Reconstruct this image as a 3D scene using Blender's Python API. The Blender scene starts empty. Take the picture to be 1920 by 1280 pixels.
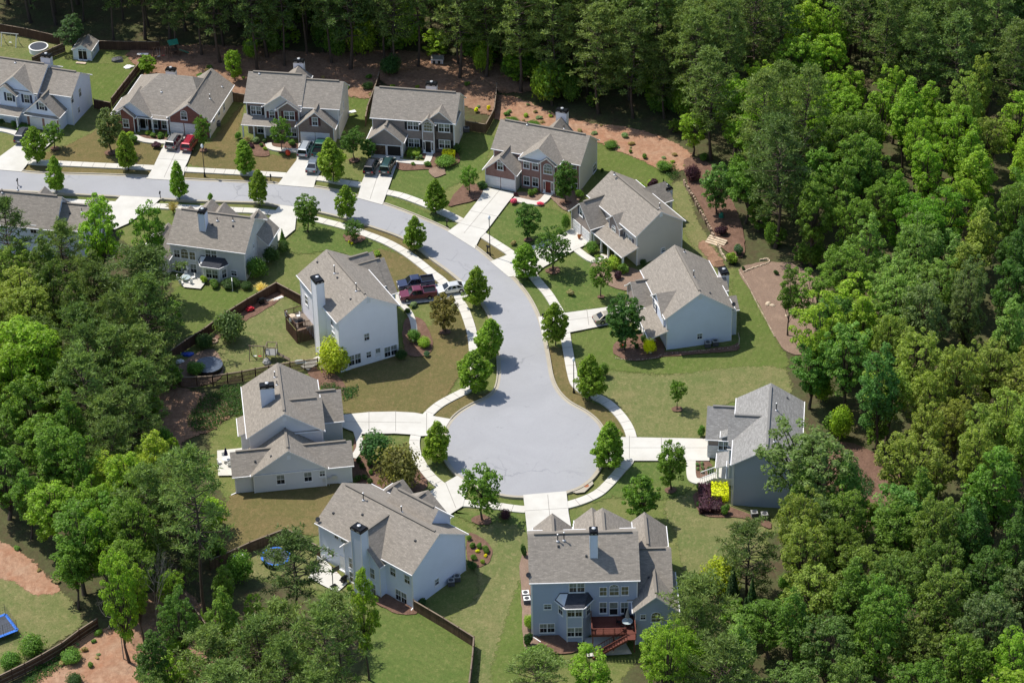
import bpy, math, random
import numpy as np
from mathutils import Vector, Matrix
random.seed(7)
RNG = np.random.default_rng(11)
S = bpy.context.scene
COL = S.collection
PI = math.pi

# ------------------------------------------------------------------ camera
FPX, PITCH, ROLL, DIST = 5200.0, math.radians(34.0), math.radians(-1.25), 415.0
CAM = Vector((0, 0, DIST * math.sin(PITCH)))
_fw = Vector((0, math.cos(PITCH), -math.sin(PITCH)))
_rt = Vector((1, 0, 0))
_up = _rt.cross(_fw)
_r2 = _rt * math.cos(ROLL) + _up * math.sin(ROLL)
_u2 = -_rt * math.sin(ROLL) + _up * math.cos(ROLL)

def ray(px, py):
    return _fw * FPX + _r2 * (px - 960) - _u2 * (py - 640)

def at(px, py, h=0.0):
    """world point at height h seen at photo pixel px, py"""
    d = ray(px, py)
    return CAM + d * ((h - CAM.z) / d.z)

def proj(p):
    d = p - CAM
    z = d.dot(_fw)
    return 960 + FPX * d.dot(_r2) / z, 640 - FPX * d.dot(_u2) / z

def height_for(base, py):
    """height above base whose picture row is py"""
    y0 = proj(base)[1]
    y1 = proj(base + Vector((0, 0, 10)))[1]
    return 10 * (y0 - py) / (y0 - y1)

def px_scale(base):
    return FPX / (base - CAM).dot(_fw)

cam = bpy.data.cameras.new('camera')
cam.sensor_width = 36
cam.lens = 36 * FPX / 1920
cam.clip_start = 1
cam.clip_end = 5000
camo = bpy.data.objects.new('camera', cam)
COL.objects.link(camo)
camo.matrix_world = Matrix(((_r2.x, _u2.x, -_fw.x, 0), (_r2.y, _u2.y, -_fw.y, 0), (_r2.z, _u2.z, -_fw.z, CAM.z), (0, 0, 0, 1)))
S.camera = camo

# ------------------------------------------------------------------ light
EL = math.radians(60)
AZ = Vector((-0.83, 0.56, 0)).normalized()
SUN = Vector((AZ.x * math.cos(EL), AZ.y * math.cos(EL), math.sin(EL)))
sun = bpy.data.lights.new('sun', 'SUN')
sun.energy = 3.75
sun.angle = math.radians(0.5)
sun.color = (1.0, 0.94, 0.85)
suno = bpy.data.objects.new('sun', sun)
suno.rotation_euler = SUN.to_track_quat('Z', 'Y').to_euler()
suno.location = (-60, 420, 200)
COL.objects.link(suno)
world = bpy.data.worlds.new('World')
S.world = world
world.use_nodes = True
wn = world.node_tree
sky = wn.nodes.new('ShaderNodeTexSky')
sky.sky_type = 'NISHITA'
sky.sun_disc = False
sky.sun_elevation = EL
sky.sun_rotation = math.atan2(AZ.x, AZ.y)
wn.links.new(sky.outputs[0], wn.nodes['Background'].inputs[0])
wn.nodes['Background'].inputs[1].default_value = 0.118
S.view_settings.view_transform = 'Standard'
S.view_settings.look = 'None'
S.view_settings.exposure = 0.42
S.view_settings.gamma = 1
S.render.engine = 'CYCLES'
S.cycles.max_bounces = 6
S.cycles.transparent_max_bounces = 8

# ------------------------------------------------------------------ materials
def new_mat(name):
    m = bpy.data.materials.new(name)
    m.use_nodes = True
    nt = m.node_tree
    b = nt.nodes['Principled BSDF']
    b.inputs['Specular IOR Level'].default_value = 0.3
    return m, nt, b

def N(nt, kind, **kw):
    n = nt.nodes.new('ShaderNode' + kind)
    for k, v in kw.items():
        if isinstance(k, str) and hasattr(n, k):
            setattr(n, k, v)
        else:
            n.inputs[k.replace('_', ' ')].default_value = v
    return n

def plain(name, c, rough=0.6, metal=0.0, spec=0.3, var=0.0, coat=0.0):
    m, nt, b = new_mat(name)
    b.inputs['Base Color'].default_value = (*c, 1)
    b.inputs['Roughness'].default_value = rough
    b.inputs['Metallic'].default_value = metal
    b.inputs['Specular IOR Level'].default_value = spec
    if coat:
        b.inputs['Coat Weight'].default_value = coat
        b.inputs['Coat Roughness'].default_value = 0.05
    if var:
        no = N(nt, 'TexNoise', Scale=2.2, Detail=5.0)
        tc = N(nt, 'TexCoord')
        nt.links.new(tc.outputs['Object'], no.inputs['Vector'])
        r = N(nt, 'ValToRGB')
        r.color_ramp.elements[0].position = 0.3
        r.color_ramp.elements[1].position = 0.7
        r.color_ramp.elements[0].color = (*[x * (1 - var) for x in c], 1)
        r.color_ramp.elements[1].color = (*[min(1, x * (1 + var)) for x in c], 1)
        nt.links.new(no.outputs['Fac'], r.inputs['Fac'])
        nt.links.new(r.outputs['Color'], b.inputs['Base Color'])
    return m

def world_pos(nt):
    return N(nt, 'NewGeometry').outputs['Position']

def mix(nt, a, b, fac):
    n = N(nt, 'Mix', data_type='RGBA')
    for sock, val in ((6, a), (7, b)):
        if isinstance(val, tuple):
            n.inputs[sock].default_value = (*val, 1)
        else:
            nt.links.new(val, n.inputs[sock])
    if isinstance(fac, float):
        n.inputs[0].default_value = fac
    else:
        nt.links.new(fac, n.inputs[0])
    return n.outputs[2]

def noise(nt, vec, scale, detail=4.0, rough=0.55, lo=0.35, hi=0.65, dist=0.0):
    n = N(nt, 'TexNoise', Scale=scale, Detail=detail, Roughness=rough, Distortion=dist)
    nt.links.new(vec, n.inputs['Vector'])
    r = N(nt, 'MapRange')
    r.inputs[1].default_value = lo
    r.inputs[2].default_value = hi
    nt.links.new(n.outputs['Fac'], r.inputs[0])
    return r.outputs[0]

def mapped(nt, vec, sx, sy, rot=0.0):
    m = N(nt, 'Mapping')
    m.inputs['Scale'].default_value = (sx, sy, 1)
    m.inputs['Rotation'].default_value = (0, 0, rot)
    nt.links.new(vec, m.inputs['Vector'])
    return m.outputs[0]

def bump(nt, b, height, strength=0.4, dist=0.05):
    n = N(nt, 'Bump', Strength=strength, Distance=dist)
    nt.links.new(height, n.inputs['Height'])
    nt.links.new(n.outputs[0], b.inputs['Normal'])

def thin_edge(nt, b):
    """cover thins out in tufts towards the rim of the sheet"""
    a = N(nt, 'Attribute', attribute_name='cover')
    n1 = noise(nt, world_pos(nt), 1.6, 5.0, 0.75, 0.3, 0.7)
    m = N(nt, 'Math', operation='ADD')
    nt.links.new(a.outputs['Fac'], m.inputs[0])
    nt.links.new(n1, m.inputs[1])
    r = N(nt, 'MapRange')
    r.inputs[1].default_value = 0.85
    r.inputs[2].default_value = 1.05
    nt.links.new(m.outputs[0], r.inputs[0])
    nt.links.new(r.outputs[0], b.inputs['Alpha'])

def grass(name, green, tan, bias, dark=None, seed=0.0, stripes=0.0, rot=0.0):
    """lawn: fine blade grain, patches of green and dormant tan, faint mower lines"""
    m, nt, b = new_mat(name)
    b.inputs['Roughness'].default_value = 0.9
    b.inputs['Specular IOR Level'].default_value = 0.1
    off = N(nt, 'VectorMath', operation='ADD')
    off.inputs[1].default_value = (seed, seed * 2.3, 0)
    nt.links.new(world_pos(nt), off.inputs[0])
    p = off.outputs[0]
    big = noise(nt, p, 0.09, 5.0, 0.6, bias - 0.16, bias + 0.16, 0.6)
    c = mix(nt, green, tan, big)
    mid = noise(nt, p, 0.55, 6.0, 0.7, 0.36, 0.66)
    mk = N(nt, 'Math', operation='MULTIPLY')
    mk.inputs[1].default_value = 0.6
    nt.links.new(mid, mk.inputs[0])
    c = mix(nt, c, dark or tuple(x * 0.86 for x in green), mk.outputs[0])
    patch = noise(nt, mapped(nt, p, 1, 1.9, 0.5), 0.28, 5.0, 0.75, 0.56, 0.72)
    pf = N(nt, 'Math', operation='MULTIPLY')
    pf.inputs[1].default_value = 0.72
    nt.links.new(patch, pf.inputs[0])
    c = mix(nt, c, tuple(x * 1.22 for x in tan), pf.outputs[0])
    fine = noise(nt, p, 4.0, 3.0, 0.8, 0.3, 0.7)
    fleck = noise(nt, mapped(nt, p, 1.0, 0.6, 0.3), 1.6, 4.0, 0.8, 0.52, 0.68)
    fk = N(nt, 'Math', operation='MULTIPLY')
    fk.inputs[1].default_value = 0.78
    nt.links.new(fleck, fk.inputs[0])
    c = mix(nt, c, tuple(x * y for x, y in zip(tan, (1.25, 1.2, 1.3))), fk.outputs[0])
    weed = noise(nt, p, 1.1, 4.0, 0.8, 0.56, 0.7)
    wk = N(nt, 'Math', operation='MULTIPLY')
    wk.inputs[1].default_value = 0.65
    nt.links.new(weed, wk.inputs[0])
    c = mix(nt, c, tuple(x * y for x, y in zip(green, (0.66, 0.82, 0.62))), wk.outputs[0])
    f2 = N(nt, 'Math', operation='MULTIPLY')
    f2.inputs[1].default_value = 0.52
    nt.links.new(fine, f2.inputs[0])
    c = mix(nt, c, tuple(x * 0.45 for x in green), f2.outputs[0])
    if stripes:
        w = N(nt, 'TexWave', Scale=0.32, Distortion=1.2, Detail=2.0)
        w.inputs['Detail Scale'].default_value = 0.6
        nt.links.new(mapped(nt, p, 1, 1, rot), w.inputs['Vector'])
        f3 = N(nt, 'Math', operation='MULTIPLY')
        f3.inputs[1].default_value = stripes
        nt.links.new(w.outputs['Fac'], f3.inputs[0])
        c = mix(nt, c, tuple(x * 1.5 for x in green), f3.outputs[0])
    nt.links.new(c, b.inputs['Base Color'])
    bump(nt, b, fine, 0.7, 0.06)
    thin_edge(nt, b)
    return m

def soil(name, c1, c2, c3, scale=0.5, fine_scale=5.0, edge=False):
    m, nt, b = new_mat(name)
    b.inputs['Roughness'].default_value = 0.95
    b.inputs['Specular IOR Level'].default_value = 0.1
    p = world_pos(nt)
    a = noise(nt, p, scale, 6.0, 0.65, 0.35, 0.65, 0.4)
    f = noise(nt, p, fine_scale, 4.0, 0.7, 0.3, 0.7)
    c = mix(nt, c1, c2, a)
    f2 = N(nt, 'Math', operation='MULTIPLY')
    f2.inputs[1].default_value = 0.6
    nt.links.new(f, f2.inputs[0])
    c = mix(nt, c, c3, f2.outputs[0])
    r3 = noise(nt, mapped(nt, p, 1.0, 0.5, 0.8), 0.9, 7.0, 0.8, 0.5, 0.7, 0.5)
    k3 = N(nt, 'Math', operation='MULTIPLY')
    k3.inputs[1].default_value = 0.6
    nt.links.new(r3, k3.inputs[0])
    c = mix(nt, c, tuple(min(1, x * 1.25) for x in c2), k3.outputs[0])
    nt.links.new(c, b.inputs['Base Color'])
    bump(nt, b, f, 0.8, 0.08)
    if edge: thin_edge(nt, b)
    return m

def concrete(name, c, stain):
    m, nt, b = new_mat(name)
    b.inputs['Roughness'].default_value = 0.85
    p = world_pos(nt)
    a = noise(nt, p, 0.35, 6.0, 0.65, 0.4, 0.75)
    f = noise(nt, p, 5.0, 3.0, 0.7, 0.2, 0.8)
    k = N(nt, 'Math', operation='MULTIPLY')
    k.inputs[1].default_value = 0.55
    nt.links.new(a, k.inputs[0])
    cc = mix(nt, c, stain, k.outputs[0])
    k2 = N(nt, 'Math', operation='MULTIPLY')
    k2.inputs[1].default_value = 0.12
    nt.links.new(f, k2.inputs[0])
    cc = mix(nt, cc, tuple(x * 0.6 for x in c), k2.outputs[0])
    nt.links.new(cc, b.inputs['Base Color'])
    return m

def asphalt():
    m, nt, b = new_mat('pale_asphalt')
    b.inputs['Roughness'].default_value = 0.9
    p = world_pos(nt)
    base = (0.338, 0.342, 0.352)
    a = noise(nt, p, 0.12, 5.0, 0.6, 0.35, 0.7, 1.0)
    k = N(nt, 'Math', operation='MULTIPLY')
    k.inputs[1].default_value = 0.5
    nt.links.new(a, k.inputs[0])
    c = mix(nt, base, (0.42, 0.424, 0.436), k.outputs[0])
    f = noise(nt, p, 7.0, 3.0, 0.8, 0.25, 0.75)
    k2 = N(nt, 'Math', operation='MULTIPLY')
    k2.inputs[1].default_value = 0.35
    nt.links.new(f, k2.inputs[0])
    c = mix(nt, c, (0.22, 0.225, 0.25), k2.outputs[0])
    # thin crack lines
    v = N(nt, 'TexVoronoi', feature='DISTANCE_TO_EDGE', Scale=0.09)
    vv = N(nt, 'Vector') if False else None
    dn = N(nt, 'TexNoise', Scale=0.5, Detail=4.0)
    nt.links.new(p, dn.inputs['Vector'])
    ad = N(nt, 'VectorMath', operation='MULTIPLY_ADD')
    ad.inputs[1].default_value = (3, 3, 0)
    nt.links.new(dn.outputs['Color'], ad.inputs[0])
    nt.links.new(p, ad.inputs[2])
    nt.links.new(ad.outputs[0], v.inputs['Vector'])
    r = N(nt, 'MapRange')
    r.inputs[1].default_value = 0.0
    r.inputs[2].default_value = 0.012
    r.inputs[3].default_value = 0.55
    r.inputs[4].default_value = 0.0
    nt.links.new(v.outputs['Distance'], r.inputs[0])
    gate = noise(nt, p, 0.06, 2.0, 0.5, 0.5, 0.62)
    g = N(nt, 'Math', operation='MULTIPLY')
    nt.links.new(r.outputs[0], g.inputs[0])
    nt.links.new(gate, g.inputs[1])
    c = mix(nt, c, (0.16, 0.165, 0.18), g.outputs[0])
    # faint tyre arcs round the turning circle
    cc = at(981, 838)
    sb = N(nt, 'VectorMath', operation='SUBTRACT')
    sb.inputs[1].default_value = (cc.x, cc.y, 0)
    nt.links.new(p, sb.inputs[0])
    wob = N(nt, 'VectorMath', operation='MULTIPLY_ADD')
    wob.inputs[1].default_value = (1.2, 1.2, 0)
    nt.links.new(dn.outputs['Color'], wob.inputs[0])
    nt.links.new(sb.outputs[0], wob.inputs[2])
    ln = N(nt, 'VectorMath', operation='LENGTH')
    nt.links.new(wob.outputs[0], ln.inputs[0])
    cx = N(nt, 'CombineXYZ')
    nt.links.new(ln.outputs['Value'], cx.inputs[0])
    arcs = noise(nt, cx.outputs[0], 1.1, 4.0, 0.7, 0.5, 0.72)
    patch = noise(nt, p, 0.25, 5.0, 0.7, 0.45, 0.7)
    am = N(nt, 'Math', operation='MULTIPLY')
    nt.links.new(arcs, am.inputs[0])
    nt.links.new(patch, am.inputs[1])
    am2 = N(nt, 'Math', operation='MULTIPLY')
    am2.inputs[1].default_value = 0.4
    nt.links.new(am.outputs[0], am2.inputs[0])
    c = mix(nt, c, (0.27, 0.275, 0.29), am2.outputs[0])
    oil = noise(nt, p, 0.8, 3.0, 0.6, 0.66, 0.74)
    om = N(nt, 'Math', operation='MULTIPLY')
    om.inputs[1].default_value = 0.3
    nt.links.new(oil, om.inputs[0])
    c = mix(nt, c, (0.19, 0.19, 0.2), om.outputs[0])
    nt.links.new(c, b.inputs['Base Color'])
    bump(nt, b, f, 0.25, 0.02)
    return m

def siding(name, c):
    """horizontal lap siding"""
    m, nt, b = new_mat(name)
    b.inputs['Roughness'].default_value = 0.55
    tc = N(nt, 'TexCoord')
    sep = N(nt, 'SeparateXYZ')
    nt.links.new(tc.outputs['Object'], sep.inputs[0])
    d = N(nt, 'Math', operation='DIVIDE')
    d.inputs[1].default_value = 0.2
    nt.links.new(sep.outputs[2], d.inputs[0])
    fr = N(nt, 'Math', operation='FRACT')
    nt.links.new(d.outputs[0], fr.inputs[0])
    r = N(nt, 'MapRange')
    r.inputs[1].default_value = 0.0
    r.inputs[2].default_value = 0.18
    r.inputs[3].default_value = 0.35
    r.inputs[4].default_value = 0.0
    nt.links.new(fr.outputs[0], r.inputs[0])
    cc = mix(nt, c, tuple(x * 0.55 for x in c), r.outputs[0])
    st = noise(nt, tc.outputs['Object'], 0.5, 5.0, 0.6, 0.4, 0.75)
    k = N(nt, 'Math', operation='MULTIPLY')
    k.inputs[1].default_value = 0.22
    nt.links.new(st, k.inputs[0])
    cc = mix(nt, cc, tuple(x * 0.75 for x in c), k.outputs[0])
    nt.links.new(cc, b.inputs['Base Color'])
    bump(nt, b, fr.outputs[0], 0.35, 0.02)
    return m

def brick(name, c1, c2, mortar):
    m, nt, b = new_mat(name)
    b.inputs['Roughness'].default_value = 0.85
    tc = N(nt, 'TexCoord')
    sep = N(nt, 'SeparateXYZ')
    nt.links.new(tc.outputs['Object'], sep.inputs[0])
    ad = N(nt, 'Math', operation='ADD')
    nt.links.new(sep.outputs[0], ad.inputs[0])
    nt.links.new(sep.outputs[1], ad.inputs[1])
    cb = N(nt, 'CombineXYZ')
    nt.links.new(ad.outputs[0], cb.inputs[0])
    nt.links.new(sep.outputs[2], cb.inputs[1])
    t = N(nt, 'TexBrick', Scale=1.0)
    t.inputs['Brick Width'].default_value = 0.3
    t.inputs['Row Height'].default_value = 0.11
    t.inputs['Mortar Size'].default_value = 0.012
    t.inputs['Color1'].default_value = (*c1, 1)
    t.inputs['Color2'].default_value = (*c2, 1)
    t.inputs['Mortar'].default_value = (*mortar, 1)
    nt.links.new(cb.outputs[0], t.inputs['Vector'])
    st = noise(nt, tc.outputs['Object'], 0.9, 5.0, 0.6, 0.35, 0.7)
    k = N(nt, 'Math', operation='MULTIPLY')
    k.inputs[1].default_value = 0.35
    nt.links.new(st, k.inputs[0])
    cc = mix(nt, t.outputs['Color'], tuple(x * 0.7 for x in c1), k.outputs[0])
    nt.links.new(cc, b.inputs['Base Color'])
    bump(nt, b, t.outputs['Fac'], -0.3, 0.02)
    return m

def shingles(name, base, light, dark):
    """asphalt shingles: tabs in courses, mottled blends; uv: x along the eave, y up the slope in metres"""
    m, nt, b = new_mat(name)
    b.inputs['Roughness'].default_value = 0.95
    b.inputs['Specular IOR Level'].default_value = 0.118
    uv = N(nt, 'UVMap').outputs[0]
    t = N(nt, 'TexBrick', Scale=1.0)
    t.inputs['Brick Width'].default_value = 0.62
    t.inputs['Row Height'].default_value = 0.17
    t.inputs['Mortar Size'].default_value = 0.012
    t.inputs['Bias'].default_value = 0.0
    t.inputs['Color1'].default_value = (*light, 1)
    t.inputs['Color2'].default_value = (*dark, 1)
    t.inputs['Mortar'].default_value = (*[x * 0.6 for x in dark], 1)
    nt.links.new(uv, t.inputs['Vector'])
    c = mix(nt, t.outputs['Color'], base, 0.45)
    n1 = noise(nt, mapped(nt, uv, 1.0, 2.6), 1.1, 5.0, 0.72, 0.36, 0.66)
    k = N(nt, 'Math', operation='MULTIPLY')
    k.inputs[1].default_value = 0.75
    nt.links.new(n1, k.inputs[0])
    c = mix(nt, c, tuple(x * 0.74 for x in dark), k.outputs[0])
    n3 = noise(nt, mapped(nt, uv, 0.7, 0.2), 1.2, 4.0, 0.6, 0.5, 0.75)
    k3 = N(nt, 'Math', operation='MULTIPLY')
    k3.inputs[1].default_value = 0.3
    nt.links.new(n3, k3.inputs[0])
    c = mix(nt, c, tuple(x * 0.7 for x in dark), k3.outputs[0])
    n2 = noise(nt, mapped(nt, uv, 1.0, 2.0), 2.4, 3.0, 0.6, 0.55, 0.75)
    k2 = N(nt, 'Math', operation='MULTIPLY')
    k2.inputs[1].default_value = 0.6
    nt.links.new(n2, k2.inputs[0])
    c = mix(nt, c, tuple(x * 1.3 for x in light), k2.outputs[0])
    nt.links.new(c, b.inputs['Base Color'])
    bump(nt, b, t.outputs['Fac'], -0.5, 0.02)
    return m

def wood(name, c1, c2):
    m, nt, b = new_mat(name)
    b.inputs['Roughness'].default_value = 0.85
    tc = N(nt, 'TexCoord')
    ri = N(nt, 'NewGeometry').outputs['Random Per Island']
    n = noise(nt, tc.outputs['Object'], 1.5, 5.0, 0.6, 0.3, 0.7)
    c = mix(nt, c1, c2, ri)
    k = N(nt, 'Math', operation='MULTIPLY')
    k.inputs[1].default_value = 0.5
    nt.links.new(n, k.inputs[0])
    c = mix(nt, c, tuple(x * 0.6 for x in c1), k.outputs[0])
    nt.links.new(c, b.inputs['Base Color'])
    return m

def leaf_mat(name, amount=0.30, var=0.35, light=(1.25, 1.25, 0.9)):
    """leaf colour is the object's own colour, varied from leaf to leaf"""
    m, nt, b = new_mat(name)
    oi = N(nt, 'ObjectInfo')
    ri = N(nt, 'NewGeometry').outputs['Random Per Island']
    r = N(nt, 'MapRange')
    r.inputs[3].default_value = 1 - var
    r.inputs[4].default_value = 1 + var
    nt.links.new(ri, r.inputs[0])
    vm = N(nt, 'VectorMath', operation='SCALE')
    nt.links.new(oi.outputs['Color'], vm.inputs[0])
    nt.links.new(r.outputs[0], vm.inputs[3])
    b.inputs['Roughness'].default_value = 0.5
    b.inputs['Specular IOR Level'].default_value = 0.22
    nt.links.new(vm.outputs[0], b.inputs['Base Color'])
    tr = N(nt, 'BsdfTranslucent')
    v2 = N(nt, 'VectorMath', operation='MULTIPLY')
    v2.inputs[1].default_value = light
    nt.links.new(vm.outputs[0], v2.inputs[0])
    nt.links.new(v2.outputs[0], tr.inputs['Color'])
    ms = N(nt, 'MixShader')
    ms.inputs[0].default_value = amount
    nt.links.new(b.outputs[0], ms.inputs[1])
    nt.links.new(tr.outputs[0], ms.inputs[2])
    nt.links.new(ms.outputs[0], nt.nodes['Material Output'].inputs[0])
    return m

M = {}
M['asphalt'] = asphalt()
M['concrete'] = concrete('driveway_concrete', (0.60, 0.585, 0.535), (0.44, 0.42, 0.37))
M['walk'] = concrete('pavement_concrete', (0.62, 0.60, 0.545), (0.46, 0.43, 0.37))
M['kerb'] = concrete('kerb_concrete', (0.42, 0.385, 0.31), (0.31, 0.27, 0.21))
M['joint'] = plain('dark_joint', (0.19, 0.17, 0.15), 0.9)  # dark colour of the joint lines in the concrete
M['grass'] = grass('mixed_lawn', (0.130, 0.179, 0.045), (0.220, 0.212, 0.083), 0.48)
M['grass_tan'] = grass('dormant_lawn', (0.149, 0.144, 0.052), (0.212, 0.159, 0.072), 0.44, seed=31)
M['grass_green'] = grass('green_lawn', (0.119, 0.168, 0.039), (0.173, 0.180, 0.064), 0.57, seed=57, stripes=0.10, rot=0.4)
M['grass_deep'] = grass('deep_green_lawn', (0.106, 0.161, 0.039), (0.180, 0.190, 0.064), 0.55, seed=83, stripes=0.1, rot=-0.7)
M['grass_worn'] = grass('worn_lawn', (0.142, 0.183, 0.058), (0.253, 0.225, 0.103), 0.47, seed=12)
M['floor'] = soil('leaf_litter', (0.10, 0.075, 0.045), (0.085, 0.105, 0.04), (0.05, 0.045, 0.024), 0.3, 1.5)
M['straw'] = soil('pine_straw', (0.253, 0.150, 0.096), (0.345, 0.216, 0.144), (0.138, 0.078, 0.050), 0.5, 1.8, True)
M['clay'] = soil('red_clay', (0.37, 0.190, 0.115), (0.40, 0.265, 0.18), (0.20, 0.105, 0.065), 0.3, 1.3, True)
M['mulch'] = soil('bark_mulch', (0.165, 0.098, 0.070), (0.22, 0.135, 0.098), (0.095, 0.055, 0.042), 0.8, 2.5)
M['mulch_pale'] = soil('weathered_mulch', (0.252, 0.179, 0.135), (0.295, 0.211, 0.157), (0.190, 0.129, 0.097), 0.5)
M['roof'] = shingles('grey_shingles', (0.309, 0.279, 0.239), (0.372, 0.333, 0.285), (0.258, 0.232, 0.199))
M['roof_cool'] = shingles('cool_grey_shingles', (0.300, 0.294, 0.282), (0.378, 0.372, 0.354), (0.240, 0.234, 0.222))
M['roof_dark'] = shingles('charcoal_shingles', (0.07, 0.075, 0.09), (0.09, 0.09, 0.105), (0.055, 0.06, 0.07))
M['white'] = plain('white_trim_paint', (0.78, 0.78, 0.78), 0.5, var=0.05)
M['door_white'] = plain('white_door_paint', (0.74, 0.74, 0.75), 0.5, var=0.06)
M['glass'] = plain('window_glass', (0.018, 0.02, 0.024), 0.12, spec=0.5)
M['blind'] = plain('window_blinds', (0.20, 0.225, 0.20), 0.4, spec=0.5, var=0.25)
M['drape'] = plain('window_drapes', (0.16, 0.15, 0.08), 0.4, spec=0.5, var=0.3)
M['black'] = plain('black_metal', (0.012, 0.013, 0.015), 0.35, 0.3)
M['steel'] = plain('galvanised_steel', (0.62, 0.63, 0.64), 0.4, 0.6)
M['vent_grey'] = plain('vent_pipe_grey', (0.05, 0.053, 0.06), 0.5)
M['interior'] = plain('unlit_interior', (0.02, 0.018, 0.017), 0.9)
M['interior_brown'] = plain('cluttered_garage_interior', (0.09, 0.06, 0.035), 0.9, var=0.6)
M['fence'] = wood('weathered_fence_wood', (0.10, 0.062, 0.040), (0.155, 0.10, 0.066))
M['fence_dark'] = wood('stained_fence_wood', (0.075, 0.040, 0.026), (0.11, 0.062, 0.04))
M['fence_grey'] = wood('silvered_sunlit_wood', (0.20, 0.155, 0.115), (0.27, 0.21, 0.155))
M['deck_red'] = wood('redwood_deck', (0.144, 0.047, 0.034), (0.180, 0.064, 0.046))
M['deck_grey'] = wood('grey_deck_boards', (0.22, 0.18, 0.145), (0.28, 0.23, 0.19))
M['bark'] = wood('tree_bark', (0.075, 0.055, 0.042), (0.10, 0.075, 0.055))
M['bark_pale'] = wood('pale_bark', (0.22, 0.20, 0.18), (0.28, 0.25, 0.22))
M['leaf'] = leaf_mat('broad_leaves', 0.46, 0.55, (1.8, 1.8, 0.9))
M['needle'] = leaf_mat('pine_needles', 0.38, 0.55, (1.6, 1.55, 0.9))
M['tyre'] = plain('tyre_rubber', (0.015, 0.015, 0.016), 0.8)
M['rim'] = plain('alloy_rim', (0.45, 0.46, 0.47), 0.35, 0.7)
M['car_glass'] = plain('car_glass', (0.015, 0.018, 0.022), 0.06, spec=0.7)
M['lamp_red'] = plain('tail_lamp', (0.35, 0.012, 0.012), 0.2)
M['lamp_clear'] = plain('head_lamp', (0.75, 0.76, 0.78), 0.15)
M['bumper'] = plain('grey_bumper', (0.10, 0.10, 0.105), 0.6)
M['chrome'] = plain('chrome', (0.65, 0.65, 0.66), 0.2, 0.9)
M['globe'] = plain('frosted_globe', (0.85, 0.86, 0.86), 0.3)
M['stone'] = plain('field_stone', (0.36, 0.27, 0.20), 0.9, var=0.35)
M['stone_pale'] = plain('pale_stone', (0.55, 0.45, 0.33), 0.9, var=0.25)
M['blue'] = plain('blue_vinyl', (0.04, 0.17, 0.62), 0.45, var=0.15)
M['blue_tarp'] = plain('blue_tarpaulin', (0.03, 0.075, 0.40), 0.4, var=0.3)
M['mat_black'] = plain('trampoline_mat', (0.055, 0.065, 0.085), 0.6, var=0.15)
M['mat_grey'] = plain('pool_cover', (0.085, 0.105, 0.14), 0.3, var=0.3)
M['plastic_white'] = plain('white_plastic', (0.75, 0.75, 0.73), 0.5)
M['plastic_red'] = plain('red_plastic', (0.48, 0.03, 0.045), 0.4)
M['door_red'] = plain('dark_red_door', (0.17, 0.032, 0.026), 0.45)
M['plastic_green'] = plain('green_plastic', (0.03, 0.22, 0.14), 0.4)
M['terracotta'] = plain('terracotta', (0.35, 0.13, 0.06), 0.8)
M['navy'] = plain('navy_canvas', (0.02, 0.022, 0.07), 0.8)
M['canvas_shaded_tops'] = plain('grey_canvas_shaded_tops', (0.30, 0.30, 0.29), 0.8)
M['net'] = plain('safety_net', (0.10, 0.085, 0.07), 0.9)
M['sheen_table'] = plain('glass_table_top', (0.42, 0.50, 0.52), 0.1, spec=0.6)
M['flame'] = plain('orange_flowers', (0.65, 0.13, 0.03), 0.7)

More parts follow.
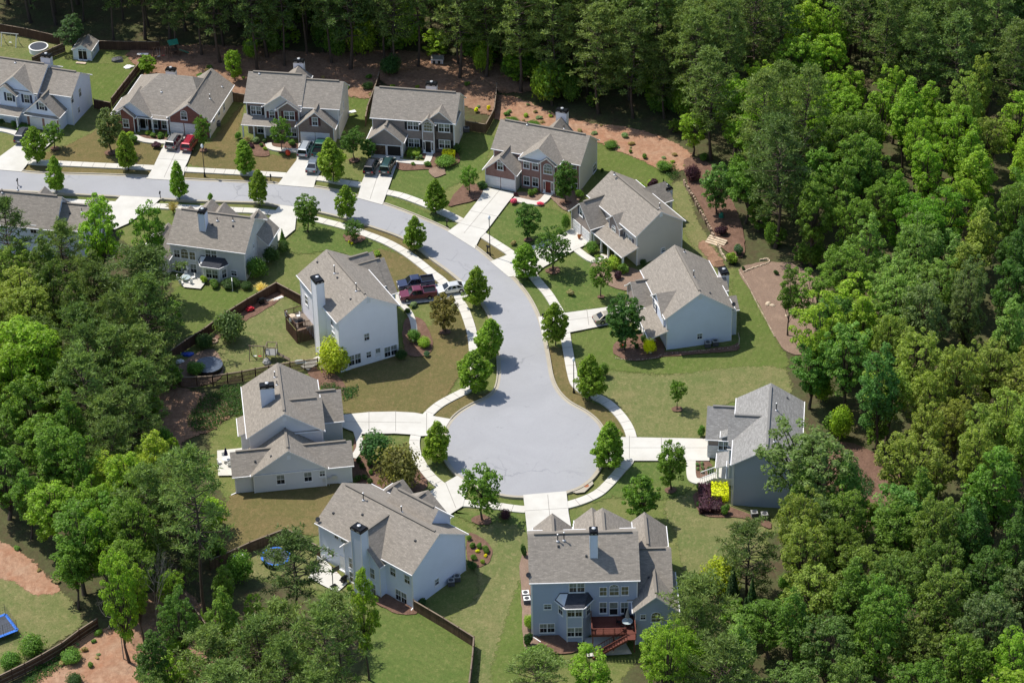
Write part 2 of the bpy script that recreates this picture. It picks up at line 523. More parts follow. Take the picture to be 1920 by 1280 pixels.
# ------------------------------------------------------------------ mesh helpers
class MB:
    def __init__(self):
        self.v = []; self.f = []; self.m = []; self.uv = {}
    def add(self, pts, mat=0, uv=None):
        k = len(self.v)
        self.v += [tuple(p) for p in pts]
        if uv:
            self.uv[len(self.f)] = uv
        self.f.append(tuple(range(k, k + len(pts))))
        self.m.append(mat)
    def mesh(self, pts, faces, mat=0):
        k = len(self.v)
        self.v += [tuple(p) for p in pts]
        for f in faces:
            self.f.append(tuple(i + k for i in f)); self.m.append(mat)
    def box(self, x0, x1, y0, y1, z0, z1, mat=0, fn=None):
        p = [(x0, y0, z0), (x1, y0, z0), (x1, y1, z0), (x0, y1, z0), (x0, y0, z1), (x1, y0, z1), (x1, y1, z1), (x0, y1, z1)]
        if fn: p = [fn(*q) for q in p]
        self.mesh(p, [(0, 3, 2, 1), (4, 5, 6, 7), (0, 1, 5, 4), (1, 2, 6, 5), (2, 3, 7, 6), (3, 0, 4, 7)], mat)
    def bar(self, a, b, w, h, mat=0):
        """rectangular bar from a to b"""
        a = Vector(a); b = Vector(b); d = (b - a).normalized()
        up = Vector((0, 0, 1)) if abs(d.z) < 0.95 else Vector((1, 0, 0))
        s = d.cross(up).normalized() * (w / 2); t = s.cross(d).normalized() * (h / 2)
        p = [a - s - t, a + s - t, a + s + t, a - s + t, b - s - t, b + s - t, b + s + t, b - s + t]
        self.mesh(p, [(0, 1, 2, 3), (7, 6, 5, 4), (0, 4, 5, 1), (1, 5, 6, 2), (2, 6, 7, 3), (3, 7, 4, 0)], mat)
    def tube(self, a, b, r0, r1=None, n=8, mat=0, cap=True):
        a = Vector(a); b = Vector(b); r1 = r0 if r1 is None else r1
        d = (b - a).normalized()
        up = Vector((0, 0, 1)) if abs(d.z) < 0.9 else Vector((1, 0, 0))
        s = d.cross(up).normalized(); t = s.cross(d)
        p = []
        for c, r in ((a, r0), (b, r1)):
            for i in range(n):
                q = 2 * PI * i / n
                p.append(c + s * (r * math.cos(q)) + t * (r * math.sin(q)))
        f = [(i, (i + 1) % n, n + (i + 1) % n, n + i) for i in range(n)]
        if cap:
            f += [tuple(reversed(range(n))), tuple(range(n, 2 * n))]
        self.mesh(p, f, mat)
    def lathe(self, c, prof, n=12, mat=0):
        p = []; c = Vector(c)
        for r, z in prof:
            for i in range(n):
                q = 2 * PI * i / n
                p.append(c + Vector((r * math.cos(q), r * math.sin(q), z)))
        f = []
        for j in range(len(prof) - 1):
            for i in range(n):
                f.append((j * n + i, j * n + (i + 1) % n, (j + 1) * n + (i + 1) % n, (j + 1) * n + i))
        self.mesh(p, f, mat)
    def build(self, name, mats, parent=None, smooth=False, loc=None):
        me = bpy.data.meshes.new(name)
        me.from_pydata(self.v, [], self.f)
        for m in (mats if isinstance(mats, (list, tuple)) else [mats]):
            me.materials.append(m)
        me.polygons.foreach_set('material_index', self.m)
        if self.uv:
            l = me.uv_layers.new(name='UVMap')
            for i, u in self.uv.items():
                for k, li in enumerate(me.polygons[i].loop_indices):
                    l.data[li].uv = u[k]
        if smooth:
            me.polygons.foreach_set('use_smooth', [True] * len(me.polygons))
        o = bpy.data.objects.new(name, me)
        COL.objects.link(o)
        if parent: o.parent = parent
        if loc: o.location = loc
        return o

def tag(o, label=None, cat=None, group=None, kind=None):
    if label: o['label'] = label
    if cat: o['category'] = cat
    if group: o['group'] = group
    if kind: o['kind'] = kind
    return o

def thing(name, loc, rz, label, cat, group=None):
    o = bpy.data.objects.new(name, None)
    o.empty_display_size = 0.5
    COL.objects.link(o)
    o.location = loc; o.rotation_euler = (0, 0, rz)
    return tag(o, label, cat, group)

def smooth_poly(pts, n=4, closed=True):
    """Catmull-Rom through the points"""
    out = []; k = len(pts)
    rng = range(k) if closed else range(k - 1)
    for i in rng:
        g = lambda j: Vector(pts[j % k]) if closed else Vector(pts[min(max(j, 0), k - 1)])
        p0, p1, p2, p3 = g(i - 1), g(i), g(i + 1), g(i + 2)
        for s in range(n):
            t = s / n
            out.append(0.5 * ((2 * p1) + (p2 - p0) * t + (2 * p0 - 5 * p1 + 4 * p2 - p3) * t * t + (3 * p1 - p0 - 3 * p2 + p3) * t ** 3))
    if not closed: out.append(Vector(pts[-1]))
    return out

LAYER = {'lawn': 0.004, 'clay_bank': 0.115, 'pine_straw': 0.127, 'mulch_bed': 0.140, 'mulch_ring': 0.225, 'ground_ivy': 0.226, 'road': 0.230,
         'gutter': 0.234, 'pavement': 0.240, 'path': 0.248, 'patio': 0.290, 'driveway': 0.294}
COUNT = {}
def lay(name):
    """height of the next sheet of this kind: sheets lie 3-4 mm apart"""
    COUNT[name] = COUNT.get(name, -1) + 1
    return LAYER[name] + (0.0 if name in ('mulch_ring', 'driveway', 'patio') else 0.003) * COUNT[name]
def sheet(name, px, mat, smooth=0, parent=None, raw=None, kind='structure'):
    """flat sheet of ground, each 4 mm above the one before"""
    z = lay(name)
    p = raw if raw else [at(q[0], q[1], z) for q in px]
    p = [Vector((q.x, q.y)) for q in p]
    if smooth: p = smooth_poly(p, smooth)
    soft = {'lawn': 0.8, 'clay_bank': 0.6, 'pine_straw': 0.8}.get(name, 0)
    if smooth:
        q = []
        for i in range(len(p)):
            a, b2 = p[i], p[(i + 1) % len(p)]; k = max(1, int((b2 - a).length / 0.8))
            q += [a.lerp(b2, j / k) for j in range(k)]
        p = q
        rag = {'mulch_bed': 0.07}.get(name, 0)
        if rag: p = [v + Vector((random.gauss(0, rag), random.gauss(0, rag))) for v in p]
    a = sum(p[i].x * p[(i + 1) % len(p)].y - p[(i + 1) % len(p)].x * p[i].y for i in range(len(p)))
    if a < 0: p.reverse()
    b = MB()
    if smooth and soft:
        # inner sheet and a ragged rim over which the cover thins out
        n = len(p); inn = []; out = []
        for i in range(n):
            t = (p[(i + 2) % n] - p[i - 2]).normalized(); nr = Vector((t.y, -t.x)); w = soft * random.uniform(0.5, 1.3)
            inn.append(p[i] - nr * w * 0.5); out.append(p[i] + nr * w)
        b.mesh([(q.x, q.y, z) for q in inn] + [(q.x, q.y, z) for q in out], [(i, n + i, n + (i + 1) % n, (i + 1) % n) for i in range(n)] + [tuple(range(n))])
        o = b.build(name, mat, parent)
        at_ = o.data.attributes.new('cover', 'FLOAT', 'POINT')
        at_.data.foreach_set('value', [1.0] * n + [0.0] * n)
    else:
        b.add([(q.x, q.y, z) for q in p])
        o = b.build(name, mat, parent)
    if kind: tag(o, kind=kind)
    return o

def ribbon(pts, w, z, h=None):
    """strip of width w along world points (flat, or a box of height h)"""
    p = [Vector((q[0], q[1])) for q in pts]
    L = []; R = []
    for i, q in enumerate(p):
        d = (p[min(i + 1, len(p) - 1)] - p[max(i - 1, 0)]).normalized()
        nrm = Vector((-d.y, d.x)) * (w / 2)
        L.append(q + nrm); R.append(q - nrm)
    b = MB()
    for i in range(len(p) - 1):
        zz = [z if not callable(z) else z(q) for q in (p[i], p[i + 1])]
        b.add([(*R[i], zz[0]), (*R[i + 1], zz[1]), (*L[i + 1], zz[1]), (*L[i], zz[0])])
        if h is not None:
            b.add([(*L[i], zz[0]), (*L[i + 1], zz[1]), (*L[i + 1], h), (*L[i], h)])
            b.add([(*R[i + 1], zz[1]), (*R[i], zz[0]), (*R[i], h), (*R[i + 1], h)])
    return b

def inside(p, poly):
    c = False; k = len(poly)
    for i in range(k):
        a, b = poly[i], poly[(i + 1) % k]
        if (a[1] > p[1]) != (b[1] > p[1]) and p[0] < (b[0] - a[0]) * (p[1] - a[1]) / (b[1] - a[1]) + a[0]:
            c = not c
    return c
# ------------------------------------------------------------------ ground
g = MB()
g.add([(-1500, -300, 0), (1500, -300, 0), (1500, 2200, 0), (-1500, 2200, 0)])
tag(g.build('ground', M['floor']), kind='structure')

sheet('lawn', [(-150, 60), (0, 58), (110, 84), (190, 94), (300, 98), (268, 126), (232, 175), (330, 190), (440, 178), (470, 188), (655, 178), (705, 178), (720, 200),
    (868, 240), (912, 249), (927, 222), (935, 190), (1000, 205), (1125, 265), (1180, 275), (1245, 320), (1262, 350), (1300, 420), (1355, 500), (1392, 505), (1420, 560),
    (1465, 655), (1475, 700), (1470, 760), (1500, 800), (1560, 900), (1500, 985), (1440, 1000), (1430, 1050), (1350, 1060), (1330, 1130), (1275, 1180), (1190, 1240), (1150, 1290), (1100, 1340),
    (880, 1360), (660, 1350), (700, 1220), (690, 1170), (640, 1140), (560, 1100), (440, 1075), (395, 1040), (430, 1000), (425, 930), (400, 900), (395, 850), (400, 800), (445, 780), (460, 700),
    (400, 722), (340, 726), (300, 692), (320, 620), (325, 520), (230, 450), (180, 420), (-150, 400)], M['grass'], 2)
# lawns that differ in colour
LAWNS = [
    ('grass_green', [(332, 540), (380, 536), (430, 545), (485, 548), (470, 562), (430, 595), (395, 615), (348, 634), (322, 600)]),
    ('grass_green', [(95, 108), (150, 118), (215, 122), (262, 128), (225, 178), (205, 190), (170, 190), (165, 160), (120, 140)]),
    ('grass_worn', [(-100, 62), (10, 60), (100, 84), (60, 125), (-100, 118)]),
    ('grass_tan', [(205, 205), (185, 240), (150, 262), (110, 280), (75, 296), (290, 310), (305, 278), (270, 270), (225, 258)]),
    ('grass_tan', [(58, 312), (282, 322), (270, 332), (50, 322)]),
    ('grass_tan', [(455, 200), (420, 240), (400, 265), (352, 306), (530, 322), (556, 300), (470, 286), (440, 270)]),
    ('grass_tan', [(350, 320), (440, 327), (530, 330), (520, 343), (440, 340), (345, 335)]),
    ('grass_green', [(655, 180), (698, 190), (690, 230), (655, 245)]),
    ('grass_deep', [(875, 255), (925, 258), (915, 285), (900, 320), (850, 345), (790, 372), (730, 352), (745, 312), (800, 310), (850, 292)]),
    ('grass_deep', [(722, 366), (800, 400), (850, 420), (838, 430), (770, 400), (716, 380)]),
    ('grass_green', [(1122, 275), (1180, 290), (1240, 318), (1255, 345), (1225, 352), (1180, 335), (1120, 332)]),
    ('grass_worn', [(1262, 348), (1285, 345), (1300, 400), (1335, 462), (1365, 500), (1330, 500), (1290, 440), (1270, 390)]),
    ('grass_deep', [(911, 440), (958, 378), (1000, 388), (1055, 400), (1060, 425), (1010, 450), (962, 470)]),
    ('grass_tan', [(890, 463), (902, 447), (945, 475), (920, 484)]),
    ('grass_deep', [(1075, 470), (1130, 500), (1160, 520), (1160, 565), (1062, 584), (1050, 570), (1012, 512)]),
    ('grass_deep', [(960, 515), (985, 515), (1030, 565), (1050, 595), (1012, 590), (985, 550)]),
    ('grass_green', [(1388, 505), (1410, 560), (1440, 615), (1465, 660), (1465, 690), (1300, 700), (1170, 695), (1120, 680), (1075, 660), (1075, 630), (1160, 616), (1240, 655), (1370, 645), (1390, 600), (1375, 540)]),
    ('grass_worn', [(1130, 700), (1250, 705), (1380, 690), (1470, 695), (1475, 760), (1400, 745), (1330, 775), (1325, 818), (1200, 818), (1175, 770), (1125, 735)]),
    ('grass_tan', [(1024, 660), (1055, 655), (1065, 700), (1090, 745), (1145, 775), (1172, 815), (1140, 812), (1095, 765), (1040, 728)]),
    ('grass_deep', [(1190, 868), (1290, 866), (1300, 910), (1240, 935), (1150, 930), (1075, 950), (1080, 940), (1160, 900)]),
    ('grass_worn', [(1250, 945), (1320, 930), (1420, 960), (1430, 1005), (1420, 1035), (1330, 1060), (1290, 1080), (1270, 1000)]),
    ('grass_deep', [(600, 412), (680, 445), (760, 485), (715, 500), (630, 470), (560, 475), (540, 455)]),
    ('grass_tan', [(700, 470), (765, 484), (825, 525), (770, 530), (735, 540)]),
    ('grass_tan', [(646, 422), (740, 456), (830, 520), (862, 523), (800, 478), (740, 442), (690, 424)]),
    ('grass_worn', [(430, 620), (470, 580), (540, 560), (560, 600), (600, 640), (600, 665), (560, 680), (480, 695), (430, 700), (400, 660)]),
    ('grass_tan', [(650, 700), (720, 665), (780, 640), (830, 590), (868, 590), (880, 640), (860, 700), (800, 770), (650, 775)]),
    ('grass_tan', [(812, 772), (850, 746), (900, 740), (930, 735), (895, 760), (850, 785)]),
    ('grass_tan', [(440, 925), (520, 915), (610, 905), (635, 915), (600, 970), (595, 1000), (540, 1000), (420, 1035), (415, 990)]),
    ('grass_worn', [(440, 1050), (537, 1012), (600, 1045), (650, 1110), (560, 1095), (450, 1072)]),
    ('grass_deep', [(690, 1150), (780, 1150), (890, 1215), (880, 1290), (720, 1330), (690, 1250)]),
    ('grass_deep', [(850, 960), (880, 960), (985, 960), (985, 1000), (940, 1000), (900, 985)]),
    ('grass_worn', [(885, 1000), (985, 1000), (985, 1200), (970, 1290), (900, 1330), (895, 1210), (840, 1170), (900, 1110)]),
    ('grass_green', [(936, 1210), (985, 1080), (985, 1200), (960, 1290), (920, 1330)]),
    ('grass_worn', [(-60, 1075), (20, 1085), (60, 1105), (110, 1110), (150, 1165), (90, 1210), (-60, 1290)]),
]
for k, poly in LAWNS:
    sheet('lawn', poly, M[k], 4)

# bare soil, clay banks, mulch and straw
for nm, k, poly in [
    ('clay_bank', 'clay', [(930, 180), (985, 190), (1040, 215), (1110, 232), (1180, 240), (1250, 262), (1295, 290), (1285, 315), (1250, 322), (1205, 300), (1150, 278), (1115, 262), (1050, 245), (975, 225), (928, 222)]),
    ('pine_straw', 'straw', [(270, 140), (330, 120), (440, 120), (560, 150), (640, 140), (705, 150), (700, 180), (660, 180), (600, 160), (470, 185), (445, 175), (400, 150), (330, 160), (262, 170)]),
    ('pine_straw', 'straw', [(250, 92), (420, 86), (600, 100), (760, 96), (930, 120), (1000, 165), (940, 172), (900, 152), (800, 134), (700, 150), (640, 142), (560, 150), (440, 122), (330, 120), (268, 128)]),
    ('pine_straw', 'straw', [(715, 150), (800, 130), (900, 150), (930, 175), (922, 215), (880, 200), (800, 180)]),
    ('clay_bank', 'straw', [(1318, 452), (1340, 470), (1356, 496), (1338, 498), (1325, 480), (1312, 462)]),
    ('mulch_bed', 'mulch_pale', [(1385, 508), (1410, 495), (1445, 490), (1500, 500), (1560, 560), (1560, 660), (1500, 665), (1470, 655), (1455, 632), (1420, 565)]),
    ('mulch_bed', 'mulch', [(1540, 850), (1600, 830), (1680, 880), (1690, 930), (1600, 1000), (1540, 960)]),
    ('clay_bank', 'clay', [(-60, 1005), (30, 1030), (90, 1085), (110, 1108), (60, 1110), (20, 1085), (-60, 1070)]),
    ('clay_bank', 'clay', [(130, 1215), (185, 1180), (240, 1200), (290, 1290), (300, 1360), (60, 1360), (70, 1270)]),
    ('pine_straw', 'straw', [(270, 1120), (350, 1110), (450, 1230), (480, 1270), (380, 1300), (290, 1270), (250, 1190)]),
    ('pine_straw', 'straw', [(300, 720), (345, 730), (430, 760), (400, 800), (340, 830), (330, 900), (280, 900), (270, 800)]),
    ('mulch_bed', 'mulch', [(575, 690), (600, 690), (630, 700), (650, 735), (620, 740), (590, 715)]),
    ('mulch_bed', 'mulch_pale', [(330, 700), (350, 672), (400, 655), (420, 700), (380, 722), (345, 724)]),
    ('mulch_bed', 'mulch', [(455, 585), (475, 560), (515, 548), (535, 548), (520, 565), (490, 585), (460, 602), (400, 640), (380, 645)]),
    ('mulch_bed', 'mulch_pale', [(545, 590), (575, 600), (615, 640), (612, 650), (585, 630), (552, 615)]),
    # beds against the houses
    ('mulch_bed', 'mulch', [(468, 268), (520, 262), (560, 270), (558, 280), (520, 278), (500, 275), (505, 292), (470, 290), (452, 282)]),
    ('mulch_bed', 'mulch', [(755, 290), (850, 285), (862, 300), (845, 312), (790, 318), (748, 318), (748, 304), (785, 308), (805, 300)]),
    ('mulch_bed', 'mulch_pale', [(968, 360), (1030, 362), (1090, 352), (1085, 378), (1070, 395), (1045, 385), (1030, 370), (1000, 382), (970, 378)]),
    ('mulch_bed', 'mulch_pale', [(1118, 480), (1140, 478), (1150, 495), (1195, 505), (1210, 520), (1185, 545), (1130, 530), (1108, 505), (1112, 492)]),
    ('mulch_bed', 'mulch', [(1155, 640), (1200, 625), (1240, 640), (1245, 662), (1230, 672), (1180, 675), (1152, 662)]),
    ('mulch_bed', 'mulch', [(1236, 660), (1290, 658), (1370, 648), (1382, 640), (1384, 655), (1350, 660), (1240, 668)]),
    ('mulch_bed', 'mulch', [(1301, 863), (1330, 863), (1332, 900), (1312, 900), (1302, 885)]),
    ('mulch_bed', 'mulch', [(1302, 925), (1330, 920), (1370, 950), (1440, 975), (1440, 990), (1390, 970), (1330, 968), (1305, 950)]),
    ('mulch_bed', 'mulch', [(668, 815), (700, 835), (730, 850), (785, 880), (800, 900), (790, 920), (720, 925), (668, 905), (662, 860)]),
    ('mulch_bed', 'mulch', [(878, 1000), (900, 1005), (922, 1030), (915, 1055), (890, 1062), (876, 1045)]),
    ('mulch_bed', 'mulch_pale', [(976, 1040), (992, 1040), (1002, 1160), (1010, 1210), (985, 1215), (978, 1150)]),
    ('mulch_bed', 'mulch', [(1008, 1195), (1060, 1180), (1085, 1215), (1050, 1225), (1020, 1212)]),
    ('mulch_bed', 'mulch', [(690, 1120), (715, 1110), (775, 1140), (778, 1150), (745, 1150), (705, 1130)]),
    ('mulch_bed', 'mulch', [(265, 252), (312, 258), (310, 268), (285, 268), (262, 262)]),
    ('mulch_bed', 'mulch', [(840, 385), (870, 345), (905, 350), (905, 368), (880, 378)]),
    ('mulch_bed', 'mulch', [(645, 436), (670, 435), (685, 448), (665, 456), (648, 450)]),
    ('mulch_bed', 'mulch', [(758, 600), (790, 598), (812, 640), (800, 665), (760, 660)]),
    ('mulch_bed', 'mulch', [(1283, 300), (1320, 300), (1352, 330), (1390, 420), (1395, 480), (1360, 470), (1340, 440), (1310, 380), (1290, 345)]),
    ('mulch_bed', 'mulch_pale', [(804, 318), (830, 312), (835, 325), (815, 332)]),
]:
    sheet(nm, poly, M[k], 4)

# tree rings of mulch
def ring(px, py, r, mat='mulch'):
    c = at(px, py, 0.225)
    sheet('mulch_ring', None, M[mat], raw=[c + Vector((r * math.cos(a), r * 0.85 * math.sin(a), 0)) * (0.85 + 0.3 * random.random()) for a in np.linspace(0, 2 * PI, 14)[:-1]])
    return c

ROAD = [(-300, 309), (-100, 314), (0, 317), (60, 325), (130, 327.5), (234, 330.5), (347, 337.5), (457, 342.5), (522, 345.5), (585, 351), (640, 361), (672, 370), (715, 382), (777, 405), (840, 433), (889, 464),
        (921, 490), (955, 517), (980, 545), (997, 572), (1010, 602), (1018, 634), (1025, 670), (1032, 708), (1044, 734), (1065, 755), (1095, 772), (1115, 788), (1127, 806), (1131, 835),
        (1126, 866), (1110, 893), (1087, 911), (1060, 921), (1025, 928), (985, 929.5), (948, 927), (915, 918), (888, 907), (862, 890), (845, 872), (836, 853), (834, 833), (837, 812), (846, 792), (862, 775),
        (886, 760), (912, 748), (930, 733), (937, 712), (938, 685), (935, 655), (928, 615), (920, 590), (905, 565), (888, 546), (870, 530), (845, 509), (815, 487), (785, 463), (752, 443), (690, 421), (645, 407),
        (595, 395), (552, 388), (522, 384), (480, 378.5), (360, 375), (300, 371), (225, 367), (110, 361), (0, 355), (-100, 351), (-300, 345)]
# drives
DRIVES = [
    [(45, 258), (84, 250), (108, 258), (54, 304), (40, 322), (-6, 318), (0, 293), (30, 271)],
    [(318, 252), (370, 258), (352, 303), (347, 313), (342, 339), (274, 335), (285, 318), (302, 282)],
    [(560, 268), (612, 272), (608, 310), (592, 337), (588, 352), (520, 346.5), (556, 300)],
    [(697, 284), (755, 288), (745, 305), (731, 345), (717, 384), (670, 371), (679, 340), (693, 305)],
    [(909, 351), (967, 362), (952, 380), (909, 437), (900, 446), (890, 466), (839, 434), (865, 415), (900, 370)],
    [(1072, 428), (1110, 447), (1098, 459), (1075, 470), (1020, 500), (1003, 516), (954, 519), (919, 490), (962, 473), (1005, 458), (1055, 437)],
    [(1009, 594), (1061, 586), (1105, 580), (1155, 573), (1185, 572), (1190, 600), (1132, 610), (1067, 623), (1018, 634)],
    [(1127, 818), (1180, 819), (1330, 822), (1330, 863), (1188, 863), (1126, 869)],
    [(981, 927), (1062, 920), (1066, 960), (1075, 1010), (990, 1010)],
    [(805, 921), (857, 891), (880, 905), (873, 925), (868, 948), (845, 963), (790, 975), (770, 950)],
    [(640, 777), (692, 772), (740, 771), (777, 773), (845, 785), (836, 800), (830, 808), (822, 815), (790, 817), (772, 814), (740, 812), (674, 813), (640, 800)],
    [(742, 549), (800, 535), (862, 525), (871, 529), (892, 550), (880, 556), (852, 561), (800, 566), (765, 570), (742, 572)],
    [(500, 414), (525, 384), (554, 388), (556, 400), (553, 430), (535, 445), (515, 455), (500, 440)],
    [(226, 367), (302, 371), (290, 383), (242, 418), (215, 430), (190, 420), (212, 382)],
]
ZROAD = 0
road = sheet('road', ROAD, M['asphalt'], 3)
ROADZ = 0.230
DRW = [[(at(*q, 0.29).x, at(*q, 0.29).y) for q in d] for d in DRIVES]

# kerb and gutter round the whole road edge, dropped where a drive crosses it
edge = smooth_poly([(at(*q, 0.23).x, at(*q, 0.23).y) for q in ROAD], 5, closed=False)
fine = []
for i in range(len(edge) - 1):
    k = max(1, int((edge[i + 1] - edge[i]).length / 0.5))
    for j in range(k): fine.append(edge[i].lerp(edge[i + 1], j / k))
fine.append(edge[-1])
def offset(pts, d):
    out = []
    for i, q in enumerate(pts):
        t = (pts[min(i + 2, len(pts) - 1)] - pts[max(i - 2, 0)]).normalized()
        out.append(q + Vector((-t.y, t.x)) * d)
    return out
def grown(poly, s=1.04):
    cx = sum(p[0] for p in poly) / len(poly); cy = sum(p[1] for p in poly) / len(poly)
    return [(cx + (p[0] - cx) * s, cy + (p[1] - cy) * s) for p in poly]
DRG = [grown(d) for d in DRW]
gut = ribbon(offset(fine, 0.12), 0.42, lay('gutter'))
tag(gut.build('gutter', M['kerb']), kind='structure')
kz = lambda q: 0.255 if any(inside(q, d) for d in DRG) else 0.37
kb = ribbon(offset(fine, 0.43), 0.2, kz, 0.0)
tag(kb.build('kerb', M['kerb']), kind='structure')

WALKS = [
    ([(-200, 295), (-40, 299), (0, 300.5), (75, 304), (175, 309), (287, 314), (350, 317.5), (440, 322.5), (535, 328), (600, 334), (640, 340.5), (680, 347), (722, 359), (752, 366), (790, 379.5), (815, 390), (842, 402), (870, 417), (905, 440), (930, 456), (957, 474), (985, 500), (1000, 517), (1014, 534), (1028, 551), (1040, 570), (1051, 590), (1058, 615), (1062, 640), (1067, 668), (1072, 695), (1079, 718), (1093, 731), (1112, 740), (1137, 753), (1158, 772), (1175, 795), (1184, 819), (1185, 845), (1178, 864), (1162, 882), (1142, 905), (1122, 923), (1095, 936), (1062, 946), (1020, 953), (985, 954), (955, 951), (925, 946.5), (868, 942)], 1.5),
    ([(830, 912), (813, 898), (800, 884), (789, 868), (780, 850), (777, 829), (781, 811), (790, 792), (806, 773), (825, 757), (850, 743), (876, 729), (888, 712), (891, 690), (889, 660), (885, 625), (877, 597), (868, 575), (853, 555), (830, 527), (812, 513), (790, 495), (765, 476), (740, 461), (715, 449), (677, 435), (645, 424), (610, 415), (585, 409), (540, 402), (480, 395), (437, 393), (362, 389), (300, 386), (250, 384), (160, 379), (100, 376), (-100, 367)], 1.5),
    ([(-10, 240), (20, 246), (45, 256), (52, 262)], 1.3),
    ([(250, 254), (268, 262), (290, 265), (314, 266)], 1.2),
    ([(503, 268), (507, 276), (525, 280), (562, 282)], 1.1),
    ([(748, 301), (785, 305), (800, 303), (806, 288)], 1.1),
    ([(962, 372), (1000, 380), (1017, 377), (1030, 362)], 1.3),
    ([(1078, 465), (1113, 488), (1134, 478)], 1.3),
    ([(1296, 860), (1296, 888), (1303, 900), (1330, 903)], 1.3),
    ([(668, 805), (675, 835), (662, 858)], 1.0),
    ([(742, 560), (765, 582), (775, 605), (778, 640)], 0.9),
    ([(1188, 598), (1215, 628), (1225, 640)], 1.0),
    ([(610, 668), (590, 678), (570, 690)], 1.6),
]
for i, (pl, w) in enumerate(WALKS):
    pts = smooth_poly([(at(*q, 0.24).x, at(*q, 0.24).y) for q in pl], 5, closed=False)
    zw = lay('pavement' if i < 2 else 'path')
    tag(ribbon(pts, w, zw, 0.0).build('pavement' if i < 2 else 'path', M['walk']), kind='structure')
    if i < 2:
        jb = MB(); acc = 0
        for a, b2 in zip(pts, pts[1:]):
            acc += (b2 - a).length
            if acc > 1.6:
                acc = 0; d = (b2 - a).normalized(); n2 = Vector((-d.y, d.x)) * (w / 2); e = d * 0.03
                jb.add([(*(a - n2 - e), zw + 0.003), (*(a - n2 + e), zw + 0.003), (*(a + n2 + e), zw + 0.003), (*(a + n2 - e), zw + 0.003)])
        tag(jb.build('pavement_joint', M['joint']), kind='structure')
for d in DRIVES:
    sheet('driveway', d, M['concrete'])
# expansion joints across the longer drives
jb = MB()
for a, b2 in [((692, 773), (692, 812)), ((742, 772), (742, 811)), ((800, 777), (800, 815)), ((645, 793), (790, 795)),
              ((1240, 821), (1240, 862)), ((1180, 820), (1180, 862)), ((1130, 842), (1325, 842)),
              ((882, 398), (940, 410)), ((858, 420), (912, 434)), ((938, 358), (870, 440)), ((1027, 930), (1034, 1005)), ((985, 960), (1067, 955)),
              ((1100, 581), (1104, 612)), ((1060, 604), (1188, 586)), ((320, 280), (362, 284)), ((296, 300), (352, 304)), ((345, 256), (308, 335)), ((575, 300), (606, 304)), ((686, 330), (738, 335)), ((722, 290), (694, 376)), ((1040, 475), (1062, 474)), ((835, 906), (855, 955))]:
    p, q = at(*a), at(*b2); d = (q - p).normalized(); n2 = Vector((-d.y, d.x, 0)) * 0.03
    z = Vector((0, 0, 0.298))
    jb.add([p - n2 + z, q - n2 + z, q + n2 + z, p + n2 + z])
tag(jb.build('driveway_joint', M['joint']), kind='structure')
PATIOS = [[(407, 844), (457, 839), (470, 890), (409, 891)], [(333, 525), (352, 505), (385, 512), (390, 523), (376, 541), (345, 538)], [(578, 1082), (605, 1045), (652, 1092), (632, 1110)],
          [(1095, 1195), (1165, 1190), (1185, 1225), (1100, 1230)], [(370, 140), (415, 146), (412, 160), (372, 158)]]
for d in PATIOS:
    sheet('patio', d, M['concrete'])
# manhole cover in the road
sheet('patio', [(1072, 921), (1088, 911), (1108, 897), (1113, 906), (1096, 922), (1080, 924)], M['kerb'])
c = at(1099, 913)
b = MB(); b.lathe((c.x, c.y, 0.295), [(0.0, 0.012), (0.33, 0.012), (0.4, 0.0)], 16)
tag(b.build('manhole_cover', M['terracotta']), 'rusty round manhole cover in the drain slab at the near edge of the turning circle', 'manhole cover')
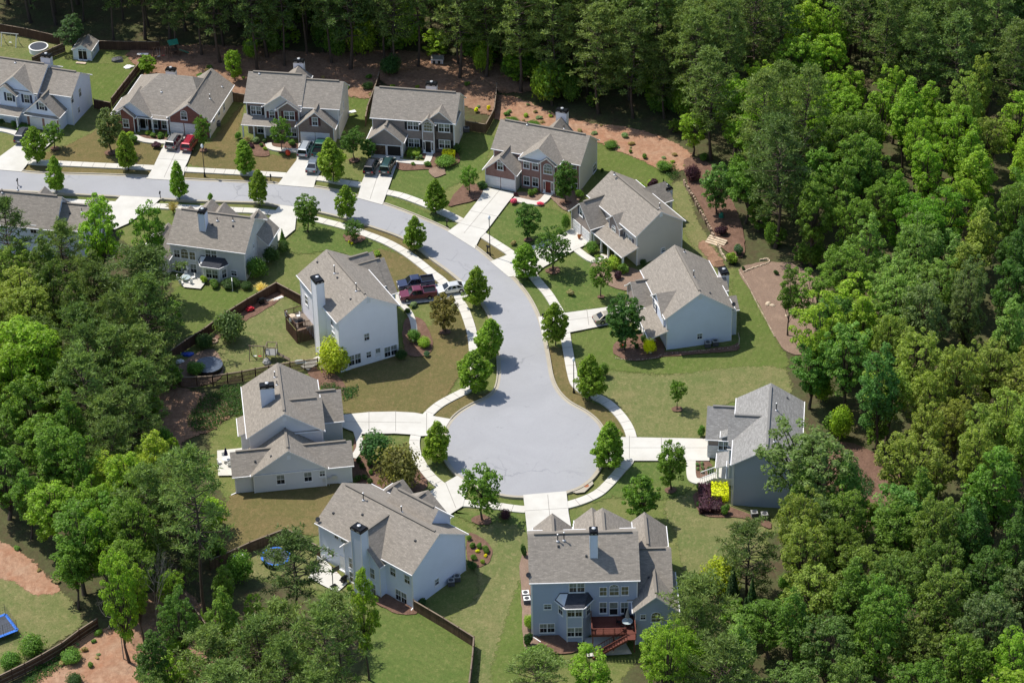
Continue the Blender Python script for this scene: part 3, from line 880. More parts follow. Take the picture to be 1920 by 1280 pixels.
# ------------------------------------------------------------------ houses
OV = 0.38
class House:
    def __init__(s, ox, oy, deg, wall, label, roof='roof', name='house', trim='white', cat='house', group='houses round the turning circle street'):
        s.th = math.radians(deg); s.o = Vector((ox, oy, 0))
        s.root = thing(name, s.o, s.th, label, cat, group)
        s.wall = wall; s.roofmat = roof
        s.W = {}; s.R = MB(); s.T = MB(); s.V = MB()
        s.B = {}
        s.trim = trim
    def wmb(s, mat):
        return s.W.setdefault(mat, MB())
    def local(s, p):
        d = p - s.o; c, n = math.cos(s.th), math.sin(s.th)
        return Vector((d.x * c + d.y * n, -d.x * n + d.y * c, d.z))
    def lray(s, px, py):
        d = ray(px, py); c, n = math.cos(s.th), math.sin(s.th)
        return s.local(CAM), Vector((d.x * c + d.y * n, -d.x * n + d.y * c, d.z))
    def g(s, px, py, z=0.0):
        return s.local(at(px, py, z))
    def world(s, p):
        c, n = math.cos(s.th), math.sin(s.th)
        return Vector((s.o.x + p[0] * c - p[1] * n, s.o.y + p[0] * n + p[1] * c, p[2]))
    # -- roof slab of four corners: e0,e1 on the eave, r1,r0 on the ridge
    def slab(s, e0, e1, r1, r0, t=0.16, rake0=True, rake1=True, mat=None):
        e0, e1, r1, r0 = map(Vector, (e0, e1, r1, r0))
        al = (e1 - e0).normalized()
        off = random.random() * 20
        def uv(p):
            d = p - e0; x = d.dot(al); return (x + off, (d - al * x).length + off)
        mb = s.R if mat is None else mat
        mb.add([e0, e1, r1, r0], 0, [uv(p) for p in (e0, e1, r1, r0)])
        dn = Vector((0, 0, -t))
        b = [p + dn for p in (e0, e1, r1, r0)]
        T = s.T
        T.add([b[3], b[2], b[1], b[0]])                        # soffit
        T.add([b[0], b[1], e1, e0])                            # fascia
        T.add([b[1], b[2], r1, e1]); T.add([b[3], b[0], e0, r0])
        # gutter along the eave
        out = Vector((al.y, -al.x, 0))
        if (e0 + out - (r0 + r1) / 2).length < (e0 - out - (r0 + r1) / 2).length: out = -out
        T.bar(e0 + out * 0.06 - Vector((0, 0, 0.06)), e1 + out * 0.06 - Vector((0, 0, 0.06)), 0.11, 0.13)
    def ridge(s, a, b):
        a = Vector(a); b = Vector(b); d = (b - a).normalized(); L = (b - a).length
        if L > 3:
            s.V.bar(a + d * 0.8 + Vector((0, 0, 0.05)), b - d * 0.8 + Vector((0, 0, 0.05)), 0.34, 0.16)
        s.R.add([a + Vector((0, 0, .012))] * 1 + [b + Vector((0, 0, .012)), b + Vector((0, 0, .014))], 0, [(0, 0), (1, 0), (1, 1)])
    def block(s, key, axis, u0, u1, v0, v1, he, hr, mat=None, faces=None, vent=True, ov=None, z0=0.0, ends=True, rmat=None):
        """gable block: roof rectangle u0..u1, v0..v1 (eaves included), walls set in under the eaves"""
        o = OV if ov is None else ov
        faces = faces or {}
        s.B[key] = (axis, u0, u1, v0, v1, he, hr, o)
        um, vm = (u0 + u1) / 2, (v0 + v1) / 2
        if axis == 'u':
            s.slab((u0, v0, he), (u1, v0, he), (u1, vm, hr), (u0, vm, hr), mat=rmat)
            s.slab((u1, v1, he), (u0, v1, he), (u0, vm, hr), (u1, vm, hr), mat=rmat)
            if vent: s.ridge((u0, vm, hr), (u1, vm, hr))
        else:
            s.slab((u0, v1, he), (u0, v0, he), (um, v0, hr), (um, v1, hr), mat=rmat)
            s.slab((u1, v0, he), (u1, v1, he), (um, v1, hr), (um, v0, hr), mat=rmat)
            if vent: s.ridge((um, v0, hr), (um, v1, hr))
        a0, a1, b0, b1 = u0 + o, u1 - o, v0 + o, v1 - o
        half = (v1 - v0) / 2 if axis == 'u' else (u1 - u0) / 2
        hw = he + (hr - he) * o / half - 0.14                  # wall top under the slope
        hp = hr - 0.15
        P = {'F': [(a0, b0, z0), (a1, b0, z0), (a1, b0, hw), (a0, b0, hw)], 'R': [(a1, b0, z0), (a1, b1, z0), (a1, b1, hw), (a1, b0, hw)],
             'B': [(a1, b1, z0), (a0, b1, z0), (a0, b1, hw), (a1, b1, hw)], 'L': [(a0, b1, z0), (a0, b0, z0), (a0, b0, hw), (a0, b1, hw)]}
        gab = ('L', 'R') if axis == 'u' else ('F', 'B')
        pk = {'L': (a0, vm, hp), 'R': (a1, vm, hp), 'F': (um, b0, hp), 'B': (um, b1, hp)}
        for k, q in P.items():
            m2 = faces.get(k, mat or s.wall)
            if m2 is None: continue
            if k in gab: q = q[:3] + [pk[k]] + q[3:]
            s.wmb(m2).add(q)
        # corner boards
        for (x, y) in ((a0, b0), (a1, b0), (a1, b1), (a0, b1)):
            s.T.box(x - 0.06, x + 0.06, y - 0.06, y + 0.06, z0, hw)
    def hip(s, key, u0, u1, v0, v1, he, hr, run0, run1, faces=None):
        o = OV; vm = (v0 + v1) / 2
        s.B[key] = ('u', u0, u1, v0, v1, he, hr, o)
        s.slab((u0, v0, he), (u1, v0, he), (u1 - run1, vm, hr), (u0 + run0, vm, hr))
        s.slab((u1, v1, he), (u0, v1, he), (u0 + run0, vm, hr), (u1 - run1, vm, hr))
        for (x, r) in ((u0, run0), (u1, -run1)):
            if r == 0: continue
            a, b = ((x, v1, he), (x, v0, he)) if r > 0 else ((x, v0, he), (x, v1, he))
            s.slab(a, b, (x + r, vm, hr), (x + r, vm, hr))
        a0, a1, b0, b1 = u0 + o, u1 - o, v0 + o, v1 - o
        faces = faces or {}
        P = {'F': [(a0, b0, 0), (a1, b0, 0), (a1, b0, he), (a0, b0, he)], 'R': [(a1, b0, 0), (a1, b1, 0), (a1, b1, he), (a1, b0, he)],
             'B': [(a1, b1, 0), (a0, b1, 0), (a0, b1, he), (a1, b1, he)], 'L': [(a0, b1, 0), (a0, b0, 0), (a0, b0, he), (a0, b1, he)]}
        for k, q in P.items(): s.wmb(faces.get(k, s.wall)).add(q)
    def shed(s, side, u0, u1, v0, v1, zl, zh, mat=None, posts=0, t=0.14, key=None):
        """single-slope roof falling towards a side"""
        c = {'F': [(u0, v0, zl), (u1, v0, zl), (u1, v1, zh), (u0, v1, zh)], 'L': [(u0, v1, zl), (u0, v0, zl), (u1, v0, zh), (u1, v1, zh)],
             'R': [(u1, v0, zl), (u1, v1, zl), (u0, v1, zh), (u0, v0, zh)]}[side]
        if key: s.B[key] = (side, u0, u1, v0, v1, zl, zh, 0.15)
        s.slab(*c, t=t, mat=mat)
        if posts:
            cm = MB()
            e0, e1 = Vector(c[0]), Vector(c[1])
            inn = (Vector(c[3]) - e0); inn.z = 0; inn = inn.normalized() * 0.3
            for i in range(posts):
                q = e0.lerp(e1, (i + 0.12) / (posts - 0.76) if posts > 1 else 0.5) + inn
                cm2 = MB(); cm2.box(q.x - 0.12, q.x + 0.12, q.y - 0.12, q.y + 0.12, 0, zl - t)
                cm2.box(q.x - 0.17, q.x + 0.17, q.y - 0.17, q.y + 0.17, 0, 0.2)
                cm2.build('porch_post', M['white'], s.root)
    # -- wall faces
    def face(s, key, f):
        axis, u0, u1, v0, v1, he, hr, o = s.B[key]
        if f == 'F': return Vector((u0 + o, v0 + o, 0)), Vector((1, 0, 0)), Vector((0, -1, 0))
        if f == 'B': return Vector((u1 - o, v1 - o, 0)), Vector((-1, 0, 0)), Vector((0, 1, 0))
        if f == 'L': return Vector((u0 + o, v1 - o, 0)), Vector((0, -1, 0)), Vector((-1, 0, 0))
        return Vector((u1 - o, v0 + o, 0)), Vector((0, 1, 0)), Vector((1, 0, 0))
    def hit(s, key, f, px, py):
        """centre of a window seen at photo pixel px,py on a wall: along the wall, height"""
        p0, t, n = s.face(key, f) if isinstance(key, str) else key
        c, d = s.lray(px, py)
        k = (p0 - c).dot(n) / d.dot(n)
        q = c + d * k
        return (q - p0).dot(t), q.z
    def win(s, key, f, px, py, w=0.9, h=1.5, twin=False, arch=False, shut=None, grid=True, lower='glass', upper='blind', name='window', zc=None):
        fr = s.face(key, f) if isinstance(key, str) else key
        p0, t, n = fr
        a, z = s.hit(fr, f, px, py)
        if zc is not None: z = zc
        z = max(z, h / 2 + 0.15)
        P = lambda x, y, d: p0 + t * (a + x) + Vector((0, 0, z + y)) + n * d
        mb = MB(); W, Hh = w / 2, h / 2
        def bx(x0, x1, y0, y1, d1=0.07, mat=0, to=mb, d0=-0.02):
            to.box(x0, x1, y0, y1, d0, d1, mat, lambda x, y, d: P(x, y, d))
        fw = 0.09
        bx(-W - fw, -W, -Hh - fw, Hh + (0 if arch else fw)); bx(W, W + fw, -Hh - fw, Hh + (0 if arch else fw))
        bx(-W, W, -Hh - fw, -Hh); bx(-W, W, Hh, Hh + (0.05 if arch else fw)); bx(-W - 0.14, W + 0.14, -Hh - 0.16, -Hh - fw, 0.11)
        bx(-W, W, -0.03, 0.03, 0.05)
        if twin: bx(-0.07, 0.07, -Hh, -0.03, 0.06); bx(-0.07, 0.07, 0.03, Hh, 0.06)
        if grid:
            xs = [-W / 2, W / 2] if twin else [0.0] if w < 1.2 else [-W / 3, W / 3]
            for x in xs:
                for (y0, y1) in ((-Hh, -0.03), (0.03, Hh)):
                    bx(x - 0.014, x + 0.014, y0, y1, 0.03)
        pm = MB()
        pm.add([P(-W, -Hh, 0.012), P(W, -Hh, 0.012), P(W, 0, 0.012), P(-W, 0, 0.012)], 0)
        pm.add([P(-W, 0, 0.012), P(W, 0, 0.012), P(W, Hh, 0.012), P(-W, Hh, 0.012)], 1)
        if arch:
            k = 9; pts = [(W * math.cos(PI * i / k), Hh + W * 0.9 * math.sin(PI * i / k)) for i in range(k + 1)]
            pm.add([P(x, y, 0.012) for x, y in pts], 1)
            for (x, y), (x2, y2) in zip(pts, pts[1:]):
                s2 = (W + fw) / W
                q = [(x, y), (x2, y2), (x2 * s2, Hh + (y2 - Hh) * s2), (x * s2, Hh + (y - Hh) * s2)]
                mb.mesh([P(*c, 0.07) for c in q] + [P(*c, -0.02) for c in q], [(0, 1, 2, 3), (3, 2, 6, 7), (1, 0, 4, 5)])
            for ang in (0.33, 0.67):
                mb.bar(P(0, Hh, 0.03), P(W * math.cos(PI * ang), Hh + W * 0.9 * math.sin(PI * ang), 0.03), 0.028, 0.03)
        o = mb.build(name, M['white'], s.root)
        pm.build('pane', [M[lower], M[upper]], o)
        if shut:
            for sd in (-1, 1):
                sm = MB(); x0 = sd * (W + fw + 0.22)
                bx(x0 - 0.2, x0 + 0.2, -Hh - 0.05, Hh + 0.05, 0.05, 0, sm)
                for i in range(9):
                    y = -Hh + (i + 0.5) * h / 9
                    bx(x0 - 0.15, x0 + 0.15, y - 0.03, y + 0.03, 0.065, 0, sm, 0.05)
                sm.build('shutter', shut, o)
        return o
    def door(s, key, f, px, py, w=0.95, h=2.1, mat='white', lights=True):
        fr = s.face(key, f) if isinstance(key, str) else key
        p0, t, n = fr
        a, z = s.hit(fr, f, px, py)
        P = lambda x, y, d: p0 + t * (a + x) + Vector((0, 0, y)) + n * d
        mb = MB(); bx = lambda x0, x1, y0, y1, d0, d1, to: to.box(x0, x1, y0, y1, d0, d1, 0, lambda x, y, d: P(x, y, d))
        zb = 0.2
        bx(-w / 2, w / 2, zb, zb + h, 0, 0.05, mb)
        for (x0, x1) in ((-w * 0.38, -w * 0.08), (w * 0.08, w * 0.38)):
            for (y0, y1) in ((0.15, 0.75), (0.9, 1.5), (1.62, 1.95)):
                bx(x0, x1, zb + y0, zb + y1, 0.05, 0.065, mb)
        o = mb.build('door', M[mat], s.root)
        fm = MB(); e = w / 2 + (0.45 if lights else 0.1)
        bx(-e, -w / 2, zb, zb + h, 0, 0.06, fm); bx(w / 2, e, zb, zb + h, 0, 0.06, fm); bx(-e, e, zb + h, zb + h + 0.14, 0, 0.08, fm); bx(-e, e, 0, zb, 0, 0.35, fm)
        fm.build('door_frame', M['white'], o)
        if lights:
            for sd in (-1, 1):
                pm = MB(); x = sd * (w / 2 + 0.22); bx(x - 0.12, x + 0.12, zb + 0.5, zb + h - 0.15, 0.06, 0.066, pm)
                pm.build('side_light', M['glass'], o)
        k = MB(); q = P(w * 0.4, zb + 1.0, 0.09); k.tube(P(w * 0.4, zb + 1.0, 0.05), q, 0.03); k.build('handle', M['chrome'], o)
    def garage(s, key, f, px, py, w=2.5, h=2.15, mat='door_white', open_=None):
        fr = s.face(key, f) if isinstance(key, str) else key
        p0, t, n = fr
        a, z = s.hit(fr, f, px, py)
        P = lambda x, y, d: p0 + t * (a + x) + Vector((0, 0, y)) + n * d
        bx = lambda x0, x1, y0, y1, d0, d1, to, m=0: to.box(x0, x1, y0, y1, d0, d1, m, lambda x, y, d: P(x, y, d))
        mb = MB()
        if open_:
            bx(-w / 2, w / 2, 0.1, h, -0.01, 0.012, mb)  # flat panel on the wall; the bay's inner shade is put into its colour
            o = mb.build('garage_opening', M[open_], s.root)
        else:
            for i in range(4):
                y0 = 0.1 + i * (h - 0.1) / 4; y1 = 0.1 + (i + 1) * (h - 0.1) / 4 - 0.025
                bx(-w / 2, w / 2, y0, y1, 0, 0.05, mb)
                for j in range(4):
                    x0 = -w / 2 + (j + 0.12) * w / 4; x1 = -w / 2 + (j + 0.88) * w / 4
                    bx(x0, x1, y0 + 0.09, y1 - 0.09, 0.05, 0.062, mb)
            o = mb.build('garage_door', M[mat], s.root)
        fm = MB(); e = w / 2
        bx(-e - 0.12, -e, 0, h + 0.12, 0, 0.08, fm); bx(e, e + 0.12, 0, h + 0.12, 0, 0.08, fm); bx(-e, e, h, h + 0.12, 0, 0.08, fm)
        fm.build('door_frame', M['white'], o)
    # -- things on the roof
    def slope(s, key, side, px, py):
        axis, u0, u1, v0, v1, he, hr, o = s.B[key]
        um, vm = (u0 + u1) / 2, (v0 + v1) / 2
        if side == 'F': p0, n = Vector((u0, v0, he)), Vector((0, -(hr - he), vm - v0))
        elif side == 'B': p0, n = Vector((u0, v1, he)), Vector((0, hr - he, vm - v0))
        elif side == 'L': p0, n = Vector((u0, v0, he)), Vector((-(hr - he), 0, um - u0))
        else: p0, n = Vector((u1, v0, he)), Vector((hr - he, 0, um - u0))
        c, d = s.lray(px, py)
        return c + d * ((p0 - c).dot(n) / d.dot(n))
    def pipe(s, key, side, px, py, h=0.6, r=0.07):
        q = s.slope(key, side, px, py); mb = MB()
        mb.lathe(q, [(0.24, -0.1), (0.22, 0.05), (0.1, 0.14)], 10, 1)
        mb.tube(q, q + Vector((0, 0, h)), r, n=8, mat=0)
        if h > 0.7: mb.lathe(q + Vector((0, 0, h)), [(0.0, 0.16), (0.11, 0.12), (0.13, 0.0), (0.0, 0.0)], 8, 1)
        mb.build('vent_pipe', [M['vent_grey'], M['steel']], s.root)
    def rvent(s, key, side, px, py):
        q = s.slope(key, side, px, py); mb = MB()
        mb.box(q.x - 0.13, q.x + 0.13, q.y - 0.13, q.y + 0.13, q.z - 0.15, q.z + 0.16)
        mb.build('roof_vent', M['vent_grey'], s.root)
    def chimney(s, u, v, w, d, z0, z1, mat=None):
        mb = MB(); mb.box(u - w / 2, u + w / 2, v - d / 2, v + d / 2, z0, z1)
        for (x, y) in ((-1, -1), (1, -1), (1, 1), (-1, 1)):
            x = u + x * w / 2; y = v + y * d / 2
            mb.box(x - 0.05, x + 0.05, y - 0.05, y + 0.05, z0, z1 - 0.02, 1)
        o = mb.build('chimney', [M[mat or s.wall], M['white']], s.root)
        c = MB(); e = 0.09
        c.box(u - w / 2 - e, u + w / 2 + e, v - d / 2 - e, v + d / 2 + e, z1, z1 + 0.32)
        c.box(u - w / 2 + .02, u + w / 2 - .02, v - d / 2 + .02, v + d / 2 - .02, z1 + 0.32, z1 + 0.45)
        c.build('chimney_cap', M['black'], o)
        f = MB(); f.lathe((u, v, z1 + 0.45), [(0.2, 0), (0.2, 0.14), (0.27, 0.14), (0.25, 0.22), (0.0, 0.26)], 14)
        f.build('flue', M['steel'], o)
        for sd in (-1, 1):
            f = MB(); f.box(u + sd * w * 0.27 - w * 0.15, u + sd * w * 0.27 + w * 0.15, v - d / 2 - e - 0.012, v - d / 2 - e, z1 + 0.10, z1 + 0.18); f.build('vent_slot', M['steel'], o)
    def stack(s, w, d, px, py, v=None, u=None, z0=0.0, mat=None):
        """chimney whose cap top is seen at px,py, standing in the plane v (or u) of the house"""
        c, dd = s.lray(px, py)
        k = (v - c.y) / dd.y if v is not None else (u - c.x) / dd.x
        q = c + dd * k
        s.chimney(q.x, q.y, w, d, z0, q.z - 0.5, mat)
    def peak(s, key, px, py, v, half, drop, v0, **k):
        """gable wing running to the far side: its far apex is seen at px,py, in the plane v"""
        c, dd = s.lray(px, py); q = c + dd * ((v - c.y) / dd.y)
        s.block(key, 'v', q.x - half, q.x + half, v0, v, q.z - drop, q.z, vent=False, **k)
    def gvent(s, key, f, px, py):
        fr = s.face(key, f); p0, t, n = fr; a, z = s.hit(fr, f, px, py)
        P = lambda x, y, d: p0 + t * (a + x) + Vector((0, 0, z + y)) + n * d
        mb = MB(); mb.box(-0.28, 0.28, -0.35, 0.35, 0, 0.05, 0, lambda x, y, d: P(x, y, d))
        for i in range(6):
            y = -0.3 + i * 0.11; mb.box(-0.23, 0.23, y, y + 0.05, 0.05, 0.08, 0, lambda x, y, d: P(x, y, d))
        mb.build('gable_vent', M['white'], s.root)
    def spout(s, u, v, z1, z0=0.15, kick=None):
        mb = MB(); mb.box(u - 0.05, u + 0.05, v - 0.05, v + 0.05, z0, z1)
        if kick: mb.bar((u, v, 0.2), (u + kick[0], v + kick[1], 0.08), 0.14, 0.12)
        mb.build('downspout', M['white'], s.root)
    def dish(s, p):
        mb = MB(); p = Vector(p)
        mb.tube(p, p + Vector((0, 0, 0.5)), 0.03)
        q = p + Vector((0, -0.05, 0.6)); nn = Vector((0.3, -0.75, 0.55)).normalized()
        mb.tube(q, q + nn * 0.05, 0.3, 0.34, 14); mb.bar(q, q + nn * 0.42 - Vector((0, 0, 0.2)), 0.03, 0.03)
        mb.build('satellite_dish', M['vent_grey'], s.root)
    def done(s):
        for m, mb in s.W.items(): mb.build('brick_wall' if 'brick' in m else 'wall', M[m], s.root)
        s.R.build('roof', M[s.roofmat], s.root)
        s.T.build('trim', M[s.trim], s.root)
        if s.V.v: s.V.build('ridge_vent', M[s.roofmat], s.root)

M['siding_bluewhite'] = siding('blue_white_siding', (0.726, 0.781, 0.901))
M['siding_white'] = siding('white_siding', (0.875, 0.875, 0.918))
M['siding_tan'] = siding('tan_siding', (0.616, 0.561, 0.495))
M['siding_cream'] = siding('cream_siding', (0.726, 0.660, 0.561))
M['siding_putty'] = siding('putty_siding', (0.682, 0.649, 0.605))
M['siding_grey'] = siding('grey_siding', (0.638, 0.649, 0.671))
M['siding_dove'] = siding('dove_grey_siding', (0.728, 0.789, 0.930))
M['siding_slate'] = siding('slate_siding', (0.375, 0.426, 0.502))
M['siding_blue'] = siding('blue_siding', (0.42, 0.48, 0.62))
M['brick_red'] = brick('red_brick', (0.20, 0.055, 0.045), (0.25, 0.08, 0.06), (0.28, 0.2, 0.17))
M['brick_rose'] = brick('rose_brick', (0.26, 0.12, 0.10), (0.31, 0.16, 0.13), (0.38, 0.30, 0.27))
M['brick_brown'] = brick('brown_brick', (0.22, 0.15, 0.125), (0.28, 0.20, 0.165), (0.36, 0.31, 0.27))
M['brick_taupe'] = brick('taupe_brick', (0.27, 0.215, 0.19), (0.32, 0.26, 0.23), (0.38, 0.34, 0.31))
SH_BLUE = plain('navy_shutter', (0.03, 0.04, 0.075), 0.5)
SH_RED = plain('maroon_shutter', (0.10, 0.028, 0.028), 0.5)
SH_BLACK = plain('black_shutter', (0.015, 0.018, 0.02), 0.5)
def c4(ox, oy, k=4.0):
    return lambda x, y: (ox + x / k, oy + y / k)
ca, cb, ce, cf, cm, cl2, cL, ck, cj, ci, cg, ch = c4(0, 0), c4(440, 0), c4(860, 0), c4(880, 280), c4(0, 280), c4(440, 280), c4(280, 480), c4(360, 640), c4(420, 880), c4(860, 920), c4(1100, 440), c4(1180, 680)
# pale grey shutter of the big house top left
h = House(-78.91, 414.0, -18.5, 'siding_bluewhite', 'blue-white house with navy shutters and a pink brick garage, leftmost of the back row')
h.block('main', 'u', -0.6, 5.74, 0, 8.2, 5.7, 8.3)
h.block('tall', 'u', -16, 0.1, -1.3, 8.6, 6.2, 9.25)
h.block('cross', 'v', -7.9, -0.25, -1.5, 3.8, 5.9, 8.95, vent=False)
h.block('small', 'v', -7.95, -3.45, -2.3, 0.5, 5.6, 7.35, vent=False)
h.block('garage', 'v', -2.18, 4.51, -2.9, 4.2, 3.0, 6.06, faces={'F': 'siding_bluewhite'})
h.wmb('brick_rose').box(-1.8, 4.13, -2.58, -2.5, 0, 2.75)
h.shed('F', -2.0, 4.3, -3.0, -2.5, 2.75, 3.05)
h.shed('F', -9.0, -2.5, -3.9, -2.0, 2.7, 3.4, posts=2)
for p in ((275, 935), (385, 940)): h.garage((Vector((-1.8, -2.58, 0)), Vector((1, 0, 0)), Vector((0, -1, 0))), 'F', *ca(*p), w=2.05)
h.win('garage', 'F', *ca(313, 798), w=0.9, h=1.3, shut=SH_BLUE)
h.win('small', 'F', *ca(72, 728), w=0.95, h=1.5, shut=SH_BLUE)
h.win('cross', 'F', *ca(202, 742), w=0.95, h=1.5, shut=SH_BLUE)
h.win('tall', 'F', *ca(95, 870), w=1.6, h=1.5, twin=True)
h.win('main', 'R', *ca(598, 695), w=0.8, h=1.5); h.win('main', 'R', *ca(540, 745), w=0.8, h=1.4); h.win('main', 'R', *ca(590, 825), w=0.6, h=1.0)
h.stack(1.7, 0.9, 86, 101, v=8.7)
h.pipe('tall', 'F', *ca(115, 470), h=0.4)
h.done()
# brick ranch
h = House(-66.0, 411.9, -13.5, 'siding_cream', 'single-storey red brick ranch house with an arched window over its garage')
h.hip('main', 0, 16.0, -0.4, 12.6, 3.2, 7.6, 6.0, 4.2, faces={'F': 'brick_red', 'L': 'brick_red'})
h.block('garage', 'v', 9.2, 16.9, -1.0, 12.2, 3.2, 6.1, faces={'F': 'brick_red'}, mat='siding_cream')
h.block('gable', 'v', -0.64, 6.47, -1.3, 4.5, 3.1, 5.75, mat='siding_bluewhite', vent=False, z0=2.8)
h.block('brick', 'v', -0.4, 3.8, -1.8, 2.0, 3.0, 4.66, mat='brick_red', vent=False)
h.shed('F', 3.6, 9.5, -1.2, 1.2, 2.9, 3.9, posts=3)
h.garage('garage', 'F', *ca(1330, 985), w=2.2); h.garage('garage', 'F', *ca(1440, 990), w=2.2)
h.win('garage', 'F', *ca(1380, 872), w=1.0, h=1.2, arch=True)
h.win('brick', 'F', *ca(945, 925), w=0.95, h=1.5)
h.win('brick', 'F', *ca(890, 845), w=0.5, h=0.5, grid=False)
h.win('main', 'F', *ca(1160, 930), w=1.0, h=1.6, shut=SH_BLACK); h.win('main', 'F', *ca(1236, 935), w=1.0, h=1.6)
h.door('main', 'F', *ca(1072, 925), mat='black')
for p in ((1640, 840), (1678, 805), (1600, 885)): h.win('garage', 'R', *ca(*p), w=0.8, h=1.3)
h.pipe('main', 'F', *ca(1212, 690), h=0.25); h.pipe('garage', 'R', *ca(1575, 740), h=0.75); h.pipe('garage', 'R', *ca(1665, 650), h=0.3)
h.stack(1.6, 0.9, 320, 127, v=12.8, mat='siding_white')
h.done()
# brown brick two storey
h = House(-44.06, 408.31, -9.64, 'siding_putty', 'two-storey house with brown brick gables, maroon shutters and a step in its long roof')
h.block('main', 'u', 9.2, 16.37, 0, 8.49, 5.85, 8.9)
h.block('left', 'u', -0.09, 9.91, 0.1, 9.34, 6.1, 9.5, faces={'F': 'brick_brown'})
h.block('siding', 'v', 3.16, 9.82, -0.45, 4.2, 5.7, 8.09, vent=False)
h.block('brick', 'v', 5.56, 9.83, -0.9, 2.0, 5.5, 7.12, mat='brick_brown', vent=False)
h.block('garage', 'v', 9.14, 15.95, -2.3, 3.8, 3.3, 6.3, faces={'F': 'brick_brown'})
h.shed('F', -0.3, 5.8, -1.9, 0.6, 2.9, 3.7, posts=4)
h.win('left', 'F', *cb(160, 828), w=1.7, h=1.5, twin=True, shut=SH_BLACK)
h.win('siding', 'F', *cb(281, 862), w=0.85, h=1.2, arch=True, shut=SH_RED)
h.win('brick', 'F', *cb(410, 868), w=1.7, h=1.5, twin=True, shut=SH_RED)
h.win('garage', 'F', *cb(602, 912), w=0.85, h=1.4, shut=SH_RED)
h.win('brick', 'F', *cb(428, 992), w=1.6, h=1.5, twin=True)
h.garage('garage', 'F', *cb(550, 1045), w=2.2); h.garage('garage', 'F', *cb(662, 1055), w=2.2)
h.win('left', 'F', *cb(195, 980), w=1.0, h=1.6); h.door('left', 'F', *cb(245, 985), mat='black', lights=False)
h.win('main', 'R', *cb(815, 790), w=0.5, h=1.1); h.win('main', 'R', *cb(784, 850), w=0.6, h=1.3)
h.stack(1.7, 0.9, 560, 111, v=11.3, mat='siding_white')
h.peak('back', 560, 122, 10.9, 2.3, 1.9, 5)
h.pipe('left', 'F', *cb(186, 552), h=0.3)
h.done()
# open garage
h = House(-22.81, 402.55, -11.07, 'siding_putty', 'two-storey taupe brick house with black shutters and its two garage bays standing open')
h.block('main', 'u', 0, 14.56, 0, 9.1, 5.9, 9.3, faces={'F': 'brick_taupe'})
h.block('garage', 'v', -0.14, 6.23, -2.6, 2.0, 3.0, 5.56, faces={'F': 'brick_taupe'})
h.block('gable', 'v', 9.1, 14.5, 0.0, 4.6, 5.7, 7.95, mat='brick_taupe', vent=False)
h.block('brick', 'v', 8.54, 11.23, -0.5, 2.5, 5.6, 6.85, mat='brick_taupe', vent=False)
h.garage('garage', 'F', *cb(1083, 1110), w=2.25, open_='interior_brown'); h.garage('garage', 'F', *cb(1196, 1120), w=2.25, open_='interior')
h.win('main', 'F', *cb(1338, 943), w=1.8, h=1.5, twin=True, shut=SH_BLACK); h.win('gable', 'F', *cb(1571, 958), w=1.8, h=1.5, twin=True, shut=SH_BLACK)
h.win('brick', 'F', *cb(1450, 962), w=1.35, h=1.1, arch=True, lower='drape', upper='drape')
h.win('main', 'F', *cb(1345, 1073), w=1.8, h=1.5, twin=True, shut=SH_BLACK); h.win('gable', 'F', *cb(1575, 1082), w=1.8, h=1.5, twin=True, shut=SH_BLACK)
h.door('brick', 'F', *cb(1452, 1095), mat='black')
h.win('main', 'R', *cb(1693, 985), w=0.4, h=1.0)
h.stack(1.7, 0.9, 809, 154, v=9.5, mat='siding_white')
h.done()
# rose brick
h = House(-2.76, 392.43, -22.81, 'siding_putty', 'two-storey rose brick house with white garage doors and a red front door', roof='roof')
h.block('main', 'u', 0, 15.67, 0, 8.73, 5.36, 8.57, faces={'F': 'brick_rose'})
h.block('garage', 'v', -0.05, 5.92, -3.6, 2.6, 3.3, 5.95, faces={'F': 'brick_rose'}, mat='siding_putty')
h.block('siding', 'v', 5.61, 12.53, -1.8, 4.2, 5.6, 8.07, mat='siding_white', vent=False)
h.block('brick', 'v', 9.04, 12.11, -2.1, 1.6, 5.5, 6.74, mat='brick_rose', vent=False)
h.wmb('brick_rose').box(5.97, 12.2, -1.5, -1.45, 0, 5.35)
h.shed('F', 5.6, 9.3, -1.85, -1.4, 5.45, 5.75)
h.garage('garage', 'F', *cf(180, 255), w=2.25); h.garage('garage', 'F', *cf(292, 278), w=2.25)
h.win('garage', 'F', *cf(232, 125), w=0.9, h=1.35, shut=SH_RED)
fr = (Vector((5.97, -1.5, 0)), Vector((1, 0, 0)), Vector((0, -1, 0)))
for p in ((428, 110), (495, 122), (430, 236), (496, 246)): h.win(fr, 'F', *cf(*p), w=0.95, h=1.55)
h.win('brick', 'F', *cf(590, 160), w=1.4, h=1.1, arch=True, lower='drape', upper='blind')
h.door('brick', 'F', *cf(592, 282), mat='door_red')
h.win('main', 'F', *cf(780, 145), w=1.0, h=1.5); h.win('main', 'F', *cf(790, 255), w=1.0, h=1.5)
h.win('main', 'R', *cf(938, 150), w=1.4, h=1.3, upper='glass')
h.stack(1.8, 0.9, 1054, 204, v=11.6, mat='siding_white')
h.peak('back', 1052.5, 219, 11.2, 2.2, 2.3, 5)
h.pipe('main', 'F', *ce(515, 935), h=0.6); h.pipe('back', 'R', *ce(790, 965), h=0.7)
h.done()
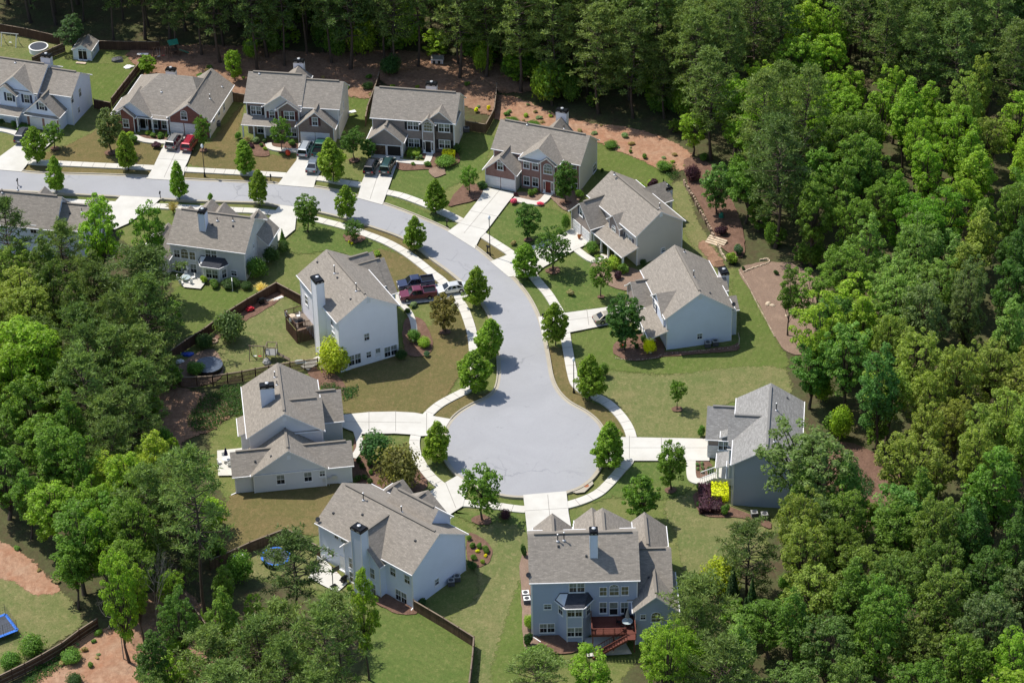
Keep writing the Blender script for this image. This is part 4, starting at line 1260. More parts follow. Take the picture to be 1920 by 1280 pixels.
# tan house turned to the road
h = House(19.53, 363.86, 29.12, 'siding_tan', 'tan-sided house with a long covered porch and dormer, below the stone retaining wall')
h.block('main', 'v', 0, 9.06, 0, 14.78, 5.55, 8.64)
h.block('garage', 'u', -3.1, 3.6, 8.58, 15.3, 3.3, 6.5, faces={'L': 'brick_taupe'})
h.block('dormer', 'u', -0.6, 3.4, 4.13, 7.92, 4.9, 6.55, mat='brick_taupe', vent=False, z0=3.2)
h.shed('L', -2.6, 0.45, -0.1, 9.0, 2.7, 3.6, posts=5)
h.garage('garage', 'L', *cf(808, 590), w=2.2); h.garage('garage', 'L', *cf(875, 632), w=2.2)
h.win('garage', 'L', *cf(840, 470), w=0.9, h=1.35, shut=SH_BLUE)
h.win('main', 'L', *cf(1016, 545), w=1.6, h=1.4, twin=True, shut=SH_BLUE); h.win('main', 'L', *cf(1197, 678), w=1.8, h=1.4, twin=True, shut=SH_BLUE)
h.win('dormer', 'L', *cf(1085, 615), w=1.0, h=1.15, arch=True)
for p in ((1075, 775), (1112, 795), (1150, 815)): h.win('main', 'L', *cf(*p), w=1.0, h=1.7)
h.win('main', 'F', *cf(1452, 755), w=0.6, h=0.7); h.gvent('main', 'F', *cf(1438, 490))
h.block('back', 'u', 5.5, 12.1, 8.2, 13.2, 4.2, 6.4, vent=False)
h.stack(1.1, 1.8, 1249.5, 347, u=12.2, mat='siding_white')
h.pipe('main', 'R', *cf(1090, 190), h=0.5); h.pipe('main', 'R', *cf(1428, 440), h=0.8)
h.done()
# pale blue house
h = House(22.66, 340.41, 12.34, 'siding_dove', 'pale blue house with a blank gable and white chimney, beside the wide mulch bed')
h.block('main', 'v', 0, 10.73, 0, 14.0, 5.76, 9.44)
h.block('garage', 'u', -2.4, 4.0, 7.58, 14.24, 3.2, 5.94, faces={'L': 'brick_taupe'})
h.shed('L', -2.5, 0.5, -0.1, 7.6, 2.7, 3.7, posts=5)
h.block('dormer', 'u', -0.25, 4.4, 0.98, 7.36, 5.4, 7.76, vent=False, z0=3.4)
h.block('back', 'u', 8, 11.9, 1.44, 5.15, 4.6, 6.02, vent=False)
h.block('rear', 'u', 8, 11.6, 6.0, 9.6, 5.2, 6.6, vent=False)
h.win('main', 'F', *cg(847, 760), w=0.7, h=0.9); h.gvent('main', 'F', *cg(853, 468))
h.win('dormer', 'L', *cg(515, 540), w=0.9, h=1.3, shut=SH_BLUE); h.win('main', 'L', *cg(490, 490), w=0.9, h=1.3, shut=SH_BLUE); h.win('main', 'L', *cg(575, 625), w=0.9, h=1.3, shut=SH_BLUE)
for p in ((470, 690), (500, 745)): h.win('main', 'L', *cg(*p), w=1.0, h=1.6)
q = h.local(at(*cg(1040, 640)))
h.stack(1.1, 1.75, 1357, 505, u=11.5, mat='siding_white')
h.pipe('main', 'R', *cg(803, 315), h=1.0); h.pipe('main', 'R', *cg(732, 130), h=0.5); h.rvent('main', 'R', *cg(925, 440))
h.dish((10.6, 0.5, 5.8))
h.done()
# slate house at right
h = House(29.36, 302.33, -7.2, 'siding_slate', 'slate-grey house with stepped cool grey roofs, partly behind a large feathery tree', roof='roof_cool')
h.block('main', 'v', 0, 9.47, 0, 15.85, 7.12, 10.0)
h.block('garage', 'u', -4.0, 4.0, 10.6, 18.4, 3.5, 6.5, mat='brick_taupe')
h.block('mid', 'u', -0.8, 4.6, 4.77, 12.6, 6.3, 9.3)
p0, p1 = h.g(1342, 877, 3.0), h.g(1342, 849, 3.0)
PV0, PV1, PU = p0.y, p1.y, p0.x
h.shed('L', PU, 0.4, PV0, PV1, 3.0, 3.9, posts=2)
h.shed('L', -1.9, -0.4, 10.1, 11.7, 4.3, 4.9)
h.garage('garage', 'F', *ch(655, 660), w=2.4)
h.win('mid', 'F', *ch(705, 620), w=1.2, h=1.4, twin=True)
h.win('main', 'L', *ch(730, 800), w=1.0, h=1.6)
h.pipe('main', 'R', *ch(1102, 355), h=1.1); h.pipe('main', 'R', *ch(1088, 590), h=1.0); h.rvent('main', 'R', *ch(1185, 265)); h.rvent('main', 'R', *ch(1128, 422))
h.spout(0.2, 0.2, 6.9)
st = MB()
for i in range(7):
    st.box(PU - 2.1 + i * 0.3, PU - 1.8 + i * 0.3, PV0 + 0.1, PV0 + 1.5, 0, 0.17 * (i + 1))
st.box(PU + 0.02, 0.3, PV0 + 0.1, PV1 - 0.1, 0, 1.15)
sto = st.build('porch_steps', M['concrete'], h.root)
for y in (PV0 + 0.06, PV0 + 1.54):
    rl = MB(); rl.bar((PU - 2.1, y, 1.0), (PU, y, 2.1), 0.08, 0.08)
    for i in range(8): rl.bar((PU - 2.1 + i * 0.3, y, 0.1), (PU - 2.1 + i * 0.3, y, 1.0 + i * 0.155), 0.04, 0.04)
    rl.build('step_rail', M['white'], h.root)
h.done()
# blue house at the bottom
h = House(1.49, 275.44, 0.43, 'siding_blue', 'blue three-storey house seen from behind, with a bay window and red deck')
h.block('main', 'u', 0, 14.19, 0, 10.86, 9.12, 12.8)
h.block('wing', 'v', 13.13, 19.06, -2.1, 6.0, 5.5, 8.04)
h.block('side', 'u', 12.5, 18.5, 0.2, 11.3, 5.6, 9.7)
h.block('rear', 'v', 12.8, 18.52, 8.0, 15.77, 5.5, 7.95)
h.block('gable', 'v', 0.83, 5.95, 7.0, 12.9, 8.0, 10.36)
h.block('cross', 'v', 6.2, 13.78, 7.0, 13.6, 8.0, 10.5)
h.block('peak', 'v', 6.3, 11.0, 8.0, 14.4, 7.9, 10.0, vent=False)
h.win('main', 'F', *ci(887, 722), w=1.9, h=1.45, twin=True); h.win('main', 'F', *ci(1084, 752), w=0.85, h=1.3, lower='drape', upper='drape'); h.win('main', 'F', *ci(1166, 752), w=1.15, h=1.2, arch=True, lower='drape', upper='blind'); h.win('main', 'F', *ci(1247, 746), w=0.85, h=1.3, lower='drape', upper='drape')
h.win('main', 'F', *ci(667, 865), w=0.85, h=0.75); h.win('main', 'F', *ci(664, 1026), w=1.85, h=1.4, twin=True)
h.win('main', 'F', *ci(1083, 873), w=0.85, h=1.7); h.win('main', 'F', *ci(1162, 880), w=1.0, h=2.0, grid=False, name='glazed_door'); h.win('main', 'F', *ci(1243, 873), w=0.85, h=1.7)
h.win('wing', 'F', *ci(1383, 943), w=0.6, h=0.75); h.win('wing', 'F', *ci(1480, 955), w=1.15, h=1.0, arch=True, lower='drape', upper='drape')
# bay
a0 = h.local(at(*ci(735, 1085)));
f0, t0, n0 = h.face('main', 'F')
ua = h.hit('main', 'F', *ci(748, 900))[0] + OV; ub = h.hit('main', 'F', *ci(985, 900))[0] + OV
P4 = [(ua, 0.38), (ua + 1.05, -1.05), (ub - 1.05, -1.05), (ub, 0.38)]
zb = 6.0
bay = MB()
for (p, q) in zip(P4, P4[1:]): bay.add([(*p, 0), (*q, 0), (*q, zb), (*p, zb)])
h.wmb('siding_blue').mesh(bay.v, bay.f)
for p in P4[1:3]: h.T.box(p[0] - .07, p[0] + .07, p[1] - .07, p[1] + .07, 0, zb)
e = 0.45
Q = [(ua - e, 0.3), (ua + 0.85, -1.5), (ub - 0.85, -1.5), (ub + e, 0.3)]
bm = MB()
top = [(ua + 0.2, 0.36, zb + 1.15), (ua + 1.5, 0.34, zb + 1.15), (ub - 1.5, 0.34, zb + 1.15), (ub - 0.2, 0.36, zb + 1.15)]
h.slab((*Q[0], zb), (*Q[1], zb), top[1], top[0], mat=bm); h.slab((*Q[1], zb), (*Q[2], zb), top[2], top[1], mat=bm); h.slab((*Q[2], zb), (*Q[3], zb), top[3], top[2], mat=bm)
bm.build('bay_roof', M['roof_dark'], h.root)
def fr2(p, q):
    t = (Vector((*q, 0)) - Vector((*p, 0))).normalized(); return (Vector((*p, 0)), t, Vector((t.y, -t.x, 0)))
h.win(fr2(P4[1], P4[2]), '', *ci(873, 905), w=1.9, h=1.5, twin=True); h.win(fr2(P4[0], P4[1]), '', *ci(766, 888), w=0.8, h=1.5); h.win(fr2(P4[2], P4[3]), '', *ci(970, 888), w=0.8, h=1.5)
h.win(fr2(P4[1], P4[2]), '', *ci(870, 1056), w=1.85, h=1.4, twin=True)
q = h.slope('main', 'F', *ci(1018, 503))
h.stack(0.95, 1.2, 1113, 991, v=q.y + 0.6, z0=q.z - 0.8, mat='siding_bluewhite')
for p, hh in (((743, 375), 1.0), ((790, 370), 1.2)): h.pipe('main', 'F', *ci(*p), h=hh)
h.rvent('main', 'F', *ci(748, 415)); h.rvent('main', 'F', *ci(957, 488)); h.rvent('wing', 'L', *ci(1425, 650))
h.spout(0.25, 0.25, 9.0, kick=(1.9, -2.0)); h.dish((-0.05, 0.8, 9.3))
# deck
u0 = ub + 0.1; u1 = 13.4; zd = 3.1; v0 = -3.3
dk = MB()
for i in range(26):
    y = v0 + i * (0.35 - v0) / 26
    dk.box(u0, u1, y + 0.008, y + (0.35 - v0) / 26 - 0.008, zd - 0.04, zd)
dk.box(u0, u1, v0 - 0.05, v0 - 0.005, zd - 0.3, zd - 0.045); dk.box(u0 - 0.05, u0 - 0.005, v0, 0.3, zd - 0.3, zd - 0.045)
deck = dk.build('deck', M['deck_red'], h.root)
for (x, y) in ((u0 + .1, v0 + .1), ((u0 + u1) / 2, v0 + .1), (u1 - .1, v0 + .1)):
    m2 = MB(); m2.box(x - .07, x + .07, y - .07, y + .07, 0, zd - .04); m2.build('deck_post', M['deck_red'], deck)
rl = MB()
def rail(mb, a, b):
    a = Vector(a); b = Vector(b); L = (b - a).length
    up = Vector((0, 0, 1.0)); mb.bar(a + up, b + up, 0.13, 0.06); mb.bar(a + up * 0.12, b + up * 0.12, 0.06, 0.05)
    k = max(2, int(L / 0.16))
    for i in range(k + 1):
        q = a.lerp(b, i / k); w = 0.1 if i % 9 == 0 else 0.04
        mb.bar(q, q + up * (1.0 if w < 0.1 else 1.06), w, w)
us = u1 - 1.1
rail(rl, (u0, v0, zd), (us - 0.1, v0, zd)); rail(rl, (u0, v0, zd), (u0, 0.3, zd)); rail(rl, (u1, v0, zd), (u1, -1.7, zd))
rl.build('deck_rail', M['deck_red'], deck)
stp = MB(); k = 14
sx0, sx1 = us, us - 4.4
for i in range(k):
    x = sx0 + (sx1 - sx0) * i / k; z = zd * (1 - (i + 1) / (k + 1)); stp.box(x - 0.32, x, v0 - 1.15, v0 - 0.06, z - 0.04, z)
for y in (v0 - 1.17, v0 - 0.08):
    stp.bar((sx0, y, zd - 0.15), (sx1, y, 0.05), 0.06, 0.28)
    stp.bar((sx0, y, zd + 0.85), (sx1, y, 1.0), 0.09, 0.06)
    for i in range(k + 1):
        x = sx0 + (sx1 - sx0) * i / k; z = zd * (1 - i / k); stp.bar((x, y, z), (x, y, z + 0.9), 0.05, 0.05)
stp.box(us, u1, v0 - 1.15, v0 - 0.06, zd - 0.04, zd)
rail(stp, (u1, v0 - 1.17, zd), (u1, v0 - 0.05, zd))
stp.build('deck_stairs', M['deck_red'], deck)
DECK_TABLE = h.world((u0 + 4.6, -1.6, zd))
DECK_GRILL = h.world((u1 - 0.9, -0.7, zd))
h.done()
# centre-left near house
h = House(-26.8, 292.95, -41.16, 'siding_dove', 'pale grey house set at an angle, with a rear chimney beside a white patio', roof='roof')
h.block('main', 'u', 0, 17.53, 0, 11.08, 6.07, 9.52)
h.block('wing', 'v', 5.6, 12.72, -1.1, 5.6, 5.41, 8.98, mat='siding_dove')
h.block('front', 'v', 3.75, 11.63, 6.0, 14.2, 4.2, 6.9); h.block('front2', 'v', 0.72, 4.6, 6.0, 14.6, 4.5, 6.1)
h.block('raised', 'u', 6.2, 14.2, 6.2, 11.9, 6.9, 9.75)
h.win('main', 'F', *cj(843, 493), w=0.6, h=1.0); h.win('main', 'F', *cj(905, 525), w=1.4, h=1.2, lower='blind'); h.win('main', 'F', *cj(805, 620), w=1.1, h=0.9)
h.door('main', 'F', *cj(897, 700), mat='white', lights=False)
for p in ((960, 702), (966, 820), (1110, 775), (1118, 890)): h.win('wing', 'F', *cj(*p), w=0.95, h=1.6, lower='drape', upper='blind')
h.win('main', 'F', *cj(1268, 765), w=0.9, h=1.3); h.win('main', 'F', *cj(1375, 822), w=0.9, h=1.3); h.win('main', 'F', *cj(1330, 950), w=1.9, h=1.7, twin=True)
h.win('main', 'R', *cj(1595, 840), w=0.7, h=0.95); h.gvent('main', 'R', *cj(1608, 500))
h.stack(1.75, 1.3, 673, 986, v=-1.4, mat='siding_bluewhite')
h.pipe('main', 'F', *cj(1046, 228), h=1.1); h.pipe('main', 'B', *cj(1332, 318), h=0.9)
for p in ((820, 328), (1038, 340), (1435, 535)): h.rvent('main', 'F', *cj(*p))
h.dish((0.4, 0.3, 6.1)); h.spout(17.1, 0.3, 6.0, kick=(0.2, -0.9))
h.done()
# left house with low wing
h = House(-37.13, 312.42, 7.4, 'siding_grey', 'grey house of a tall gable and long low wing, at the curved white drive')
h.block('main', 'v', 0, 10.86, 0, 12.79, 6.0, 9.58)
h.block('low', 'u', -2.55, 14.37, -4.75, 1.16, 3.09, 5.31)
h.block('cross', 'v', 0.03, 10.76, -5.1, 1.6, 3.2, 6.92)
h.block('right', 'u', 9.0, 13.97, 5.61, 13.26, 3.4, 6.28); h.block('gable', 'u', 5.5, 10.95, 0.23, 8.21, 6.05, 8.88)
h.win('cross', 'F', *ck(665, 1033), w=1.05, h=1.5); h.win('cross', 'F', *ck(870, 1012), w=1.0, h=1.5); h.win('cross', 'F', *ck(977, 988), w=0.7, h=0.85)
h.gvent('cross', 'F', *ck(725, 868)); h.gvent('main', 'F', *ck(693, 580))
q = h.slope('main', 'L', *ck(565, 470))
h.stack(1.9, 1.0, 500, 719, v=q.y + 0.5, z0=q.z - 1.2, mat='siding_bluewhite')
h.pipe('main', 'L', *ck(622, 268), h=0.9); h.pipe('main', 'L', *ck(638, 325), h=0.7)
h.rvent('cross', 'L', *ck(593, 862)); h.rvent('low', 'F', *ck(473, 900))
h.shed('L', -1.1, 0.4, 2.2, 6.6, 5.0, 5.6); h.wmb('siding_grey').box(-0.75, 0.35, 2.5, 6.3, 0, 5.0)
h.win('main', 'L', *ck(405, 730), w=0.9, h=1.6)
h.spout(-2.1, -4.4, 2.9, kick=(-0.8, -0.3)); h.spout(13.95, -4.4, 2.9)
mt = MB()
for x in (9.9, 10.6): mt.box(x, x + 0.3, -4.85, -4.72, 0.9, 1.5)
mt.bar((10.05, -4.78, 0.1), (10.05, -4.78, 0.9), 0.05, 0.05); mt.bar((10.75, -4.78, 0.1), (10.75, -4.78, 1.0), 0.05, 0.05); mt.box(11.2, 11.9, -4.82, -4.72, 1.0, 1.7)
mt.build('meter_box', M['steel'], h.root)
h.done()
# white house with trucks
h = House(-25.46, 336.39, 26.17, 'siding_white', 'white-sided house with a tall white chimney and small rear deck, beside the parked pickups')
h.block('main', 'v', 0, 10.09, 0, 14.82, 9.0, 12.05)
h.block('right', 'u', 5.2, 13.2, 7.6, 16.6, 5.9, 9.7); h.block('right2', 'u', 7.0, 11.8, 8.6, 17.6, 7.0, 10.6, vent=True)
h.win('main', 'F', *cL(1630, 605), w=0.75, h=1.15); h.win('main', 'F', *cL(1645, 738), w=0.7, h=1.0); h.win('main', 'F', *cL(1810, 710), w=2.0, h=1.7, twin=True); h.win('main', 'F', *cL(1540, 775), w=1.9, h=1.7, twin=True)
h.win('main', 'F', *cL(1715, 725), w=0.7, h=1.6, lower='door_white', upper='blind', name='glazed_door')
for p in ((1180, 330), (1372, 492), (1382, 605), (1325, 570)): h.win('main', 'L', *cL(*p), w=0.9, h=1.5)
h.gvent('main', 'F', *cL(1645, 335))
q = h.hit('main', 'L', *cL(1245, 400)); p0, t, n = h.face('main', 'L'); c = p0 + t * q[0]
h.stack(1.2, 1.9, 594.5, 520, u=-0.2, mat='siding_white')
for p, hh in (((1390, 130), 1.3), ((1553, 262), 1.3)): h.pipe('main', 'L', *cL(*p), h=hh)
for p in ((1260, 48), (1410, 165), (1510, 325)): h.rvent('main', 'L', *cL(*p))
dk = MB(); zd = 2.6
c = h.g(*cL(1150, 500), zd)
x0, x1, y0, y1 = c.x - 1.6, 0.38, c.y - 1.3, c.y + 3.0
for i in range(20):
    y = y0 + i * (y1 - y0) / 20; dk.box(x0, x1, y + .008, y + (y1 - y0) / 20 - .008, zd - .04, zd)
deck = dk.build('deck', M['deck_grey'], h.root)
rl = MB(); rail(rl, (x0, y0, zd), (x1 - .5, y0, zd)); rail(rl, (x0, y0, zd), (x0, y1, zd)); rail(rl, (x0, y1, zd), (x1, y1, zd))
rl.build('deck_rail', M['fence_dark'], deck)
for (x, y) in ((x0 + .1, y0 + .1), (x0 + .1, y1 - .1)):
    m2 = MB(); m2.box(x - .07, x + .07, y - .07, y + .07, 0, zd - .04); m2.build('deck_post', M['fence_dark'], deck)
sk = MB()
for i in range(24):
    y = y0 + 0.05 + i * (y1 - y0) / 24; sk.box(x0 + 0.01, x0 + 0.04, y, y + 0.12, 0.1, zd - 0.3)
for i in range(12):
    x = x0 + 0.05 + i * (x1 - x0) / 12; sk.box(x, x + 0.12, y0 + 0.01, y0 + 0.04, 0.1, zd - 0.3)
sk.build('deck_skirt', M['fence_dark'], deck)
WDECK = [h.world((x0 + 0.6, (y0 + y1) / 2 + 0.7, zd)), h.world((x0 + 1.0, y0 + 0.7, zd))]
h.done()
# grey house, left middle
h = House(-53.16, 365.44, -15.76, 'siding_grey', 'grey house seen from behind, with arched and bay windows, above a bright green lawn')
h.block('main', 'u', 0, 12.91, 0, 10.22, 5.3, 8.62)
h.block('side', 'v', 7.89, 14.42, 6.0, 11.4, 3.3, 6.3, mat='siding_putty'); h.block('west', 'v', -4.6, 0.6, -1.2, 6.0, 3.0, 5.2, mat='siding_putty')
h.peak('front1', 397, 373, 12.2, 2.9, 2.6, 5.4); h.peak('front2', 421, 379, 12.0, 2.4, 2.2, 5.4); h.peak('front3', 357.5, 385, 10.8, 1.0, 0.9, 5.2)
h.win('main', 'F', *cm(1327, 781), w=0.9, h=1.35); h.win('main', 'F', *cm(1385, 792), w=1.15, h=1.2, arch=True, lower='drape', upper='drape'); h.win('main', 'F', *cm(1443, 799), w=0.9, h=1.35, lower='drape', upper='drape'); h.win('main', 'F', *cm(1583, 787), w=1.8, h=1.4, twin=True)
h.win('main', 'F', *cm(1338, 886), w=0.9, h=1.7); h.win('main', 'F', *cm(1393, 896), w=1.0, h=1.95, grid=False, lower='blind', name='glazed_door'); h.win('main', 'F', *cm(1453, 902), w=0.95, h=1.7); h.win('main', 'F', *cm(1755, 928), w=0.85, h=0.85)
ua = h.hit('main', 'F', *cm(1515, 930))[0] + OV; ub = h.hit('main', 'F', *cm(1705, 945))[0] + OV; zb = 2.75
P4 = [(ua, 0.38), (ua + 0.8, -0.9), (ub - 0.8, -0.9), (ub, 0.38)]
for (p, q) in zip(P4, P4[1:]): h.wmb('siding_grey').add([(*p, 0), (*q, 0), (*q, zb), (*p, zb)])
for p in P4: h.T.box(p[0] - .07, p[0] + .07, p[1] - .07, p[1] + .07, 0, zb)
Q = [(ua - .4, 0.3), (ua + .6, -1.3), (ub - .6, -1.3), (ub + .4, 0.3)]
top = [(ua + 0.1, 0.36, zb + 0.95), (ua + 1.2, 0.34, zb + 0.95), (ub - 1.2, 0.34, zb + 0.95), (ub - 0.1, 0.36, zb + 0.95)]
bm = MB()
for i in range(3): h.slab((*Q[i], zb), (*Q[i + 1], zb), top[i + 1], top[i], mat=bm)
bm.build('bay_roof', M['roof_dark'], h.root)
h.win(fr2(P4[1], P4[2]), '', *cm(1590, 935), w=1.9, h=1.5, twin=True); h.win(fr2(P4[2], P4[3]), '', *cm(1680, 932), w=0.8, h=1.5)
for p in ((238, 622), (190, 680), (198, 795)): h.win('main', 'R', *cl2(*p), w=0.75, h=1.3)
h.win('main', 'R', *cl2(140, 725), w=0.5, h=0.7)
q = h.slope('main', 'F', *cm(1512, 612))
h.stack(1.0, 1.3, 379, 392, v=q.y + 0.6, z0=q.z - 1.0, mat='siding_dove')
h.pipe('main', 'F', *cm(1630, 535), h=0.6); h.pipe('main', 'F', *cm(1748, 535), h=0.7); h.rvent('main', 'F', *cm(1593, 565)); h.rvent('main', 'F', *cm(1748, 577))
h.done()
# house at the left edge
h = House(-80.36, 371.77, -12.26, 'siding_bluewhite', 'long-roofed pale house at the left edge, mostly behind dark pines')
h.block('main', 'u', -9, 9.71, 0, 8.22, 5.43, 9.2)
h.block('low', 'u', 8.2, 14.15, 1.05, 8.74, 5.0, 7.5)
h.peak('front', 84, 349, 10.4, 2.3, 2.3, 4.5); h.peak('front2', 180, 364, 10.6, 2.1, 2.2, 4.5)
h.win('main', 'F', *cm(380, 640), w=0.95, h=1.4, upper='glass')
h.win('main', 'F', *cm(250, 600), w=0.95, h=1.4); h.win('low', 'R', *cm(735, 520), w=0.9, h=1.3)
h.pipe('main', 'F', *cm(18, 325), h=0.7); h.pipe('main', 'F', *cm(134, 305), h=0.6); h.pipe('low', 'F', *cm(615, 470), h=0.7); h.rvent('low', 'F', *cm(525, 480)); h.rvent('main', 'F', *cm(135, 470))
h.done()
# garden shed and dog house
p = at(141, 111)
h = House(p.x, p.y, -12, 'siding_bluewhite', 'small pale blue garden shed with double doors in the far yard', name='garden_shed', cat='shed', group='outbuildings')
h.block('main', 'v', -0.3, 3.3, -0.3, 3.9, 2.0, 3.1, ov=0.15, vent=False)
h.door('main', 'F', *ca(605, 415), w=0.7, h=1.65, mat='black', lights=False); h.door('main', 'F', *ca(637, 417), w=0.7, h=1.65, mat='black', lights=False)
h.win('main', 'R', *ca(707, 378), w=0.5, h=0.6); h.done()
p = at(808, 121)
h = House(p.x, p.y, -6, 'siding_cream', 'tiny dog house with two dark openings among the pines behind the open-garage house', name='dog_house', cat='dog house', group='outbuildings')
h.block('main', 'u', 0, 2.2, 0, 1.6, 1.0, 1.5, ov=0.1, vent=False)
for x in (0.55, 1.45):
    b = MB(); b.box(x - 0.2, x + 0.2, 0.07, 0.09, 0.1, 0.7); b.build('doorway', M['interior'], h.root)  # doorways are flat dark panels, inner shade painted in
h.done()
# ------------------------------------------------------------------ trees
def unit(v):
    return v / np.maximum(np.linalg.norm(v, axis=1, keepdims=True), 1e-9)

def leaf_mesh(name, C, Nn, size, aspect=0.6, mat='leaf'):
    """one small diamond per leaf spray: centres C, facing Nn"""
    n = len(C)
    r = RNG.normal(size=(n, 3))
    T = unit(np.cross(Nn, r)); B = np.cross(Nn, T)
    s = size[:, None] if isinstance(size, np.ndarray) else size
    V = np.empty((n, 4, 3))
    V[:, 0] = C + T * s; V[:, 1] = C + B * s * aspect; V[:, 2] = C - T * s; V[:, 3] = C - B * s * aspect
    me = bpy.data.meshes.new(name)
    me.vertices.add(n * 4); me.vertices.foreach_set('co', V.ravel().astype(np.float32))
    me.loops.add(n * 4); me.loops.foreach_set('vertex_index', np.arange(n * 4, dtype=np.int32))
    me.polygons.add(n); me.polygons.foreach_set('loop_start', np.arange(0, n * 4, 4, dtype=np.int32)); me.polygons.foreach_set('loop_total', np.full(n, 4, dtype=np.int32))
    me.materials.append(M[mat])
    me.update(calc_edges=True)
    return me

def trunk_mesh(name, H, r, limbs, mat='bark', lean=0.0):
    mb = MB(); k = 6; p = []
    for i in range(k + 1):
        z = H * i / k
        p.append((Vector((lean * math.sin(i * 1.3) * H * 0.02, lean * math.cos(i * 1.7) * H * 0.02, z)), r * (1 - 0.85 * i / k) * (1.35 if i == 0 else 1)))
    for (a, ra), (b, rb) in zip(p, p[1:]): mb.tube(a, b, ra, rb, 7, cap=False)
    for (z, end, rr) in limbs:
        mb.tube((0, 0, z), end, rr, rr * 0.3, 5, cap=False)
    me = bpy.data.meshes.new(name)
    me.from_pydata(mb.v, [], mb.f); me.materials.append(M[mat])
    me.polygons.foreach_set('use_smooth', [True] * len(me.polygons))
    return me

def puffs(centres, radii, per, size, up=0.5, bottom=-0.35, flat=0.8):
    """leaves on the outer shell of many clumps"""
    Cs = []; Ns = []; Sz = []
    for c, r in zip(centres, radii):
        d = unit(RNG.normal(size=(per * 2, 3))); d = d[d[:, 2] > bottom][:per]
        rad = r * (0.55 + 0.5 * RNG.random((len(d), 1)) ** 0.6)
        q = d * rad; q[:, 2] *= flat
        Cs.append(c + q)
        Ns.append(unit(d * 0.8 + np.array([0, 0, up]) + RNG.normal(size=d.shape) * 0.42))
        Sz.append(size * (0.65 + 0.7 * RNG.random(len(d))))
    return np.vstack(Cs), np.vstack(Ns), np.concatenate(Sz)

def broad(i, H=16.0, R=4.0, base=0.28, nclump=95, per=80, size=0.175, shape=1.0, crad=(0.11, 0.22)):
    """broadleaf: uneven lobes round an ellipsoid, holes between"""
    cs = []; rs = []
    lob = unit(RNG.normal(size=(5, 3)))
    k = 0
    while len(cs) < nclump and k < 3000:
        k += 1
        d = unit(RNG.normal(size=(1, 3)))[0]
        f = 0.45 + 0.55 * RNG.random() ** 0.5
        amp = 0.66 + 0.44 * max(0, float((lob @ d).max())) ** 3
        z = d[2] * f * amp
        w = 1.0 if shape == 1.0 else (1.0 - 0.55 * max(0.0, z)) if shape > 1 else 1.0
        p = np.array([d[0] * f * R * amp * w, d[1] * f * R * amp * w, H * (base + (1 - base) * (0.5 + 0.48 * z))])
        if all(np.linalg.norm(p - q) > R * 0.15 for q in cs):
            cs.append(p); rs.append(R * (crad[0] + (crad[1] - crad[0]) * RNG.random()))
    C, Nn, Sz = puffs(cs, rs, per, size)
    crown = leaf_mesh('crown', C, Nn, Sz)
    lim = [(H * (base * 0.8 + 0.25 * RNG.random()), tuple(cs[j]), 0.09 * R / 4) for j in range(0, len(cs), 3)]
    return trunk_mesh('trunk', H * 0.85, 0.05 * R + 0.05, lim, lean=1), crown, H, R * 1.12

def maple(i, H=7.0, R=1.8):
    ph = RNG.random(3) * 6.3; hi = 0.9 + 0.25 * RNG.random(); lx, ly = RNG.normal(size=2) * 0.16
    """young street maple: clear stem, egg-shaped crown coming to a point"""
    cs = []; rs = []; zb = 0.16 * H; k = 0
    while len(cs) < 190 and k < 8000:
        k += 1
        t = RNG.random() ** 1.15
        prof = (math.sin(PI * min(1, (t * 0.82 + 0.2))) ** 0.8) * (1 - 0.25 * t) + 0.05
        a = RNG.random() * 2 * PI; f = 0.55 + 0.45 * RNG.random()
        prof *= 1 + 0.17 * math.sin(2 * a + ph[0]) + 0.12 * math.sin(3 * a + ph[1] + 4 * t) + 0.10 * math.sin(9 * t + ph[2])
        p = np.array([math.cos(a) * R * prof * f + lx * t, math.sin(a) * R * prof * f + ly * t, zb + (H - zb) * t ** hi * 0.97])
        if all(np.linalg.norm(p - q) > 0.23 for q in cs):
            cs.append(p); rs.append(0.26 + 0.17 * RNG.random())
    C, Nn, Sz = puffs(cs, rs, 56, 0.115, 0.45, -0.5, 0.85)
    lim = [(zb + (H - zb) * 0.5 * max(0, (c[2] - zb) / (H - zb)), tuple(c), 0.03) for c in cs[::4]]
    return trunk_mesh('trunk', H * 0.92, 0.085, lim), leaf_mesh('crown', C, Nn, Sz, 0.75), H, R * 1.1

def loose(i, H=7.0, R=2.2, n=95, per=40, size=0.14, base=0.2):
    """open yard tree: twiggy, airy crown on visible limbs"""
    cs = []; rs = []
    for _ in range(n):
        d = unit(RNG.normal(size=(1, 3)))[0]; f = 0.3 + 0.7 * RNG.random() ** 0.6
        cs.append(np.array([d[0] * R * f, d[1] * R * f, H * (base + (1 - base) * (0.5 + 0.5 * d[2] * f))])); rs.append(R * (0.12 + 0.12 * RNG.random()))
    C, Nn, Sz = puffs(cs, rs, per, size, 0.4, -0.6)
    lim = [(H * (base + 0.1 + 0.2 * RNG.random()), tuple(c), 0.04) for c in cs[::3]]
    return trunk_mesh('trunk', H * 0.9, 0.11, lim, lean=1), leaf_mesh('crown', C, Nn, Sz, 0.6), H, R * 1.08

